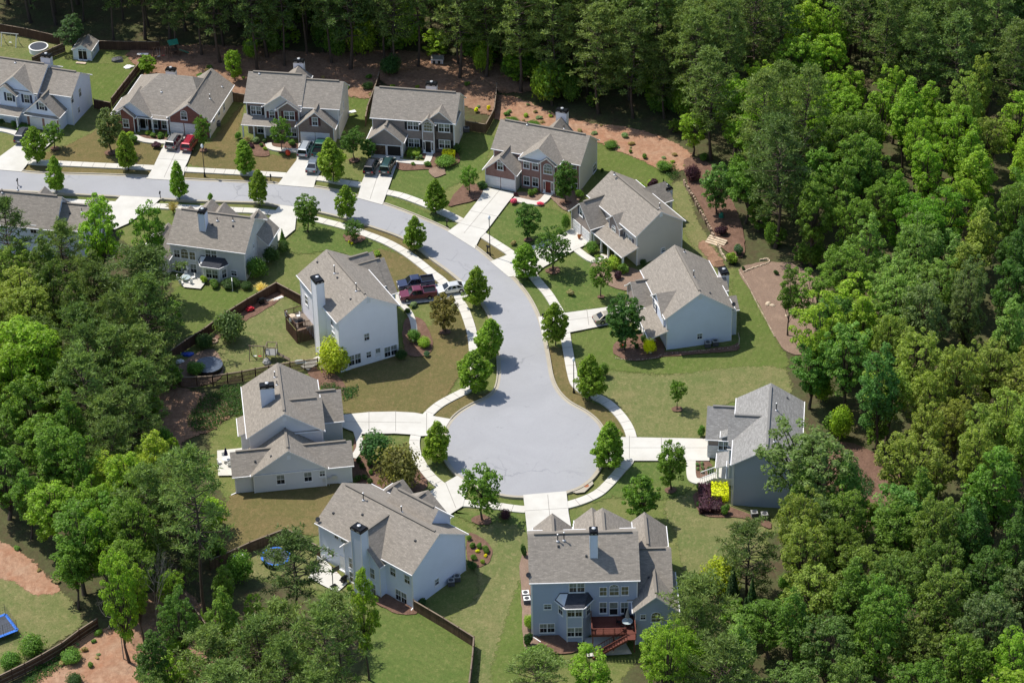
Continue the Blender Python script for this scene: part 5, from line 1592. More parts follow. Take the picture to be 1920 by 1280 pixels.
def pine(i, H=24.0, R=3.6, base=0.42, levels=17, thick=1.0):
    """loblolly pine: long bare trunk, whorls of limbs ending in needle tufts"""
    cs = []; lim = []
    for l in range(levels):
        t = l / (levels - 1)
        z = H * (base + (1 - base) * (t ** 0.9)) * 0.99
        L = R * (math.sin(PI * (0.22 + 0.74 * t)) ** 0.75) * (0.75 + 0.4 * RNG.random())
        nb = 4 + int(RNG.integers(0, 3)); a0 = RNG.random() * 6.3
        for b in range(nb):
            if RNG.random() < 0.12: continue
            a = a0 + b * 2 * PI / nb + RNG.normal() * 0.25
            Lb = L * (0.7 + 0.5 * RNG.random()); rise = (0.12 + 0.45 * t) * Lb + RNG.normal() * 0.25
            e = np.array([math.cos(a) * Lb, math.sin(a) * Lb, z + rise])
            lim.append((z, tuple(e), 0.045 + 0.02 * R * (1 - t)))
            for q in (0.55, 0.8, 1.0):
                c = np.array([math.cos(a) * Lb * q, math.sin(a) * Lb * q, z + rise * q]) + RNG.normal(size=3) * 0.22
                cs.append(c)
                if q > 0.6: cs.append(c + RNG.normal(size=3) * np.array([0.5, 0.5, 0.22]))
    cs = np.array(cs)
    per = 19
    d = unit(RNG.normal(size=(len(cs) * per, 3)) + np.array([0, 0, 0.35]))
    C = np.repeat(cs, per, 0) + d * (0.15 + 0.42 * RNG.random((len(d), 1))) * np.array([1.15, 1.15, 0.75])
    Nn = unit(np.cross(d, RNG.normal(size=d.shape)) + np.array([0, 0, 0.35]))
    n = len(C); s = 0.30 * (0.7 + 0.6 * RNG.random(n))
    B = unit(np.cross(Nn, d)); V = np.empty((n, 4, 3))
    V[:, 0] = C - d * s[:, None]; V[:, 1] = C + B * 0.07; V[:, 2] = C + d * s[:, None]; V[:, 3] = C - B * 0.07
    me = bpy.data.meshes.new('crown')
    me.vertices.add(n * 4); me.vertices.foreach_set('co', V.ravel().astype(np.float32))
    me.loops.add(n * 4); me.loops.foreach_set('vertex_index', np.arange(n * 4, dtype=np.int32))
    me.polygons.add(n); me.polygons.foreach_set('loop_start', np.arange(0, n * 4, 4, dtype=np.int32)); me.polygons.foreach_set('loop_total', np.full(n, 4, dtype=np.int32))
    me.materials.append(M['needle']); me.update(calc_edges=True)
    return trunk_mesh('trunk', H * 0.98, 0.24 * thick, lim, lean=0.5), me, H, R

def conifer(i, H=6.0, R=1.6):
    """dark conical cedar"""
    n = 5200; t = RNG.random(n) ** 1.5; a = RNG.random(n) * 2 * PI
    rr = R * (1 - t) * (0.7 + 0.35 * RNG.random(n)) * (0.85 + 0.18 * np.sin(a * 7 + t * 30))
    C = np.stack([np.cos(a) * rr, np.sin(a) * rr, 0.2 + t * (H - 0.2)], 1)
    d = np.stack([np.cos(a), np.sin(a), np.full(n, 0.5)], 1)
    return trunk_mesh('trunk', H * 0.9, 0.12, []), leaf_mesh('crown', C, unit(d + RNG.normal(size=(n, 3)) * 0.5), 0.15 * (0.6 + 0.8 * RNG.random(n))), H, R

def shrub(i, H=1.0, R=0.75, n=1500, size=0.085, lumps=9, box=False):
    cs = []; rs = []
    for _ in range(lumps):
        d = unit(RNG.normal(size=(1, 3)))[0]; f = 0.55 * RNG.random() ** 0.4
        cs.append(np.array([d[0] * R * f, d[1] * R * f, H * (0.5 + 0.4 * d[2] * f)])); rs.append(R * (0.42 + 0.2 * RNG.random()))
    C, Nn, Sz = puffs(cs, rs, n // lumps, size, 0.4, -0.7, H / R * 0.62)
    C[:, 2] = np.clip(C[:, 2], 0.02, None)
    if box:
        C = RNG.random((n, 3)) - 0.5; ax = RNG.integers(0, 3, n); sg = np.sign(RNG.random(n) - 0.5) * 0.5
        C[np.arange(n), ax] = sg; C[:, 2] = np.abs(C[:, 2]) if False else C[:, 2]
        Nn = unit(C * np.array([1, 1, 1]) * 2 + RNG.normal(size=(n, 3)) * 0.5); C = C * np.array([2 * R, 2 * R, H]) * (1 + RNG.normal(size=(n, 1)) * 0.04) + np.array([0, 0, H / 2])
        Sz = size * (0.6 + 0.8 * RNG.random(n))
    lim = [(0.02, tuple(c), 0.02) for c in cs[:5]]
    return trunk_mesh('stem', H * 0.5, 0.04, lim), leaf_mesh('foliage', C, Nn, Sz, 0.7), H, R * (1.05 if not box else 1.0)

def tuft(i, H=1.3, R=0.9, n=900):
    """pampas or fountain grass"""
    a = RNG.random(n) * 2 * PI; f = RNG.random(n) ** 0.7; t = RNG.random(n)
    C = np.stack([np.cos(a) * R * f * t, np.sin(a) * R * f * t, H * t * (1 - 0.35 * f * t)], 1)
    d = unit(np.stack([np.cos(a) * f, np.sin(a) * f, 1.2 - t], 1)); Nn = unit(np.cross(d, RNG.normal(size=(n, 3))))
    B = np.cross(Nn, d); s = 0.22; V = np.empty((n, 4, 3))
    V[:, 0] = C - d * s; V[:, 1] = C + B * 0.02; V[:, 2] = C + d * s; V[:, 3] = C - B * 0.02
    me = bpy.data.meshes.new('blades'); me.from_pydata(V.reshape(-1, 3).tolist(), [], [tuple(range(k * 4, k * 4 + 4)) for k in range(n)]); me.materials.append(M['leaf'])
    return None, me, H, R

def dead(i, H=14.0):
    mb = MB()
    def grow(p, d, L, r, k):
        q = p + d * L; mb.tube(p, q, r, r * 0.6, 5, cap=False)
        if k == 0: return
        for _ in range(3 if k > 2 else 2):
            nd = (d + Vector(RNG.normal(size=3)) * 0.55 + Vector((0, 0, 0.12))).normalized(); grow(q, nd, L * 0.72, r * 0.6, k - 1)
    grow(Vector((0, 0, 0)), Vector((0, 0, 1)), H * 0.32, 0.16, 5)
    me = bpy.data.meshes.new('trunk'); me.from_pydata(mb.v, [], mb.f); me.materials.append(M['bark_pale'])
    return me, None, H, H * 0.3

PROTO = {
    'maple': [maple(i) for i in range(7)],
    'broad': [broad(i, nclump=88 + 16 * (i % 3), base=0.12 + 0.08 * (i % 3), per=80) for i in range(9)],
    'fine': [broad(i + 9, nclump=150, per=62, size=0.14, crad=(0.08, 0.17)) for i in range(4)],
    'tall': [broad(i + 20, H=18, R=3.0, base=0.2, nclump=100, per=75, size=0.165, shape=2.0, crad=(0.14, 0.27)) for i in range(5)],
    'pine': [pine(i, R=3.3 + 0.4 * (i % 3), base=0.28 + 0.06 * (i % 3)) for i in range(6)],
    'tallpine': [pine(i + 30, H=26, R=3.8, base=0.5, levels=14) for i in range(2)],
    'bushypine': [pine(i + 10, H=17, R=4.4, base=0.2, levels=17) for i in range(3)],
    'loose': [loose(i) for i in range(4)],
    'oval': [loose(i + 5, H=7, R=2.0, n=130, per=52, size=0.13, base=0.12) for i in range(3)],
    'sapling': [loose(i + 8, H=5, R=1.3, n=60, per=36, size=0.14, base=0.1) for i in range(3)],
    'conifer': [conifer(i) for i in range(2)],
    'shrub': [shrub(i) for i in range(4)],
    'bigshrub': [shrub(i + 4, H=3.2, R=2.0, n=4200, size=0.12, lumps=26) for i in range(3)],
    'hedge': [shrub(i + 8, H=1.0, R=0.5, n=2200, size=0.06, box=True) for i in range(2)],
    'tuft': [tuft(i) for i in range(2)],
    'dead': [dead(i) for i in range(2)],
}
USE = {}
def plant(kind, base, height, width, colour, name, label, cat, group=None, rz=None, squash=1.0, names=('trunk', 'crown'), trunk_col=None):
    """one tree: an Empty at the foot, a trunk and a crown copied from its kind"""
    i = USE.get(kind, 0); USE[kind] = i + 1
    tr, cr, H, R = PROTO[kind][i % len(PROTO[kind])]
    root = thing(name, base, rz if rz is not None else random.random() * 6.28, label, cat, group)
    root.scale = (width / 2 / R, width / 2 / R * squash, height / H)
    c = colour
    v = random.uniform(1.25, 1.6); hshift = random.uniform(-0.10, 0.06)
    col = (max(0, c[0] * v * (1 + hshift)), c[1] * v, c[2] * v * 0.9, 1)
    for me, nm in ((tr, names[0]), (cr, names[1])):
        if me is None: continue
        o = bpy.data.objects.new(nm, me); COL.objects.link(o); o.parent = root; o.color = col
    return root
BRIGHT = (0.165, 0.254, 0.029); MID = (0.104, 0.177, 0.029); DEEP = (0.063, 0.124, 0.026); OLIVE = (0.175, 0.225, 0.048); GREY = (0.110, 0.151, 0.057)
BLUE = (0.138, 0.215, 0.052); PINE = (0.094, 0.140, 0.043); PINE2 = (0.126, 0.178, 0.053); GOLD = (0.29, 0.325, 0.035); PURPLE = (0.051, 0.024, 0.033); BROWN = (0.152, 0.139, 0.046)
YELLOW = (0.756, 0.590, 0.011); ACID = (0.205, 0.270, 0.036); STRAW = (0.464, 0.378, 0.209); DARK = (0.055, 0.100, 0.039)

def ptree(kind, px, py, top, wpx, colour, name, label, cat='tree', group=None, ringr=0, **k):
    b = at(px, py, 0.1); hgt = height_for(b, top); w = wpx / px_scale(b)
    if ringr: ring(px, py, ringr)
    return plant(kind, b, hgt, w, colour, name, label, cat, group, **k)

LIME = (0.145, 0.222, 0.028)
STREET = [
    (70, 307, 235, 46, 'at the drive edge of the leftmost back-row house'), (107, 362, 292, 39, 'standing alone on the near kerb at the far left'),
    (241, 319, 245, 41, 'on the far verge in front of the brick ranch house'), (337, 375, 303, 37, 'on the near verge left of the grey house front gables'),
    (461, 328, 262, 43, 'on the far verge before the maroon-shuttered house'), (486, 386, 317, 39, 'on the near verge above the grey house drive'),
    (626, 342, 258, 60, 'largest of the far verge, by the silver minivan drive'), (651, 413, 345, 39, 'on the near verge where the street starts to bend'),
    (817, 401, 336, 43, 'on the far verge below the open-garage house lawn'), (777, 469, 404, 42, 'on the near verge midway round the bend'),
    (892, 574, 500, 50, 'at the kerb by the white sedan'), (986, 523, 455, 52, 'at the kerb below the tan house drive'),
    (1042, 648, 565, 49, 'at the mouth of the gold sedan drive'), (916, 676, 596, 57, 'upper of the close pair left of the neck of the street'),
    (891, 737, 655, 63, 'lower of the close pair left of the neck of the street'), (1106, 748, 665, 58, 'just right of the tall lamp at the turning circle'),
    (818, 867, 789, 54, 'on the left rim of the turning circle'), (1141, 878, 793, 66, 'on the right rim of the turning circle')]
for px, py, tp, w, where in STREET:
    ptree('maple', px, py, tp, w, LIME, 'street_maple', 'young bright green maple ' + where, 'street tree', 'young maples lining the street')

YARD = [
    ('loose', 103, 278, 230, 42, MID, 'thin young tree beside the pink brick garage', 1.3), ('oval', 208, 286, 205, 56, GREY, 'dense dark oval tree at the left corner of the brick ranch', 1.8),
    ('loose', 382, 281, 217, 34, MID, 'airy young tree right of the red van', 1.2), ('loose', 529, 281, 222, 44, MID, 'airy tree before the maroon-shuttered porch', 1.6),
    ('loose', 664, 300, 238, 50, DEEP, 'dark airy tree between the two middle drives', 1.6), ('oval', 692, 296, 262, 30, DEEP, 'low dark tree beside the open garage', 0),
    ('oval', 578, 434, 367, 54, (0.10, 0.16, 0.03), 'rounded green tree with a dark oval shadow on the corner lawn', 0), ('loose', 880, 363, 311, 38, MID, 'small airy tree left of the rose brick garage', 1.4),
    ('oval', 1060, 380, 305, 50, DEEP, 'dark upright tree in front of the rose brick house', 1.6), ('oval', 990, 449, 381, 52, DEEP, 'round dark tree on the lawn below the red front door', 1.2),
    ('loose', 1038, 507, 426, 70, DEEP, 'spreading tree shading the tan house drive', 2.0), ('loose', 1127, 556, 483, 46, MID, 'slim tree in a stone ring on the tan house lawn', 0.9),
    ('oval', 1172, 657, 557, 78, (0.055, 0.12, 0.028), 'large dense green tree hiding the porch of the pale blue house', 0), ('loose', 1270, 766, 708, 36, MID, 'lone sapling on the wide worn lawn', 1.3),
    ('oval', 1257, 918, 828, 60, MID, 'feathery tree below the right-hand white drive', 1.4), ('oval', 1202, 980, 891, 72, MID, 'bushy tree behind the blue house roof gables', 0),
    ('loose', 904, 974, 874, 84, MID, 'spreading tree beside the drive above the blue house', 2.2), ('oval', 834, 622, 554, 58, BROWN, 'brown-green tree on the lawn inside the near pavement', 1.4),
    ('bigshrub', 708, 868, 808, 76, (0.06, 0.125, 0.04), 'bright bushy small tree beside the curved white drive', 0), ('bigshrub', 748, 915, 836, 98, BROWN, 'big bronze-green bush at the edge of the turning circle pavement', 0),
    ('bigshrub', 628, 692, 636, 76, GOLD, 'golden-green bush against the white house corner', 0), ('bigshrub', 432, 638, 583, 66, GREY, 'grey-green bush by the fence in the play yard', 0),
    ('loose', 664, 452, 413, 40, DEEP, 'low dark multi-stem tree by the pavement bend', 1.3), ('oval', 441, 152, 92, 36, BRIGHT, 'bright young tree behind the brick ranch', 0),
    ('oval', 278, 142, 103, 36, BRIGHT, 'bright green tree at the shed yard fence', 0), ('oval', 1343, 402, 308, 64, (0.10, 0.18, 0.05), 'feathery pale tree by the stone wall', 0),
    ('bigshrub', 1352, 1112, 1048, 84, GOLD, 'golden-yellow bush at the edge of the wood right of the blue house', 0),
    ('conifer', 1372, 1150, 1062, 46, DARK, 'dark conical cedar left of three beside the golden bush', 0), ('conifer', 1408, 1165, 1085, 40, DARK, 'dark conical cedar middle of three beside the golden bush', 0), ('conifer', 1396, 1195, 1120, 44, DARK, 'dark conical cedar lowest of three beside the golden bush', 0),
    ('fine', 1515, 1000, 795, 205, (0.125, 0.19, 0.06), 'large feathery tree hiding the slate house flank', 0), ('sapling', 325, 872, 818, 30, BRIGHT, 'small bright sapling alone on the shaded slope', 0),
    ('sapling', 1477, 400, 330, 34, BRIGHT, 'bright sapling at the wood edge above the mulch bed', 0),
    ('tall', 1478, 628, 488, 50, MID, 'tall leafy tree with a bare lower trunk on the mulch bed', 0),
    ('broad', 1150 - 1012, 96, 28, 66, DARK, 'dark bushy tree beside the shed', 0),
]
for kind, px, py, tp, w, colr, where, rr in YARD:
    ptree(kind, px, py, tp, w, colr, 'yard_tree' if kind not in ('bigshrub', 'conifer') else ('large_bush' if kind == 'bigshrub' else 'cedar'), where, 'bush' if kind == 'bigshrub' else 'tree', None, ringr=rr * 0.62,
          names=('stem', 'foliage') if kind == 'bigshrub' else ('trunk', 'crown'))

# the notable trees at the near edges of the woods
EDGE = [
    ('broad', 198, 540, 362, 92, BRIGHT, 'bright broadleaf tree beside the left edge house'), ('broad', 293, 560, 380, 84, (0.10, 0.18, 0.025), 'loose-limbed bright tree left of the grey house'),
    ('bushypine', 282, 655, 478, 150, PINE, 'broad dark pine before the fenced play yard'), ('bushypine', 30, 560, 385, 90, PINE, 'dark round-topped pine at the left edge house'),
    ('bushypine', 130, 570, 425, 88, PINE2, 'grey-green pine in front of the left edge house'), ('bushypine', 190, 640, 500, 86, PINE, 'dark pine between bright trees at left'),
    ('tallpine', 388, 1168, 858, 118, PINE2, 'tall pine with a long bare trunk at lower left'), ('tallpine', 562, 1200, 1010, 112, (0.075, 0.115, 0.035), 'open pine standing over the blue-rimmed trampoline'),
    ('tall', 690, 1275, 1048, 64, BRIGHT, 'narrow bright tree right of the white patio'), ('tallpine', 640, 1295, 1120, 96, PINE2, 'thin pine left of the narrow bright tree'),
    ('bushypine', 495, 1330, 1170, 120, PINE2, 'round pine at the bottom of the picture left of centre'), ('broad', 480, 1190, 1110, 44, BRIGHT, 'small bright tree under the open pine'),
    ('broad', 240, 1240, 1040, 92, BRIGHT, 'bright tree beside the lower left fence'), ('broad', 150, 1140, 1010, 84, MID, 'leafy tree above the lower left lawn'),
    ('dead', 232, 1235, 1060, 60, MID, 'bare grey dead tree among green at lower left'), ('dead', 300, 1215, 1000, 60, MID, 'bare pale snag left of the tall pine'),
    ('broad', 330, 1330, 1215, 110, BRIGHT, 'bright tree cut by the lower edge left'),
    ('bushypine', 250, 880, 735, 96, PINE, 'dark feathery pine on the left slope'), ('broad', 250, 1010, 840, 110, BRIGHT, 'bright layered tree above the lower left fence'),
    ('pine', 345, 1060, 880, 84, PINE2, 'grey pine left of the low-winged grey house'), ('broad', 70, 790, 606, 150, BRIGHT, 'large bright round tree at the left edge'),
    ('broad', 172, 985, 810, 100, MID, 'mid green tree on the left slope'), ('bushypine', 222, 790, 620, 110, PINE2, 'grey-green pine left of the play yard fence'),
    ('bushypine', 1400, 1120, 990, 110, PINE, 'dark fine-needled pine below the slate house'), ('bushypine', 1530, 1080, 950, 130, PINE, 'dark spreading pine behind the slate house corner'),
    ('broad', 1682, 1060, 905, 118, (0.13, 0.24, 0.06), 'fresh bright green tree beside the ivy bank'), ('bushypine', 1300, 1290, 1130, 80, PINE2, 'grey pine right of the blue house deck'),
    ('broad', 1235, 1300, 1175, 110, BRIGHT, 'bright tree hiding the foot of the red deck'), ('broad', 1105, 1330, 1210, 110, BRIGHT, 'bright tree below the deck stairs'),
    ('bushypine', 1010, 1330, 1230, 110, PINE2, 'low pine at the bottom edge beside the blue house'),
    ('pine', 1330, 300, 100, 96, PINE2, 'pine at the right end of the clay bank'), ('broad', 1300, 292, 210, 66, BRIGHT, 'bright low tree on the clay bank edge'),
    ('broad', 1400, 420, 300, 90, MID, 'leafy tree behind the stone retaining wall'), ('broad', 1532, 640, 505, 120, MID, 'leafy tree at the wood edge over the mulch bed'),
    ('broad', 1520, 765, 650, 100, (0.08, 0.16, 0.03), 'bushy tree at the corner of the wood behind the slate house'), ('broad', 1560, 700, 560, 100, DEEP, 'dark tree right of the mulch bed'),
    ('tall', 268, 1205, 1050, 60, BRIGHT, 'narrow bright tree left of the pale snag'), ('tall', 425, 1175, 1050, 58, MID, 'slender green tree right of the tall bare-trunk pine'), ('broad', 205, 1120, 960, 76, BRIGHT, 'bright tree on the clay slope at lower left'),
    ('broad', 425, 1245, 1150, 66, DEEP, 'dark low tree by the fence at the bottom left of centre'), ('tall', 60, 1010, 880, 66, MID, 'green tree at the top of the left clay bank'), ('fine', 325, 1165, 1060, 66, BRIGHT, 'airy bright tree between the two pale snags'),
    ('tall', 1640, 850, 640, 90, (0.07, 0.155, 0.04), 'tall blue-green tree over the shaded mulch path'),
]
for kind, px, py, tp, w, colr, where in EDGE:
    ptree(kind, px, py, tp, w, colr, {'pine': 'pine_tree', 'tallpine': 'pine_tree', 'bushypine': 'pine_tree', 'dead': 'dead_tree'}.get(kind, 'broadleaf_tree'), where, 'pine' if 'pine' in kind else 'tree', None)

# the woods: what stands where, read as kinds of canopy
CANOPY = [  # picture position of the canopy, kind, colour
    (60, 20, 'pine', DARK), (160, 20, 'pine', PINE), (300, 60, 'pine', PINE), (420, 40, 'pine', PINE), (520, 60, 'pine', PINE), (640, 50, 'pine', PINE), (760, 50, 'pine', PINE), (870, 70, 'pine', PINE2), (960, 70, 'pine', PINE2),
    (1060, 60, 'pine', PINE2), (1160, 60, 'pine', PINE2), (1240, 80, 'pine', PINE2), (1320, 110, 'pine', PINE2), (1385, 100, 'pine', PINE), (1390, 210, 'broad', BRIGHT), (1440, 40, 'pine', PINE2), (1450, 110, 'broad', BRIGHT), (1530, 60, 'broad', BRIGHT),
    (1560, 140, 'broad', BRIGHT), (1480, 170, 'broad', BRIGHT), (1620, 40, 'pine', PINE), (1700, 50, 'pine', PINE2), (1740, 110, 'pine', PINE2), (1820, 100, 'pine', PINE2), (1890, 40, 'broad', DEEP), (1840, 20, 'pine', PINE),
    (1690, 190, 'broad', BRIGHT), (1740, 230, 'broad', BRIGHT), (1840, 190, 'broad', OLIVE), (1900, 240, 'broad', BRIGHT), (1490, 260, 'pine', PINE2), (1580, 260, 'broad', MID), (1640, 290, 'broad', MID), (1790, 300, 'broad', BRIGHT), (1880, 330, 'broad', MID),
    (1440, 330, 'pine', PINE), (1520, 350, 'broad', MID), (1600, 380, 'broad', MID), (1720, 360, 'broad', (0.10, 0.19, 0.02)), (1650, 440, 'broad', BLUE), (1760, 470, 'broad', BLUE), (1700, 520, 'fine', BLUE), (1850, 420, 'broad', OLIVE), (1900, 480, 'broad', DEEP),
    (1480, 440, 'broad', MID), (1560, 480, 'broad', MID), (1600, 560, 'broad', ACID), (1660, 590, 'fine', OLIVE), (1780, 580, 'fine', GREY), (1880, 580, 'broad', BLUE), (1800, 660, 'fine', (0.17, 0.205, 0.045)), (1880, 680, 'fine', (0.165, 0.20, 0.045)), (1600, 660, 'broad', BLUE), (1700, 700, 'fine', OLIVE),
    (1740, 780, 'fine', (0.165, 0.20, 0.042)), (1850, 800, 'broad', OLIVE), (1620, 780, 'broad', BLUE), (1800, 900, 'broad', DEEP), (1890, 900, 'broad', MID), (1700, 960, 'broad', MID), (1640, 1000, 'fine', (0.11, 0.165, 0.03)), (1760, 1000, 'fine', (0.11, 0.165, 0.035)),
    (1560, 1060, 'fine', OLIVE), (1850, 1050, 'broad', DEEP), (1480, 1100, 'broad', MID), (1600, 1150, 'broad', (0.10, 0.17, 0.03)), (1720, 1120, 'fine', (0.11, 0.16, 0.035)), (1820, 1150, 'fine', GREY), (1900, 1150, 'fine', GREY), (1450, 1200, 'broad', BLUE), (1540, 1230, 'fine', (0.10, 0.155, 0.04)),
    (1650, 1230, 'broad', MID), (1780, 1240, 'broad', MID), (1880, 1260, 'broad', BRIGHT), (1340, 1240, 'bushypine', PINE2), (1400, 1260, 'broad', BRIGHT), (1250, 1230, 'broad', BRIGHT),
    (40, 640, 'broad', BRIGHT), (100, 560, 'broad', (0.09, 0.13, 0.028)), (40, 560, 'fine', OLIVE), (180, 580, 'bushypine', PINE), (240, 640, 'bushypine', PINE2), (100, 690, 'broad', BRIGHT), (180, 720, 'bushypine', PINE2), (30, 780, 'broad', MID), (110, 800, 'broad', MID), (180, 800, 'bushypine', PINE),
    (60, 880, 'broad', BRIGHT), (140, 900, 'broad', BRIGHT), (230, 830, 'broad', ACID), (30, 960, 'broad', BRIGHT), (110, 980, 'broad', MID), (210, 960, 'broad', MID), (280, 920, 'bushypine', PINE2), (180, 1080, 'broad', BRIGHT), (330, 1090, 'broad', DEEP), (420, 1100, 'broad', MID), (440, 1250, 'bushypine', PINE2), (560, 1250, 'bushypine', PINE2)]
CW = np.array([(c[0], c[1]) for c in CANOPY], float)
WOODS = [  # where trunks stand (picture), area name, spacing in metres
    ([(-120, 40), (90, 46), (180, 84), (300, 86), (340, 122), (480, 132), (560, 122), (640, 132), (720, 140), (830, 148), (935, 160), (1000, 182), (1090, 212), (1180, 225), (1290, 262), (1350, 250), (1350, -150), (1000, -190), (500, -190), (-120, -150)], 'along the top edge behind the back yards', 5.0),
    ([(1350, 260), (1330, 310), (1370, 350), (1400, 420), (1430, 470), (1500, 490), (1580, 540), (1575, 660), (1540, 700), (1520, 760), (1580, 830), (1690, 860), (1720, 930), (1650, 1010), (1560, 1010), (1500, 1020), (1460, 1100), (1410, 1180), (1330, 1230), (1260, 1300), (1240, 1420), (2080, 1480), (2080, -160), (1350, -160)], 'on the right-hand hillside', 5.8),
    ([(-140, 575), (100, 590), (215, 610), (290, 650), (305, 700), (290, 730), (275, 880), (300, 960), (340, 1030), (350, 1110), (300, 1190), (200, 1160), (140, 1090), (90, 1050), (20, 1000), (-140, 970)], 'on the left-hand slope', 5.6),
    ([(350, 1260), (430, 1270), (520, 1280), (600, 1290), (640, 1330), (640, 1430), (300, 1430), (290, 1330)], 'at the lower left corner', 6.0),
]
KEEP = []
for o in [o for o in COL.objects if o.get('category') in ('tree', 'pine', 'bush', 'street tree')]: KEEP.append((o.location.x, o.location.y, o.scale.x))

placed = []
def blocked(p, gap):
    for q in placed:
        if (q[0] - p.x) ** 2 + (q[1] - p.y) ** 2 < (gap * 0.86) ** 2: return True
    for q in KEEP:
        if (q[0] - p.x) ** 2 + (q[1] - p.y) ** 2 < 3.0 ** 2: return True
    return False
FOREST = []
for poly, where, gap in WOODS:
    wp = [at(*q) for q in poly]; w2 = [(p.x, p.y) for p in wp]
    x0, x1 = min(p[0] for p in w2), max(p[0] for p in w2); y0, y1 = min(p[1] for p in w2), max(p[1] for p in w2)
    for _ in range(9000):
        p = Vector((random.uniform(x0, x1), random.uniform(y0, y1), 0))
        if not inside(p, w2) or blocked(p, gap): continue
        top = proj(p + Vector((0, 0, 13)))
        x, y = top
        if x < -60 or x > 1985 or y > 1330 or proj(p)[1] < -70: continue
        d = ((CW[:, 0] - x) ** 2 + ((CW[:, 1] - y) * 1.0) ** 2); j = int(d.argmin())
        kind, colr = CANOPY[j][2], CANOPY[j][3]
        if 'top edge' in where and kind != 'pine' and y < 220: kind, colr = ('broad', MID)
        placed.append((p.x, p.y)); FOREST.append((kind, colr, p, where))
for kind, colr, p, where in FOREST:
    far = 'top edge' in where
    if kind == 'pine': hh, w = random.uniform(20, 26), random.uniform(6.2, 8.5)
    elif kind == 'bushypine': hh, w = random.uniform(13, 18), random.uniform(7, 9.5)
    else: hh, w = random.uniform(13, 18.5) * (0.9 if 'left' in where or 'lower' in where else 1), random.uniform(7.0, 10.0)
    if random.random() < 0.16: hh *= 0.72; w *= 0.8
    if kind == 'broad':
        q = random.random()
        if q < 0.22: kind = 'fine'
        elif q < 0.48: kind = 'tall'; w *= 0.72; hh *= 1.12
    isp = 'pine' in kind
    lab = ('dark pine with grey-green needles in the wood ' if isp else 'leafy green broadleaf tree in the wood ') + where
    plant(kind, p, hh, w, colr, 'pine_tree' if isp else 'broadleaf_tree', lab, 'pine' if isp else 'tree', ('pines ' if isp else 'broadleaf trees ') + where)
# understorey at the foot of the wood edges
for line, n, where in [([(480, 110), (640, 108), (760, 118), (930, 160), (1010, 190), (1100, 215), (1200, 235), (1290, 270)], 80, 'along the top edge of the yards'),
                       ([(1390, 350), (1420, 440), (1500, 490), (1590, 560), (1570, 690), (1560, 800), (1700, 870), (1690, 980), (1560, 1030), (1450, 1150), (1330, 1250)], 30, 'along the right-hand wood edge'),
                       ([(300, 600), (305, 700), (290, 800), (320, 930), (400, 1010), (440, 1100), (380, 1180), (200, 1150)], 22, 'along the left-hand wood edge')]:
    pts = smooth_poly([(at(*q).x, at(*q).y) for q in line], 10, closed=False)
    for i in range(n):
        q = pts[int(i * (len(pts) - 1) / n)] + Vector((random.uniform(-2, 2), random.uniform(-1.5, 2.5)))
        hh = random.uniform(2.5, 6.5) * (1.5 if 'top' in where and i % 3 == 0 else 1); q = q + (Vector((0, random.uniform(0, 14))) if 'top' in where else Vector((0, 0)))
        plant('sapling' if i % 2 else 'bigshrub', Vector((q.x, q.y, 0)), hh, hh * random.uniform(0.55, 0.9), random.choice([BRIGHT, MID, (0.10, 0.19, 0.035), MID]), 'understorey_sapling', 'low leafy sapling ' + where, 'sapling', 'saplings ' + where)
print('FOREST', len(FOREST), sum('pine' in f[0] for f in FOREST))
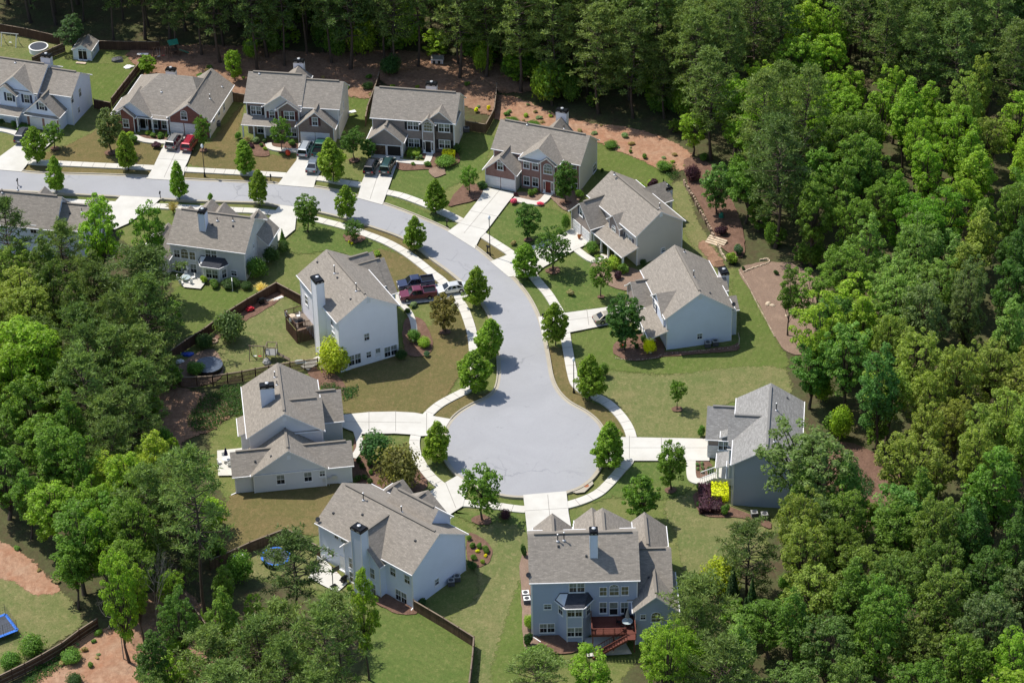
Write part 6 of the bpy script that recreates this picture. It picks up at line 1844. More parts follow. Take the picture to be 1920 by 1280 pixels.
# ------------------------------------------------------------------ shrubs
F = {'G': (0.101, 0.182, 0.035), 'D': (0.047, 0.092, 0.027), 'Y': (0.52, 0.50, 0.02), 'A': (0.203, 0.284, 0.041), 'P': (0.061, 0.027, 0.043), 'T': (0.270, 0.230, 0.121), 'K': (0.540, 0.108, 0.216), 'B': (0.095, 0.155, 0.095), 'R': (0.405, 0.095, 0.054), 'S': (0.486, 0.419, 0.243), 'W': (0.189, 0.257, 0.135)}
SHRUBS = [
    ('hedge', 45, 243, 20, 6, 'G', 'low hedge at the foot of the leftmost house porch', None), ('shrub', 26, 236, 14, 9, 'G', 'round shrub beside the leftmost porch post', None), ('shrub', 4, 232, 14, 9, 'D', 'dark shrub at the picture edge under the leftmost porch', None),
    ('shrub', 278, 252, 13, 8, 'A', 'yellow-green shrub first in the ranch house bed', None), ('shrub', 288, 257, 14, 9, 'G', 'clipped round shrub in the ranch house front bed', 'round shrubs before the brick ranch'), ('shrub', 301, 259, 15, 10, 'G', 'clipped round shrub in the ranch house front bed', 'round shrubs before the brick ranch'),
    ('conifer', 313, 256, 7, 10, 'G', 'small conical shrub beside the ranch garage door', None), ('shrub', 249, 266, 20, 14, 'G', 'leafy shrub at the ranch porch corner', None), ('shrub', 243, 258, 16, 12, 'A', 'pale shrub behind the oval tree of the ranch', None), ('shrub', 295, 276, 22, 11, 'P', 'purple-grey mounded shrub by the grey car on the ranch drive', None),
    ('shrub', 447, 260, 15, 14, 'G', 'green shrub at the left porch post of the maroon-shuttered house', None), ('shrub', 463, 266, 15, 10, 'T', 'tan mounded shrub in the porch bed of the maroon-shuttered house', None), ('shrub', 480, 268, 17, 11, 'W', 'pale mounded shrub in the middle of that porch bed', None), ('shrub', 497, 267, 14, 8, 'D', 'dark mounded shrub by the porch step of the maroon-shuttered house', None),
    ('shrub', 471, 276, 14, 8, 'P', 'small purple shrub in front of the maroon-shuttered porch', None), ('shrub', 490, 274, 9, 6, 'G', 'tiny green shrub in front of the maroon-shuttered porch', None), ('shrub', 498, 281, 10, 6, 'A', 'small yellowish shrub at the front edge of the porch bed', None), ('shrub', 549, 272, 18, 11, 'G', 'green shrub beside the brown garage wall', None), ('shrub', 540, 290, 14, 8, 'R', 'reddish low shrub on the mulch ring by the silver minivan', None),
    ('hedge', 776, 289, 22, 8, 'A', 'yellow-green hedge under the front window of the open-garage house', None), ('hedge', 842, 290, 22, 9, 'Y', 'bright yellow hedge at the right front of the open-garage house', None), ('shrub', 856, 286, 20, 18, 'D', 'dark tall shrub at the right corner of the open-garage house', None),
    ('shrub', 772, 297, 7, 5, 'W', 'small pale shrub along the front walk', 'small shrubs beside the open-garage walk'), ('shrub', 782, 298, 7, 5, 'W', 'small pale shrub along the front walk', 'small shrubs beside the open-garage walk'), ('shrub', 789, 296, 8, 6, 'W', 'small pale shrub along the front walk', 'small shrubs beside the open-garage walk'),
    ('shrub', 775, 309, 9, 5, 'G', 'low green plant at the front of the walk bed', None), ('bigshrub', 836, 308, 46, 16, 'G', 'wide low spreading shrub on the open-garage lawn', None), ('shrub', 803, 311, 16, 9, 'G', 'low mound at the left end of the spreading shrub', None),
    ('shrub', 994, 367, 16, 13, 'G', 'clipped round ball left of the red front door', 'round shrubs by the red door'), ('shrub', 1003, 362, 13, 10, 'G', 'clipped round ball left of the red front door', 'round shrubs by the red door'), ('shrub', 968, 368, 11, 8, 'P', 'dark brown shrub by the right garage door of the rose house', None), ('shrub', 906, 354, 22, 16, 'D', 'dark shrub at the left garage corner of the rose house', None),
    ('shrub', 964, 381, 18, 9, 'K', 'bright pink flowering mound beside the white drive', None), ('shrub', 1013, 384, 13, 6, 'K', 'dull pink low mound below the red door walk', None), ('shrub', 1087, 369, 18, 14, 'G', 'green shrub at the right foot of the rose brick house', None), ('bigshrub', 1061, 433, 20, 38, 'G', 'tall columnar evergreen left of the tan garage', None),
    ('bigshrub', 1110, 473, 30, 22, 'G', 'clipped square hedge before the tan house porch', None), ('bigshrub', 1150, 502, 36, 22, 'A', 'long clipped hedge below the tan porch', None), ('shrub', 1170, 512, 24, 20, 'G', 'round bright shrub at the end of the tan porch', None), ('shrub', 1158, 522, 20, 16, 'P', 'dusky purple round shrub under the tan porch end', None), ('shrub', 1206, 497, 15, 12, 'D', 'dark ball at the tan house gable wall', None), ('shrub', 1120, 482, 12, 5, 'A', 'flower clump along the tan house walk', None), ('shrub', 1132, 498, 14, 8, 'T', 'tan grass mound under the slim ringed tree', None), ('shrub', 1071, 552, 18, 10, 'T', 'dry tan mound alone on the tan house lawn', None), ('shrub', 963, 458, 14, 7, 'T', 'dry low mound on the lawn beside the tan drive', None),
    ('shrub', 1202, 358, 24, 16, 'A', 'pale green shrub behind the tan house roof', None), ('shrub', 1224, 356, 24, 22, 'P', 'dark plum shrub behind the tan house roof', None), ('shrub', 1222, 345, 18, 9, 'A', 'lime shrub behind the plum shrub', None), ('conifer', 1244, 350, 8, 17, 'D', 'thin dark cone shrub by the black-capped chimney', None), ('shrub', 1129, 322, 8, 7, 'D', 'small dark ball at the rose house side', None),
    ('bigshrub', 1146, 275, 30, 10, 'G', 'long low shrub at the foot of the clay bank, left', None), ('shrub', 1182, 286, 8, 6, 'G', 'tiny shrub at the foot of the clay bank', None), ('shrub', 1208, 296, 13, 9, 'G', 'small round shrub at the foot of the clay bank', None), ('bigshrub', 1245, 318, 36, 16, 'G', 'broad ground shrub at the foot of the clay bank, right', None), ('bigshrub', 958, 230, 32, 9, 'G', 'low shrub on the bank left above the rose roof', None), ('bigshrub', 1000, 236, 30, 8, 'G', 'low shrub on the bank right above the rose roof', None),
    ('bigshrub', 1298, 338, 36, 30, 'P', 'large dark plum bush at the end of the clay bank', None), ('shrub', 1318, 300, 20, 14, 'G', 'green bush above the plum bush', None), ('shrub', 1330, 345, 24, 18, 'B', 'blue-green bush right of the plum bush', None), ('shrub', 1383, 476, 22, 20, 'B', 'blue-grey bush at the end of the stone steps', None), ('shrub', 1374, 492, 26, 20, 'A', 'bright rounded bush by the iron fence', None), ('shrub', 1393, 505, 9, 6, 'D', 'tiny bush at the tip of the mulch bed', None), ('shrub', 1455, 514, 11, 8, 'D', 'spiky dark clump in the mulch bed', None), ('shrub', 1352, 440, 26, 18, 'P', 'brown-purple bush under the feathery tree', None),
    ('bigshrub', 1218, 662, 28, 34, 'Y', 'vivid yellow bush at the pale blue house corner', None), ('shrub', 1207, 640, 18, 14, 'D', 'dark shrub behind the vivid yellow bush', None), ('shrub', 1193, 652, 12, 9, 'D', 'small dark shrub under the dense tree', None), ('shrub', 1166, 650, 9, 6, 'R', 'small red flowering shrub in the bed of the dense tree', None),
    ('shrub', 1307, 872, 9, 6, 'W', 'small grassy clump in the bed by the slate steps', 'grass clumps by the slate house walk'), ('shrub', 1316, 870, 9, 6, 'W', 'small grassy clump in the bed by the slate steps', 'grass clumps by the slate house walk'), ('shrub', 1308, 880, 8, 6, 'W', 'small grassy clump in the bed by the slate steps', 'grass clumps by the slate house walk'), ('shrub', 1317, 878, 9, 6, 'W', 'small grassy clump in the bed by the slate steps', 'grass clumps by the slate house walk'), ('shrub', 1316, 886, 9, 6, 'W', 'small grassy clump in the bed by the slate steps', 'grass clumps by the slate house walk'),
    ('shrub', 1333, 888, 20, 14, 'D', 'dark green shrub under the slate house porch', None), ('shrub', 1359, 962, 22, 20, 'G', 'green shrub right of the plum hedge', None), ('shrub', 1310, 915, 13, 10, 'D', 'dark ball beside the slate house walk end', None), ('shrub', 1310, 950, 13, 12, 'D', 'dark ball left of the plum hedge', None), ('shrub', 1315, 818, 18, 24, 'G', 'upright shrub at the left corner of the slate garage', None),
    ('bigshrub', 994, 1178, 26, 34, 'A', 'bright leafy bush at the blue house left wall', None), ('shrub', 990, 1208, 22, 28, 'D', 'dark rounded bush below the bright one at the blue house', None), ('shrub', 982, 1042, 14, 26, 'D', 'dark upright bush at the top left of the blue house', None), ('bigshrub', 947, 972, 28, 20, 'P', 'plum bush beside the drive above the blue house', None),
    ('shrub', 880, 1012, 12, 9, 'G', 'round green shrub in the bed at the angled house side', 'round shrubs at the angled house side'), ('shrub', 886, 1025, 14, 10, 'G', 'round green shrub in the bed at the angled house side', 'round shrubs at the angled house side'), ('shrub', 898, 1026, 14, 10, 'G', 'round green shrub in the bed at the angled house side', 'round shrubs at the angled house side'), ('shrub', 911, 1034, 17, 12, 'G', 'round green shrub in the bed at the angled house side', 'round shrubs at the angled house side'), ('shrub', 889, 1048, 14, 10, 'G', 'round green shrub in the bed at the angled house side', 'round shrubs at the angled house side'),
    ('shrub', 895, 1035, 10, 6, 'Y', 'small yellow plant among the round shrubs', 'yellow plants at the angled house side'), ('shrub', 910, 1043, 9, 6, 'Y', 'small yellow plant among the round shrubs', 'yellow plants at the angled house side'), ('shrub', 905, 1055, 10, 8, 'A', 'lime plant at the lower tip of the round shrub bed', None), ('shrub', 884, 1066, 22, 16, 'D', 'dark shrub at the corner of the angled house', None), ('shrub', 655, 1105, 16, 11, 'A', 'small lime plant at the patio corner', None), ('shrub', 793, 1134, 24, 14, 'D', 'dark shrub in the shade of the angled gable', None),
    ('shrub', 673, 866, 14, 12, 'D', 'dark ball along the low wing of the grey house', 'round shrubs along the low wing'), ('shrub', 680, 877, 13, 10, 'D', 'dark ball along the low wing of the grey house', 'round shrubs along the low wing'), ('shrub', 692, 872, 12, 9, 'G', 'green ball along the low wing of the grey house', None), ('shrub', 695, 888, 12, 10, 'G', 'green ball below the first along the low wing', None), ('shrub', 671, 902, 16, 14, 'D', 'dark ball at the lower end of the low wing', 'balls at the end of the low wing'), ('shrub', 683, 898, 13, 10, 'D', 'dark ball at the lower end of the low wing', 'balls at the end of the low wing'), ('shrub', 693, 906, 14, 12, 'D', 'dark ball at the lower end of the low wing', 'balls at the end of the low wing'),
    ('shrub', 776, 574, 18, 8, 'W', 'pale leafy plant in front of the maroon pickup', None), ('shrub', 764, 588, 14, 12, 'D', 'dark shrub at the white house corner by the trucks', None), ('bigshrub', 778, 640, 30, 26, 'G', 'long bright hedge beside the white house gable', None), ('bigshrub', 796, 650, 28, 20, 'A', 'lower end of the bright hedge by the white gable', None), ('bigshrub', 752, 672, 26, 18, 'D', 'dark shrub under the right windows of the white gable', None), ('shrub', 801, 667, 14, 9, 'B', 'grey-green low plant below the bright hedge', None), ('shrub', 708, 478, 18, 8, 'A', 'lime low plant behind the white house roof', None),
    ('bigshrub', 484, 520, 44, 44, 'G', 'very large clipped ball at the grey house corner', None), ('bigshrub', 509, 492, 36, 34, 'D', 'dark bush behind the very large clipped ball', None), ('conifer', 530, 452, 13, 26, 'G', 'small cone by the grey house drive', None), ('bigshrub', 532, 474, 26, 26, 'D', 'dark bush under the small cone', None), ('shrub', 382, 530, 16, 15, 'A', 'first round shrub beside the grey house patio', None), ('shrub', 402, 537, 22, 13, 'G', 'second clipped shrub beside the grey house patio', None), ('bigshrub', 432, 536, 40, 14, 'D', 'long dark hedge below the bay window', None), ('bigshrub', 462, 540, 24, 12, 'D', 'dark hedge end below the small square window', None),
    ('tuft', 490, 552, 28, 26, 'S', 'pale pampas grass behind the fence corner', None), ('tuft', 325, 398, 28, 22, 'T', 'tan ornamental grass on the near verge', None), ('shrub', 395, 377, 12, 16, 'G', 'small upright shrub by the grey house front gables', None), ('shrub', 655, 455, 6, 5, 'Y', 'tiny yellow plant at the bend bed', 'tiny yellow plants at the bend'), ('shrub', 660, 458, 6, 5, 'Y', 'tiny yellow plant at the bend bed', 'tiny yellow plants at the bend'),
    ('bigshrub', 62, 1225, 60, 40, 'G', 'leafy bush at the lower left fence', None), ('bigshrub', 22, 1250, 50, 34, 'G', 'leafy bush at the lower left picture edge', None), ('bigshrub', 135, 1238, 46, 22, 'G', 'low green bush on the lower left clay', None), ('shrub', 170, 1248, 14, 8, 'G', 'tiny weed clump on the lower left clay', None), ('bigshrub', 140, 1280, 40, 18, 'D', 'dark low bush at the bottom edge on clay', None), ('bigshrub', 1010, 1240, 74, 30, 'G', 'wide ivy mound at the bottom beside the blue house', None),
    ('shrub', 1025, 598, 12, 5, 'K', 'pink flowers round the dark mailbox', None), ('shrub', 893, 210, 10, 9, 'Y', 'yellow shrub on the straw bank behind the open-garage house', None), ('shrub', 916, 207, 9, 11, 'Y', 'tall yellow shrub on the straw bank by the fence', None), ('bigshrub', 733, 140, 46, 40, 'D', 'wide dark bush among the pines', None), ('bigshrub', 690, 165, 26, 10, 'D', 'low weeds behind the maroon-shuttered house', None),
    ('bigshrub', 1130, 705, 26, 28, 'G', 'round bush behind the maple at the tall lamp', None), ('bigshrub', 368, 700, 40, 24, 'G', 'feathery bush in front of the round pool', None), ('bigshrub', 385, 650, 40, 26, 'D', 'dark bush along the inside of the long fence', None),
]
for kind, px, py, w, hpx, cc, lab, grp in SHRUBS:
    b = at(px, py, 0.15); sc = px_scale(b)
    tall, deep = (hpx / sc * 1.05, 1.0) if not (kind == 'hedge' and hpx > 12) else (0.42 * hpx / sc, 0.58 * hpx / 0.56 / w)
    plant(kind, b + Vector((0, (deep * w / sc) / 2 if kind == 'hedge' and hpx > 12 else 0, 0)), tall, w / sc, F[cc], 'shrub' if kind != 'tuft' else 'grass_clump', lab, 'shrub', grp, names=('stem', 'foliage'), rz=-0.1 if kind == 'hedge' else None, squash=deep)

# the clipped hedges at the slate house corner: ground outline in the picture, height
for x0, x1, y0, y1, hh, cc, lab in ((1313, 1335, 918, 962, 1.1, 'P', 'tall square plum hedge left of the bright yellow one'), (1336, 1354, 941, 963, 1.0, 'P', 'low square plum hedge in front of the bright yellow one'), (1336, 1366, 916, 940, 1.2, 'Y', 'square clipped bright yellow hedge at the slate house corner')):
    a, b2, c2 = at(x0, y1, .1), at(x1, y1, .1), at((x0 + x1) / 2, y0, .1)
    w = (b2 - a).length; d = c2.y - a.y
    plant('hedge', (a + b2) / 2 + Vector((0, d / 2, 0)), hh, w, F[cc], 'hedge', lab, 'hedge', None, rz=-0.05, squash=d / w, names=('stem', 'foliage'))
# scrub: low weeds breaking up the bare banks, each bank's own lot
for where, line, n in (('on the clay bank behind the rose brick house', [(935, 205), (1040, 232), (1150, 262), (1280, 300)], 26), ('on the clay at the lower left corner', [(90, 1265), (180, 1205), (260, 1260)], 9), ('on the straw behind the back-row houses', [(290, 135), (450, 150), (690, 165), (880, 180)], 24), ('on the left-hand clay bank', [(0, 1030), (70, 1075), (105, 1105)], 6)):
    pts = smooth_poly([(at(*q).x, at(*q).y) for q in line], 12, closed=False)
    for i in range(n):
        q = random.choice(pts) + Vector((random.uniform(-4, 4), random.uniform(-3, 3)))
        w = random.uniform(0.5, 1.5)
        plant('shrub', Vector((q.x, q.y, .1)), w * random.uniform(.3, .6), w, random.choice([F['G'], F['W'], F['T'], F['A']]), 'weed_clump', 'low scrubby weed clump ' + where, 'weeds', 'weed clumps ' + where, names=('stem', 'foliage'))
# ivy and ground cover
def ivy(poly, colr, lab):
    wp = [at(*q, 0.2) for q in poly]; w2 = [(p.x, p.y) for p in wp]
    x0, x1 = min(p[0] for p in w2), max(p[0] for p in w2); y0, y1 = min(p[1] for p in w2), max(p[1] for p in w2)
    n = int((x1 - x0) * (y1 - y0) * 85); P = np.stack([RNG.uniform(x0, x1, n), RNG.uniform(y0, y1, n)], 1)
    keep = [inside(p + RNG.normal(size=2) * 0.25, w2) for p in P]; P = P[keep]
    hgt = 0.15 + 0.35 * np.abs(np.sin(P[:, 0] * 1.3) * np.cos(P[:, 1] * 1.1)) * RNG.random(len(P))
    C = np.column_stack([P, 0.1 + hgt]); Nn = unit(np.array([[0, 0, 1.0]]) + RNG.normal(size=(len(P), 3)) * 0.55)
    me = leaf_mesh('ground_ivy', C, Nn, 0.10 * (0.6 + 0.8 * RNG.random(len(P))), 0.75)
    o = bpy.data.objects.new('ground_ivy', me); COL.objects.link(o); o.color = (*colr, 1)
    tag(o, lab, 'ivy', None, 'stuff')
ivy([(400, 735), (425, 722), (455, 722), (458, 778), (425, 780), (405, 800), (370, 810), (350, 790), (375, 750)], (0.055, 0.125, 0.026), 'ivy covering the shaded slope left of the tall grey gable')
ivy([(600, 722), (625, 718), (640, 728), (672, 722), (668, 740), (645, 752), (640, 730), (600, 730)], (0.055, 0.13, 0.028), 'ivy patch behind the grey house right wing')
ivy([(1570, 880), (1600, 865), (1640, 910), (1630, 930), (1590, 920)], (0.045, 0.115, 0.03), 'ivy bank right of the slate house')
ivy([(1240, 310), (1262, 308), (1275, 330), (1258, 338)], (0.06, 0.12, 0.03), 'ground cover at the right end of the clay bank')
ivy([(100, 1215), (125, 1210), (150, 1222), (120, 1245), (60, 1285), (40, 1280)], (0.06, 0.14, 0.028), 'vines on the lower left clay beside the fence')
ivy([(985, 1230), (1030, 1215), (1060, 1240), (1010, 1262)], (0.07, 0.14, 0.03), 'ivy below the blue house left corner')

# ------------------------------------------------------------------ fences
def fence(pts, label, h=1.8, mat='fence', capmat=None, picket=False, z=0.0):
    w = [at(px, py, 0.1) for px, py in pts]
    root = thing('wooden_fence', Vector((w[0].x, w[0].y, 0)), 0, label, 'fence', 'yard fences')
    o = Vector((w[0].x, w[0].y, 0))
    pb = MB(); rb = MB(); posts = []
    for a, b in zip(w, w[1:]):
        a = Vector((a.x, a.y, 0)) - o; b = Vector((b.x, b.y, 0)) - o; L = (b - a).length; d = (b - a) / L; n = Vector((-d.y, d.x, 0))
        k = max(1, int(L / 0.165)); s = L / k
        for i in range(k):
            hh = h + random.uniform(-0.03, 0.03); q = a + d * (i * s + s * 0.04); q2 = a + d * ((i + (0.66 if picket else 0.95)) * s)
            p = [q - n * .012, q2 - n * .012, q2 + n * .012, q + n * .012]
            z0 = Vector((0, 0, 0.06)); z1 = Vector((0, 0, hh))
            pb.mesh([x + z0 for x in p] + [x + z1 for x in p], [(0, 1, 5, 4), (1, 2, 6, 5), (2, 3, 7, 6), (3, 0, 4, 7), (4, 5, 6, 7)])
        for zz in (0.35, h * 0.55, h - 0.2): rb.bar(a + n * .04 + Vector((0, 0, zz)), b + n * .04 + Vector((0, 0, zz)), 0.06, 0.09)
        rb.bar(a + Vector((0, 0, h + 0.035)), b + Vector((0, 0, h + 0.035)), 0.18, 0.05)  # cap board: sunlit top edge put into its paler wood and width
        m = max(1, int(round(L / 2.4)))
        posts += [a.lerp(b, i / m) + n * .05 for i in range(m)]
    posts.append(Vector((w[-1].x, w[-1].y, 0)) - o)
    pb.build('boards', M[mat], root); rb.build('rails', M[capmat or 'fence_grey'], root)
    for p in posts:
        m = MB(); m.box(p.x - .055, p.x + .055, p.y - .055, p.y + .055, 0, h + 0.12); m.box(p.x - .075, p.x + .075, p.y - .075, p.y + .075, h + .12, h + .16); m.build('post', M[mat], root)
fence([(297, 692), (350, 655), (385, 633), (420, 606), (465, 578), (519, 547), (566, 572)], 'long brown wooden fence running up the left side of the play yard', mat='fence_dark')
fence([(297, 692), (340, 726), (400, 722.5), (455, 714), (505, 704), (545, 697), (597, 690)], 'brown picket fence along the lower side of the play yard', mat='fence_dark', picket=True)
fence([(395, 1068), (420, 1058), (470, 1035), (537, 1009), (570, 1027), (603, 1045)], 'wooden fence with a sharp corner behind the blue-rimmed trampoline')
fence([(776, 1144), (832, 1177), (889, 1213), (886, 1250), (880, 1300)], 'three-rail wooden fence from the angled house down the right side', mat='fence')
fence([(184, 1178), (150, 1200), (118, 1224), (80, 1246), (48, 1263), (0, 1286), (-30, 1296)], 'wooden fence crossing the lower left corner', mat='fence_dark')
fence([(348, 1128), (360, 1150), (372, 1166), (398, 1202), (420, 1228), (442, 1248)], 'wooden fence among the trees at the bottom left of centre', mat='fence')
fence([(-60, 42), (0, 61), (50, 70), (112, 84)], 'red-brown wooden fence at the top left corner', mat='fence_dark')
fence([(122, 97), (100, 106), (62, 124)], 'plain board fence left of the shed')
fence([(186, 93), (230, 94), (300, 95)], 'dark fence behind the shed', mat='fence_dark')
fence([(272, 122), (255, 143), (232, 173), (210, 201)], 'board fence down the right side of the shed yard')
fence([(177, 203), (209, 209)], 'short fence closing the shed yard beside the leftmost house', mat='fence_dark')
fence([(873, 244), (911, 250), (921, 232), (927, 220), (930, 195), (932, 172)], 'board fence turning the corner right of the open-garage house')
fence([(686, 236), (690, 215), (706, 172), (712, 150)], 'board fence left of the open-garage house')
fence([(436, 190), (460, 194)], 'short fence between the ranch and the maroon-shuttered house')
# black iron fence by the stone wall
w = [at(*q) for q in [(1340, 503), (1372, 498), (1390, 490)]]
r = thing('iron_fence', w[0], 0, 'thin black iron fence behind the pale blue house chimney', 'fence'); mb = MB()
for a, b in zip(w, w[1:]):
    a = a - w[0]; b = b - w[0]
    for z in (0.15, 1.2): mb.bar(a + Vector((0, 0, z)), b + Vector((0, 0, z)), 0.04, 0.04)
    for i in range(int((b - a).length / 0.14)): q = a.lerp(b, i * 0.14 / (b - a).length); mb.bar(q, q + Vector((0, 0, 1.3)), 0.025, 0.025)
mb.build('bars', M['black'], r)

# stone walls and edging
def stones(line, label, size=0.4, mat='stone_pale', name='stone_wall', h=0.4, cat='stone wall'):
    pts = smooth_poly([(at(*q).x, at(*q).y) for q in line], 6, closed=False); mb = MB(); acc = 0
    for a, b in zip(pts, pts[1:]):
        L = (b - a).length; k = max(1, int(L / size))
        for i in range(k):
            q = a.lerp(b, (i + 0.5) / k); s = size * random.uniform(0.38, 0.55); hh = h * random.uniform(0.7, 1.15); t = (b - a).normalized(); j = random.uniform(-.4, .4)
            f = lambda x, y, z: (q.x + (t.x * math.cos(j) - t.y * math.sin(j)) * x - t.y * y, q.y + (t.y * math.cos(j) + t.x * math.sin(j)) * x + t.x * y, z)
            mb.box(-s, s, -s * 0.6, s * 0.6, 0, hh, 0, f); mb.box(-s * .8, s * .8, -s * 0.45, s * 0.45, hh, hh + 0.06, 0, f)
    return tag(mb.build(name, M[mat]), label, cat)
stones([(1282, 345), (1297, 370), (1312, 398), (1327, 425), (1340, 452)], 'upper stone retaining wall on the bank behind the tan house', 0.5, 'stone', h=0.8)
stones([(1345, 458), (1352, 475), (1362, 490)], 'lower stone retaining wall below the stone steps', 0.4, 'stone_pale', h=0.5)
stones([(1394, 512), (1410, 505), (1425, 500), (1442, 493), (1438, 487), (1425, 489)], 'pale stone border at the tip of the wide mulch bed', 0.35, 'stone_pale', h=0.25, name='stone_edging', cat='edging')
stones([(1385, 507), (1402, 535), (1418, 567), (1436, 600), (1453, 633)], 'thin stone line along the wide mulch bed', 0.22, 'stone_pale', h=0.15, name='stone_edging', cat='edging')
stones([(1153, 672), (1185, 676), (1230, 672), (1245, 665), (1300, 660), (1375, 652), (1386, 640), (1384, 625)], 'scalloped edging round the pale blue gable bed', 0.2, 'stone_pale', h=0.13, name='stone_edging', cat='edging')
mb = MB()
for i in range(4): mb.box(-1.6, 1.6, i * 0.4, i * 0.4 + 0.42, 0, 0.15 * (i + 1))
o = mb.build('stone_steps', M['stone_pale'], loc=at(1338, 460)); o.rotation_euler.z = -0.6; tag(o, 'pale stone steps between the two retaining walls', 'steps')
for px, py, s in ((1440, 570, .5), (1448, 573, .4), (1500, 525, .35), (1495, 560, .4), (1475, 592, .3)):
    mb = MB(); mb.lathe((0, 0, 0), [(s, 0), (s * 0.95, s * 0.3), (s * 0.55, s * 0.6), (0, s * 0.68)], 7)
    o = mb.build('boulder', M['stone_pale'], loc=at(px, py, .1)); o.scale = (1.25, .8, 1); o.rotation_euler.z = px; tag(o, 'pale boulder lying on the wide mulch bed', 'boulder', 'boulders on the mulch bed')
for px, py, ang in ((1492, 634, 0.3),):
    me = PROTO['dead'][0][0]; o = bpy.data.objects.new('fallen_branch', me); COL.objects.link(o); o.location = at(px + 32, py - 4, .3); o.rotation_euler = (1.45, 0, ang - 1.57); o.scale = (.25, .25, .25); tag(o, 'pale fallen branch at the foot of the leafy tree on the mulch bed', 'branch')

# ------------------------------------------------------------------ lamps, mailboxes
for (px, py, tp, lab) in ((384, 331, 269, 'black street lamp with a white acorn globe on the far verge by the red van'), (919, 481, 403, 'black street lamp standing in the triangle of tan grass'), (1076, 735.5, 668.5, 'black street lamp beside the pavement at the turning circle')):
    b = at(px, py, 0.12); H = height_for(b, tp); r = thing('street_lamp', b, 0, lab, 'street lamp', 'acorn street lamps')
    m = MB(); m.lathe((0, 0, 0), [(0.2, 0), (0.2, 0.12), (0.14, 0.25), (0.12, 0.7), (0.075, 0.8), (0.055, H - 0.95), (0.09, H - 0.9), (0.13, H - 0.78)], 12); m.build('pole', M['black'], r, True)
    m = MB(); m.lathe((0, 0, 0), [(0.13, H - 0.78), (0.22, H - 0.6), (0.23, H - 0.45), (0.17, H - 0.22), (0.06, H - 0.1), (0.0, H)], 12); m.build('globe', M['globe'], r, True)
for px, py, rz, lab in ((301, 373, 0, 'black mailbox on a post at the near kerb above the grey house'), (508, 341, 0.2, 'black mailbox on a post at the far kerb left of the silver minivan'), (1018, 603, 1.4, 'black mailbox on a post with pink flowers at the gold sedan drive'), (838, 425, 0.6, 'black mailbox under the far verge maple by the big white drive'), (34, 349, 0, 'black mailbox on a post at the near kerb far left'), (914, 474, .8, 'black mailbox beside the lamp in the tan triangle')):
    b = at(px, py, 0.12); r = thing('mailbox', b, rz, lab, 'mailbox', 'kerbside mailboxes')
    m = MB(); m.box(-.06, .06, -.06, .06, 0, 1.15); m.box(-.2, .2, -.2, .2, 0, .08); m.bar((0, 0, .7), (0, -.3, 1.1), .06, .06); m.build('post', M['black'], r)
    m = MB(); k = 8; pr = [(-.12, 1.15), (-.12, 1.3)] + [(-.12 * math.cos(PI * i / k), 1.3 + .13 * math.sin(PI * i / k)) for i in range(1, k)] + [(.12, 1.3), (.12, 1.15)]
    n = len(pr); m.mesh([(x, -.42, z) for x, z in pr] + [(x, .15, z) for x, z in pr], [(i, (i + 1) % n, n + (i + 1) % n, n + i) for i in range(n)] + [tuple(range(n))[::-1], tuple(range(n, 2 * n))]); m.build('box', M['black'], r)

# ------------------------------------------------------------------ vehicles
CARS = {  # length, width, side profile of the lower body (x from the front, z), belt line and roof points
    'sedan': dict(L=4.8, W=1.82, body=[(0, .38), (0, .62), (.15, .72), (1.25, .92), (3.95, .98), (4.72, .95), (4.8, .75), (4.8, .4)], belt=(1.15, 4.25), roof=(1.95, 3.45), zb=.93, zr=1.45, wx=(.95, 3.75)),
    'suv': dict(L=4.75, W=1.88, body=[(0, .45), (0, .8), (.12, .95), (1.2, 1.1), (4.65, 1.12), (4.75, .95), (4.75, .5)], belt=(1.1, 4.68), roof=(1.85, 4.45), zb=1.08, zr=1.78, wx=(.95, 3.75)),
    'minivan': dict(L=4.95, W=1.95, body=[(0, .42), (0, .72), (.2, .88), (.95, 1.05), (4.85, 1.1), (4.95, .9), (4.95, .45)], belt=(.8, 4.9), roof=(1.75, 4.7), zb=1.05, zr=1.75, wx=(.95, 3.95)),
    'pickup': dict(L=5.7, W=1.98, body=[(0, .5), (0, .9), (.12, 1.05), (1.45, 1.15), (5.62, 1.15), (5.7, 1.05), (5.7, .55)], belt=(1.4, 3.55), roof=(2.05, 3.35), zb=1.13, zr=1.85, wx=(1.0, 4.5)),
}
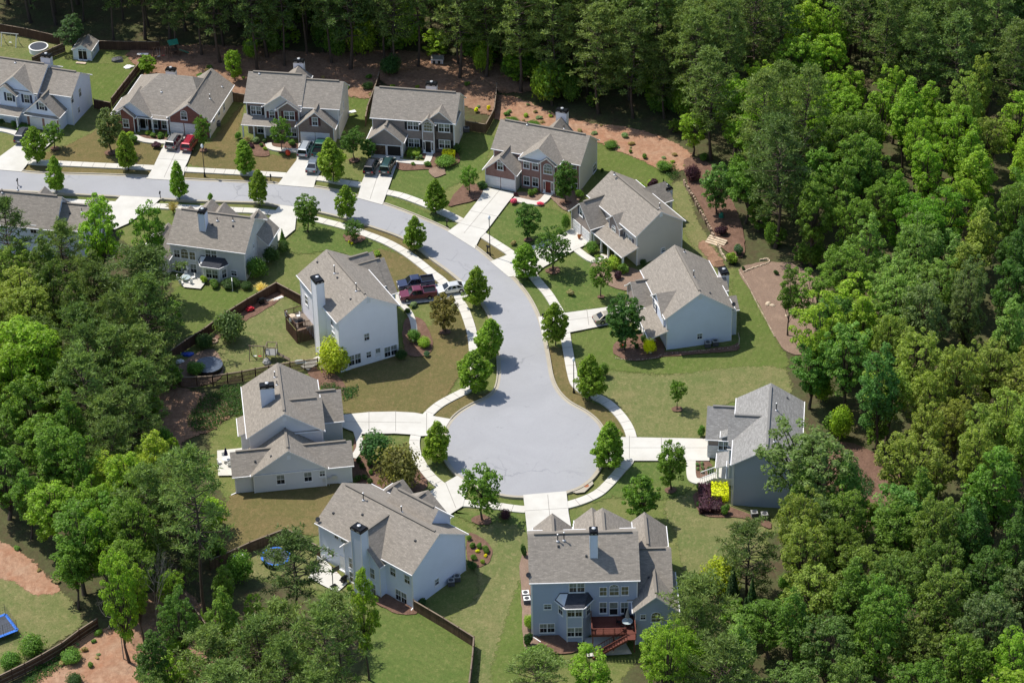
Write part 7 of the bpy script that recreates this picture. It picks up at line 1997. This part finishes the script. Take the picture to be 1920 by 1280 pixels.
def car(kind, front, rear, colour, label, cat):
    d = CARS[kind]; L, W = d['L'], d['W']
    a = at(*front, 0.31); b = at(*rear, 0.31); c = (a + b) / 2; yaw = math.atan2(b.y - a.y, b.x - a.x)
    root = thing('parked_car' if kind != 'pickup' else 'pickup_truck', Vector((c.x, c.y, 0.3)), yaw, label, cat, 'vehicles parked on the drives')
    paint = plain('car_paint', colour, 0.35, 0.25, 0.5, coat=0.8)
    X = lambda x: x - L / 2
    bm = bmesh.new()
    prof = d['body']; n = len(prof)
    # wheel arches cut into the sill line
    sill = []
    zs = prof[-1][1]
    for wx in reversed(d['wx']):
        sill += [(wx + .42, zs)] + [(wx + .40 * math.cos(q), .34 + .42 * math.sin(q)) for q in np.linspace(0.35, PI - 0.35, 6)] + [(wx - .42, zs)]
    full = prof + sill
    vs = []
    for y, k in ((-W / 2, 0), (W / 2, 1)):
        vs.append([bm.verts.new((X(x) , y * (0.93 if (x < 0.15 or x > L - 0.15) else 1.0), z)) for x, z in full])
    m = len(full)
    for i in range(m): bm.faces.new((vs[0][i], vs[0][(i + 1) % m], vs[1][(i + 1) % m], vs[1][i]))
    bm.faces.new(vs[0][::-1]); bm.faces.new(vs[1])
    bmesh.ops.recalc_face_normals(bm, faces=bm.faces)
    top = [e for e in bm.edges if abs(e.verts[0].co.y) > W * .4 and abs(e.verts[0].co.y - e.verts[1].co.y) < .1 and min(v.co.z for v in e.verts) > .6]
    bmesh.ops.bevel(bm, geom=top, offset=.07, segments=2, affect='EDGES', profile=.6)
    me = bpy.data.meshes.new('body'); bm.to_mesh(me); bm.free(); me.materials.append(paint)
    o = bpy.data.objects.new('body', me); COL.objects.link(o); o.parent = root
    # cabin: glass house with painted pillars and roof
    (b0, b1), (r0, r1) = d['belt'], d['roof']; zb, zr = d['zb'], d['zr']; wb, wr = W / 2 - .09, W / 2 - .3
    B = [(X(b0), -wb, zb), (X(b1), -wb, zb), (X(b1), wb, zb), (X(b0), wb, zb)]; R = [(X(r0), -wr, zr - .05), (X(r1), -wr, zr - .05), (X(r1), wr, zr - .05), (X(r0), wr, zr - .05)]
    g2 = MB(); g2.mesh(B + R, [(0, 1, 5, 4), (1, 2, 6, 5), (2, 3, 7, 6), (3, 0, 4, 7)]); g2.build('windows', M['car_glass'], root)
    p = MB()
    for i in range(4): p.bar(Vector(B[i]), Vector(R[i]), .10, .10)
    for i, j in ((0, 1), (1, 0), (2, 3), (3, 2)):
        for t in ((.36, .68) if kind in ('suv', 'minivan', 'sedan') else (.5,)):
            p.bar(Vector(B[i]).lerp(Vector(B[j]), t), Vector(R[i]).lerp(Vector(R[j]), t), .07, .06)
    e = .06
    rr = [Vector(q) for q in R]
    p.mesh([(q.x + (-e if i in (0, 3) else e), q.y + (-e if i < 2 else e), q.z) for i, q in enumerate(rr)] + [(q.x + (.12 if i in (0, 3) else -.12), q.y * .9, q.z + .08) for i, q in enumerate(rr)], [(0, 1, 5, 4), (1, 2, 6, 5), (2, 3, 7, 6), (3, 0, 4, 7), (4, 5, 6, 7), (3, 2, 1, 0)])
    ro = p.build('roof_panel', paint, root)
    if kind in ('suv', 'minivan'):
        for s in (-1, 1):
            k = MB(); k.bar((X(r0) + .3, s * (wr - .08), zr + .09), (X(r1) - .25, s * (wr - .08), zr + .09), .05, .05); k.build('roof_rail', M['black'], ro)
    for wx in d['wx']:
        for s in (-1, 1):
            t = MB(); y = s * (W / 2 - .1); t.tube((X(wx), y - .11, .34), (X(wx), y + .11, .34), .34, n=16); w = t.build('wheel', M['tyre'], root)
            t = MB(); t.tube((X(wx), y + s * .105, .34), (X(wx), y + s * .125, .34), .2, n=12); t.build('rim', M['rim'], w)
    hz = prof[2][1] - .12; tz = prof[-2][1] - .05
    for s in (-1, 1):
        t = MB(); t.box(X(0) - .012, X(.16), s * (W / 2 - .36) - .2, s * (W / 2 - .36) + .2, hz - .11, hz + .04); t.build('headlight', M['lamp_clear'], root)
        t = MB(); t.box(X(L) - .1, X(L) + .012, s * (W / 2 - .25) - .14, s * (W / 2 - .25) + .14, tz - .14, tz + .1); t.build('taillight', M['lamp_red'], root)
        t = MB(); t.box(X(b0) + .35, X(b0) + .5, s * (W / 2 + .08) - .09, s * (W / 2 + .08) + .09, zb + .02, zb + .16); t.build('mirror', paint, root)
    t = MB(); t.box(X(0) - .05, X(.05), -W * .4, W * .4, .38, .55); t.build('front_bumper', M['bumper'], root)
    t = MB(); t.box(X(L) - .05, X(L) + .06, -W * .42, W * .42, .45, .6); t.build('rear_bumper', M['chrome'] if kind == 'pickup' else M['bumper'], root)
    t = MB(); t.box(X(L) + .008, X(L) + .022, -.26, .26, .68, .8); t.build('number_plate', M['plastic_white'], root)
    if kind == 'pickup':
        t = MB(); t.box(X(3.75), X(5.58), -W / 2 + .14, W / 2 - .14, 1.152, 1.158); t.build('cargo_bed', M['black'], root)
        t = MB()
        for s in (-1, 1): t.box(X(3.62), X(5.66), s * (W / 2 - .08) - .06, s * (W / 2 - .08) + .06, 1.16, 1.36)
        t.box(X(5.58), X(5.66), -W / 2 + .14, W / 2 - .14, 1.16, 1.36); t.box(X(3.62), X(3.7), -W / 2 + .14, W / 2 - .14, 1.16, 1.36); t.build('bed_sides', paint, root)
import bmesh
car('suv', (51, 248), (36, 272), (0.07, 0.075, 0.085), 'dark grey wagon on the leftmost drive behind a maple', 'car')
car('suv', (337, 258), (318, 285), (0.22, 0.215, 0.20), 'warm grey wagon left of the red van on the ranch drive', 'car')
car('minivan', (366, 260), (348, 288), (0.33, 0.012, 0.03), 'bright red minivan on the ranch house drive', 'van')
car('minivan', (580, 272), (567, 298), (0.40, 0.44, 0.47), 'silver-blue minivan at the top of the maroon-shuttered house drive', 'van')
car('pickup', (606, 270), (595, 298), (0.02, 0.10, 0.075), 'dark green pickup half hidden by the big maple', 'pickup')
car('sedan', (592, 303), (583, 326), (0.16, 0.19, 0.22), 'blue-grey saloon car low on the maroon-shuttered house drive', 'car')
car('suv', (704, 304), (690, 332), (0.022, 0.022, 0.025), 'black wagon on the drive of the open-garage house', 'car')
car('minivan', (734, 302), (720, 331), (0.018, 0.06, 0.055), 'dark green minivan right of the black wagon', 'van')
car('pickup', (747, 542), (813, 533), (0.025, 0.035, 0.085), 'navy blue pickup with an open black bed, farther of two trucks', 'pickup')
car('pickup', (750, 562), (818, 554), (0.16, 0.018, 0.045), 'maroon pickup truck nearest the white house', 'pickup')
car('sedan', (824, 550), (869, 543), (0.62, 0.63, 0.62), 'white saloon car parked across the pavement by the kerb maple', 'car')
car('sedan', (1162, 596), (1122, 604), (0.42, 0.38, 0.30), 'gold-beige saloon car beside the large dense tree', 'car')

# ------------------------------------------------------------------ yard things
def trampoline(px, py, wpx, rim, mat, lab, z=0.85, skirt=None):
    b = at(px, py, z); R = wpx / 2 / px_scale(b); r = thing('trampoline', Vector((b.x, b.y, 0)), 0, lab, 'trampoline', 'trampolines')
    m = MB(); k = 28
    for i in range(k):
        a0, a1 = 2 * PI * i / k, 2 * PI * (i + 1) / k
        q = lambda a, rr, zz: (rr * math.cos(a), rr * math.sin(a), zz)
        m.mesh([q(a0, R, z), q(a1, R, z), q(a1, R * .86, z + .02), q(a0, R * .86, z + .02), q(a0, R, z - .1), q(a1, R, z - .1)], [(0, 1, 2, 3), (4, 5, 1, 0)])
    m.build('rim_pad', M[rim], r)
    m = MB(); m.add([(R * .87 * math.cos(2 * PI * i / k), R * .87 * math.sin(2 * PI * i / k), z) for i in range(k)]); m.build('jump_mat', M[mat], r)
    if skirt:
        m = MB(); m.lathe((0, 0, 0), [(R * .97, 0.02), (R * .97, z - .1)], 28); m.build('skirt', M[skirt], r)
    else:
        for i in range(6):
            a = i * PI / 3; m = MB(); m.tube((R * .93 * math.cos(a), R * .93 * math.sin(a), 0), (R * .93 * math.cos(a), R * .93 * math.sin(a), z - .08), .03); m.build('leg', M['steel'], r)
trampoline(72, 87, 37, 'plastic_white', 'mat_black', 'round pool-like trampoline with a white rim in the far left yard', 1.0, 'plastic_white')
trampoline(391, 683, 53, 'mat_grey', 'mat_grey', 'round grey-covered pool in the corner of the play yard', 0.95, 'black')
trampoline(517, 1042, 56, 'blue', 'mat_black', 'round trampoline with a bright blue rim behind the corner fence', 0.9)
# square trampoline with net
c0 = at(-4, 1176, 0.9); r = thing('netted_trampoline', Vector((c0.x, c0.y, 0)), 0.55, 'square blue-framed trampoline with a safety net at the left picture edge', 'trampoline')
m = MB(); s = 1.9
for a, b in (((-s, -s), (s, -s)), ((s, -s), (s, s)), ((s, s), (-s, s)), ((-s, s), (-s, -s))): m.bar((*a, .95), (*b, .95), .4, .08)
m.build('rim_pad', M['blue'], r)
m = MB(); m.add([(-1.7, -1.7, .96), (1.7, -1.7, .96), (1.7, 1.7, .96), (-1.7, 1.7, .96)]); m.build('jump_mat', M['mat_black'], r)
m = MB()
for x in (-s, 0, s):
    for y in (-s, s): m.tube((x, y, 0), (x, y, 2.7), .03)
for i in range(13):
    q = -s + i * s * 2 / 12
    for y in (-s, s): m.bar((q, y, 1), (q, y, 2.6), .015, .015)
    for x in (-s, s): m.bar((x, q, 1), (x, q, 2.6), .015, .015)
for z in (1.4, 1.8, 2.2, 2.6):
    for a, b in (((-s, -s), (s, -s)), ((s, -s), (s, s)), ((s, s), (-s, s)), ((-s, s), (-s, -s))): m.bar((*a, z), (*b, z), .015, .015)
m.build('safety_net', M['net'], r)
# swing sets
def swing(px, py, rz, lab, mat, roof=None, L=3.2, seats=2):
    b = at(px, py); r = thing('swing_set', b, rz, lab, 'swing set', 'play equipment'); m = MB(); H = 2.3
    for x in (0, L):
        for y in (-.9, .9): m.bar((x, y, 0), (x, 0, H), .1, .1)
    m.bar((-.2, 0, H), (L + .4, 0, H), .12, .12); m.build('frame', M[mat], r)
    for i in range(seats):
        x = L * (i + 1) / (seats + 1); s = MB()
        for d in (-.22, .22): s.tube((x + d, 0, H), (x + d, .05, .5), .012, n=4)
        s.box(x - .25, x + .25, -.06, .16, .45, .5); s.build('swing_seat', M['plastic_red' if i % 2 else 'plastic_white'], r)
    if roof:
        m = MB(); x0 = L + .4
        for x in (x0, x0 + 1.5):
            for y in (-.75, .75): m.bar((x, y, 0), (x, y, 2.6), .1, .1)
        for z in (1.3, 2.6):
            m.bar((x0, -.75, z), (x0 + 1.5, -.75, z), .1, .1); m.bar((x0, .75, z), (x0 + 1.5, .75, z), .1, .1); m.bar((x0, -.75, z), (x0, .75, z), .1, .1); m.bar((x0 + 1.5, -.75, z), (x0 + 1.5, .75, z), .1, .1)
        m.box(x0, x0 + 1.5, -.75, .75, 1.28, 1.34); t = m.build('tower', M[mat], r)
        m = MB(); m.mesh([(x0 - .1, -.85, 2.6 if roof == 'plastic_green' else 1.36), (x0 + 1.6, -.85, 2.6 if roof == 'plastic_green' else 1.36), (x0 + 1.6, .85, 2.6 if roof == 'plastic_green' else 1.36), (x0 - .1, .85, 2.6 if roof == 'plastic_green' else 1.36), (x0 - .1, 0, 3.3 if roof == 'plastic_green' else 1.9), (x0 + 1.6, 0, 3.3 if roof == 'plastic_green' else 1.9)], [(0, 1, 5, 4), (2, 3, 4, 5), (1, 2, 5), (3, 0, 4)]); m.build('canopy', M[roof], t)
        m = MB(); m.mesh([(x0 + 1.5, -.3, 1.3), (x0 + 1.5, .3, 1.3), (x0 + 3.4, .3, .15), (x0 + 3.4, -.3, .15), (x0 + 1.5, -.3, 1.2), (x0 + 3.4, -.3, .05), (x0 + 1.5, .3, 1.2), (x0 + 3.4, .3, .05)], [(0, 1, 2, 3), (0, 3, 5, 4), (1, 6, 7, 2)]); m.build('slide', M[roof if roof == 'plastic_green' else 'fence_grey'], t)
swing(470, 672, -0.12, 'wooden swing set with a small tower in the fenced play yard', 'fence_grey', 'canvas_shaded_tops', 2.1)
swing(6, 83, -0.25, 'bare grey metal swing frame in the top left yard', 'steel', None, 2.8, 1)
swing(290, 112, 0.35, 'swing set with a green canopy under the pines', 'fence', 'plastic_green', 2.4)
# tables and chairs
def chair_at(b, rz, lab, mat, grp):
    r = thing('patio_chair', b, rz, lab, 'chair', grp)
    m = MB(); m.box(-.25, .25, -.25, .25, .4, .45); m.build('seat', M[mat], r)
    m = MB(); m.box(-.25, .25, .22, .27, .45, 1.0); m.build('backrest', M[mat], r)
    for x in (-.22, .22):
        for y in (-.22, .24): l = MB(); l.box(x - .02, x + .02, y - .02, y + .02, 0, .4); l.build('leg', M[mat], r)
def dining(b, rz, where, n, topmat, chairmat, umbrella=None, R=.75):
    r = thing('patio_table', b, rz, where[0], 'table', None); m = MB()
    m.lathe((0, 0, 0), [(0, .74), (R, .74), (R, .70), (0, .70)], 18); m.build('tabletop', M[topmat], r)
    for i in range(4):
        a = i * PI / 2 + .8; l = MB(); l.tube((R * .7 * math.cos(a), R * .7 * math.sin(a), 0), (R * .6 * math.cos(a), R * .6 * math.sin(a), .7), .025); l.build('leg', M['steel'], r)
    for i in range(n):
        a = rz + 2 * PI * i / n + .4; chair_at(b + Vector((math.cos(a), math.sin(a), 0)) * (R + .45), a - PI / 2, where[1], chairmat, where[2])
    if umbrella:
        u = thing('closed_umbrella', b + Vector((0, 0, .3)), 0, where[3], 'umbrella'); m = MB(); m.tube((0, 0, 0), (0, 0, 2.4), .025); m.build('pole', M['steel'], u)
        m = MB(); n2 = 14; pr = [(.10, .95), (.24, 1.05), (.17, 1.6), (.08, 2.15), (.0, 2.35)]; pts = []
        for rr, z in pr:
            for i in range(n2): a = 2 * PI * i / n2; q = rr * (1.25 if i % 2 else .75); pts.append((q * math.cos(a), q * math.sin(a), z))
        m.mesh(pts, [(j * n2 + i, j * n2 + (i + 1) % n2, (j + 1) * n2 + (i + 1) % n2, (j + 1) * n2 + i) for j in range(4) for i in range(n2)]); m.build('canopy', M[umbrella], u)
dining(at(349, 527, .1), 0, ('pale glass-topped table on the grey house patio', 'white chair round the glass table on the grey house patio', 'grey house patio chairs'), 5, 'sheen_table', 'plastic_white')
u = at(352, 514, .1); r = thing('closed_umbrella', u, 0, 'closed white umbrella by the grey house glazed door', 'umbrella'); m = MB(); m.tube((0, 0, 0), (0, 0, 2.3), .03); m.build('pole', M['steel'], r); m = MB(); m.lathe((0, 0, 0), [(.2, .9), (.24, 1.0), (.13, 1.7), (0, 2.3)], 10); m.build('canopy', M['plastic_white'], r)
dining(at(425, 867, .1), 0, ('white round table on the low wing patio', 'white chair by the table on the low wing patio', 'low wing patio chairs', 'closed navy umbrella over the low wing patio table'), 4, 'plastic_white', 'plastic_white', 'navy', .6)
dining(DECK_TABLE, 0, ('table under the grey umbrella on the red deck', 'dark chair round the table on the red deck', 'red deck chairs', 'closed grey umbrella on the red deck'), 5, 'sheen_table', 'black', 'canvas_shaded_tops', .7)
dining(WDECK[0], 0, ('small yellow-topped table on the white house deck', 'pale chair on the white house deck', 'white house deck chairs'), 3, 'stone_pale', 'plastic_white', None, .5)
for i, (px, py) in enumerate(((600, 1052), (607, 1048), (590, 1058), (584, 1064))): chair_at(at(px, py, .1), 2.4 + i, 'pale outdoor chair at the back of the angled house patio', 'plastic_white' if i < 2 else 'black', 'angled house patio chairs')
def grill(b, rz, lab):
    r = thing('barbecue_grill', b, rz, lab, 'grill', None)
    m = MB(); m.box(-.35, .35, -.25, .25, .12, .85); m.box(.36, .75, -.2, .2, .8, .84); m.box(-.75, -.36, -.2, .2, .8, .84); m.build('cart', M['black'], r)
    m = MB(); k = 8; pr = [(.27 * math.cos(PI * i / k), .85 + .3 * math.sin(PI * i / k)) for i in range(k + 1)]; n = k + 1
    m.mesh([(-.36, y, z) for y, z in pr] + [(.36, y, z) for y, z in pr], [(i, i + 1, n + i + 1, n + i) for i in range(k)] + [tuple(range(n)), tuple(range(n, 2 * n))[::-1]]); m.build('lid', M['black'], r)
    for x in (-.3, .3): m = MB(); m.tube((x, -.26, .08), (x, -.2, .08), .08); m.build('wheel', M['tyre'], r)
grill(DECK_GRILL, 0, 'black barbecue grill at the right end of the red deck'); grill(at(645, 1092, .1), .9, 'black barbecue grill against the angled house wall'); grill(WDECK[1], .3, 'black barbecue grill on the white house deck'); grill(at(491, 570, .1), .5, 'black barbecue grill by the play yard fence')
# basketball hoop
b = at(626, 1100, .1); r = thing('basketball_hoop', b, .7, 'portable basketball hoop on the white patio of the angled house', 'basketball hoop')
m = MB(); m.box(-.45, .45, -.35, .35, 0, .2); m.box(-.35, .35, -.25, .25, .2, .28); m.build('base', M['black'], r)
m = MB(); m.bar((0, .2, .2), (0, .1, 3.4), .09, .09); m.bar((0, .1, 3.3), (0, -.6, 3.5), .06, .06); m.build('pole', M['black'], r)
m = MB(); m.box(-.6, .6, -.66, -.62, 3.0, 3.8); m.build('backboard', M['net'], r)
m = MB()
for i in range(14):
    a0, a1 = 2 * PI * i / 14, 2 * PI * (i + 1) / 14; m.bar((.23 * math.cos(a0), -.92 + .23 * math.sin(a0), 3.05), (.23 * math.cos(a1), -.92 + .23 * math.sin(a1), 3.05), .025, .025)
m.build('rim', M['plastic_red'], r)
# air conditioners
for px, py, lab in ((985.5, 1119, 'white-topped air conditioner, upper of two beside the blue house'), (988, 1130, 'white-topped air conditioner, lower of two beside the blue house'), (846, 1096, 'left air conditioner in the shade of the angled gable'), (857, 1088, 'right air conditioner in the shade of the angled gable'), (1327, 650, 'left air conditioner at the pale blue gable foot'), (1341, 647, 'right air conditioner at the pale blue gable foot'), (1414, 968, 'left air conditioner at the slate gable foot'), (1433, 971, 'right air conditioner at the slate gable foot'), (409, 236, 'air conditioner at the side of the brick ranch'), (875, 247, 'air conditioner at the side of the open-garage house')):
    b = at(px, py, .05); r = thing('air_conditioner', b, .1, lab, 'air conditioner', 'air conditioners'); m = MB()
    m.box(-.42, .42, -.42, .42, .08, .8)
    for i in range(9): m.box(-.44, .44, -.44, .44, .14 + i * .07, .155 + i * .07)
    m.build('case', M['bumper'], r)
    m = MB(); m.box(-.45, .45, -.45, .45, .8, .86); m.build('top_panel', M['plastic_white' if 'white-topped' in lab else 'canvas_shaded_tops'], r)  # tops standing in shade are painted grey, the shade put into their colour
    m = MB(); m.lathe((0, 0, 0), [(0, .885), (.3, .88), (.33, .862)], 16); m.build('fan_grille', M['vent_grey'], r)
# toys, tarps and junk
def blob(name, px, py, s, mat, lab, cat, grp=None, n=9, hz=.5, seed=0):
    rnd = random.Random(seed + px); mb = MB(); rings = 4; pts = []
    for j in range(rings + 1):
        for i in range(n):
            a = 2 * PI * i / n; rr = math.cos(j / rings * PI / 2) * rnd.uniform(.75, 1.15); pts.append((s[0] * rr * math.cos(a), s[1] * rr * math.sin(a), s[2] * math.sin(j / rings * PI / 2) * rnd.uniform(.8, 1.1)))
    mb.mesh(pts, [(j * n + i, j * n + (i + 1) % n, (j + 1) * n + (i + 1) % n, (j + 1) * n + i) for j in range(rings) for i in range(n)])
    return tag(mb.build(name, M[mat], loc=at(px, py, .05)), lab, cat, grp)
blob('tarpaulin', 352, 665, (1.2, .6, .4), 'blue_tarp', 'crumpled bright blue tarpaulin beside the round grey pool', 'tarp')
blob('tarpaulin', 337, 678, (.8, .5, .4), 'plastic_white', 'crumpled white sheet left of the round grey pool', 'tarp')
blob('junk_pile', 221, 114, (1.1, .8, .8), 'bumper', 'dark heap of yard junk right of the shed', 'junk pile')
blob('plastic_sheet', 242, 126, (1.0, .7, .35), 'plastic_white', 'white plastic sheeting on the far lawn right of the shed', 'sheet')
blob('paddling_pool', 562, 679, (1.1, .6, .3), 'sheen_table', 'pale blue paddling pool against the picket fence', 'paddling pool')
blob('covered_play_bin', 500, 681, (.7, .7, .9), 'canvas_shaded_tops', 'grey covered bin beside the wooden swing set', 'bin')
r = thing('toy_car', at(469, 583, .05), .6, 'red toy ride-on car by the play yard fence', 'toy car'); m = MB(); m.box(-.6, .6, -.35, .35, .18, .5); m.box(-.3, .35, -.32, .32, .5, .72); m.build('body', M['plastic_red'], r)
for x in (-.4, .4):
    for y in (-.36, .36): m = MB(); m.tube((x, y - .05, .17), (x, y + .05, .17), .17, n=10); m.build('wheel', M['tyre'], r)
for i, (px, py, mt, lab) in enumerate(((521, 560, 'plastic_white', 'white board leaning in the fence corner of the play yard'), (511, 563, 'stone_pale', 'pinkish board leaning in the fence corner of the play yard'), (152, 119, 'stone_pale', 'pale plank lying in front of the shed'))):
    m = MB(); m.box(-.9, .9, -.3, .3, .05, .12); m.box(-.7, .7, -.25, .25, .12, .15); o = m.build('board', M[mt], loc=at(px, py, .05)); o.rotation_euler.z = .6 - i * .4; tag(o, lab, 'board')
r = thing('fire_pit', at(401, 641, .05), 0, 'ring of stones round a small fire pit by the grey-green bush', 'fire pit')
m = MB()
for i in range(10): a = 2 * PI * i / 10; m.box(.5 * math.cos(a) - .15, .5 * math.cos(a) + .15, .5 * math.sin(a) - .12, .5 * math.sin(a) + .12, 0, .28)
m.build('stone_ring', M['stone'], r)
def table(px, py, rz, lab, w=.9, d=.5, h=.85, top='plastic_white', cat='table', nm='garden_table'):
    r = thing(nm, at(px, py, .05), rz, lab, cat); m = MB(); m.box(-w, w, -d, d, h - .06, h); m.build('tabletop', M[top], r)
    for x in (-w + .08, w - .08):
        for y in (-d + .08, d - .08): l = MB(); l.box(x - .04, x + .04, y - .04, y + .04, 0, h - .06); l.build('leg', M['fence'], r)
table(449, 1052, .2, 'pale work table by the fence left of the blue-rimmed trampoline', .7, .5, .9)
m = MB(); m.box(-.25, .25, -.18, .18, .92, 1.1); m.tube((-.2, 0, 1.1), (.2, 0, 1.1), .12); o = m.build('cooler', M['stone_pale'], loc=at(449, 1052, .05)); tag(o, 'tan cooler box on the pale work table', 'cooler')
table(660, 217, .4, 'white table on the lawn behind the maroon-shuttered house', .7, .4, .8); table(268, 106, 0, 'white bench by the shed yard back fence', 1.0, .3, .5, cat='bench', nm='garden_bench')
blob('compost_bin', 1352, 408, (.5, .5, 1.0), 'plastic_green', 'teal green barrel under the feathery tree', 'barrel')
r = thing('flower_pot', at(1086, 447, .3), 0, 'terracotta flower pot with red flowers by the tan garage', 'flower pot'); m = MB(); m.lathe((0, 0, 0), [(.18, 0), (.27, .45), (.3, .45), (.3, .52), (0, .5)], 12); m.build('pot', M['terracotta'], r)
C = np.column_stack([RNG.normal(size=(160, 2)) * .16, .55 + .12 * RNG.random(160)]); me = leaf_mesh('flowers', C, unit(RNG.normal(size=(160, 3)) + [0, 0, 1]), .06 * np.ones(160)); o = bpy.data.objects.new('flowers', me); COL.objects.link(o); o.parent = r; o.color = (.3, .12, .03, 1)
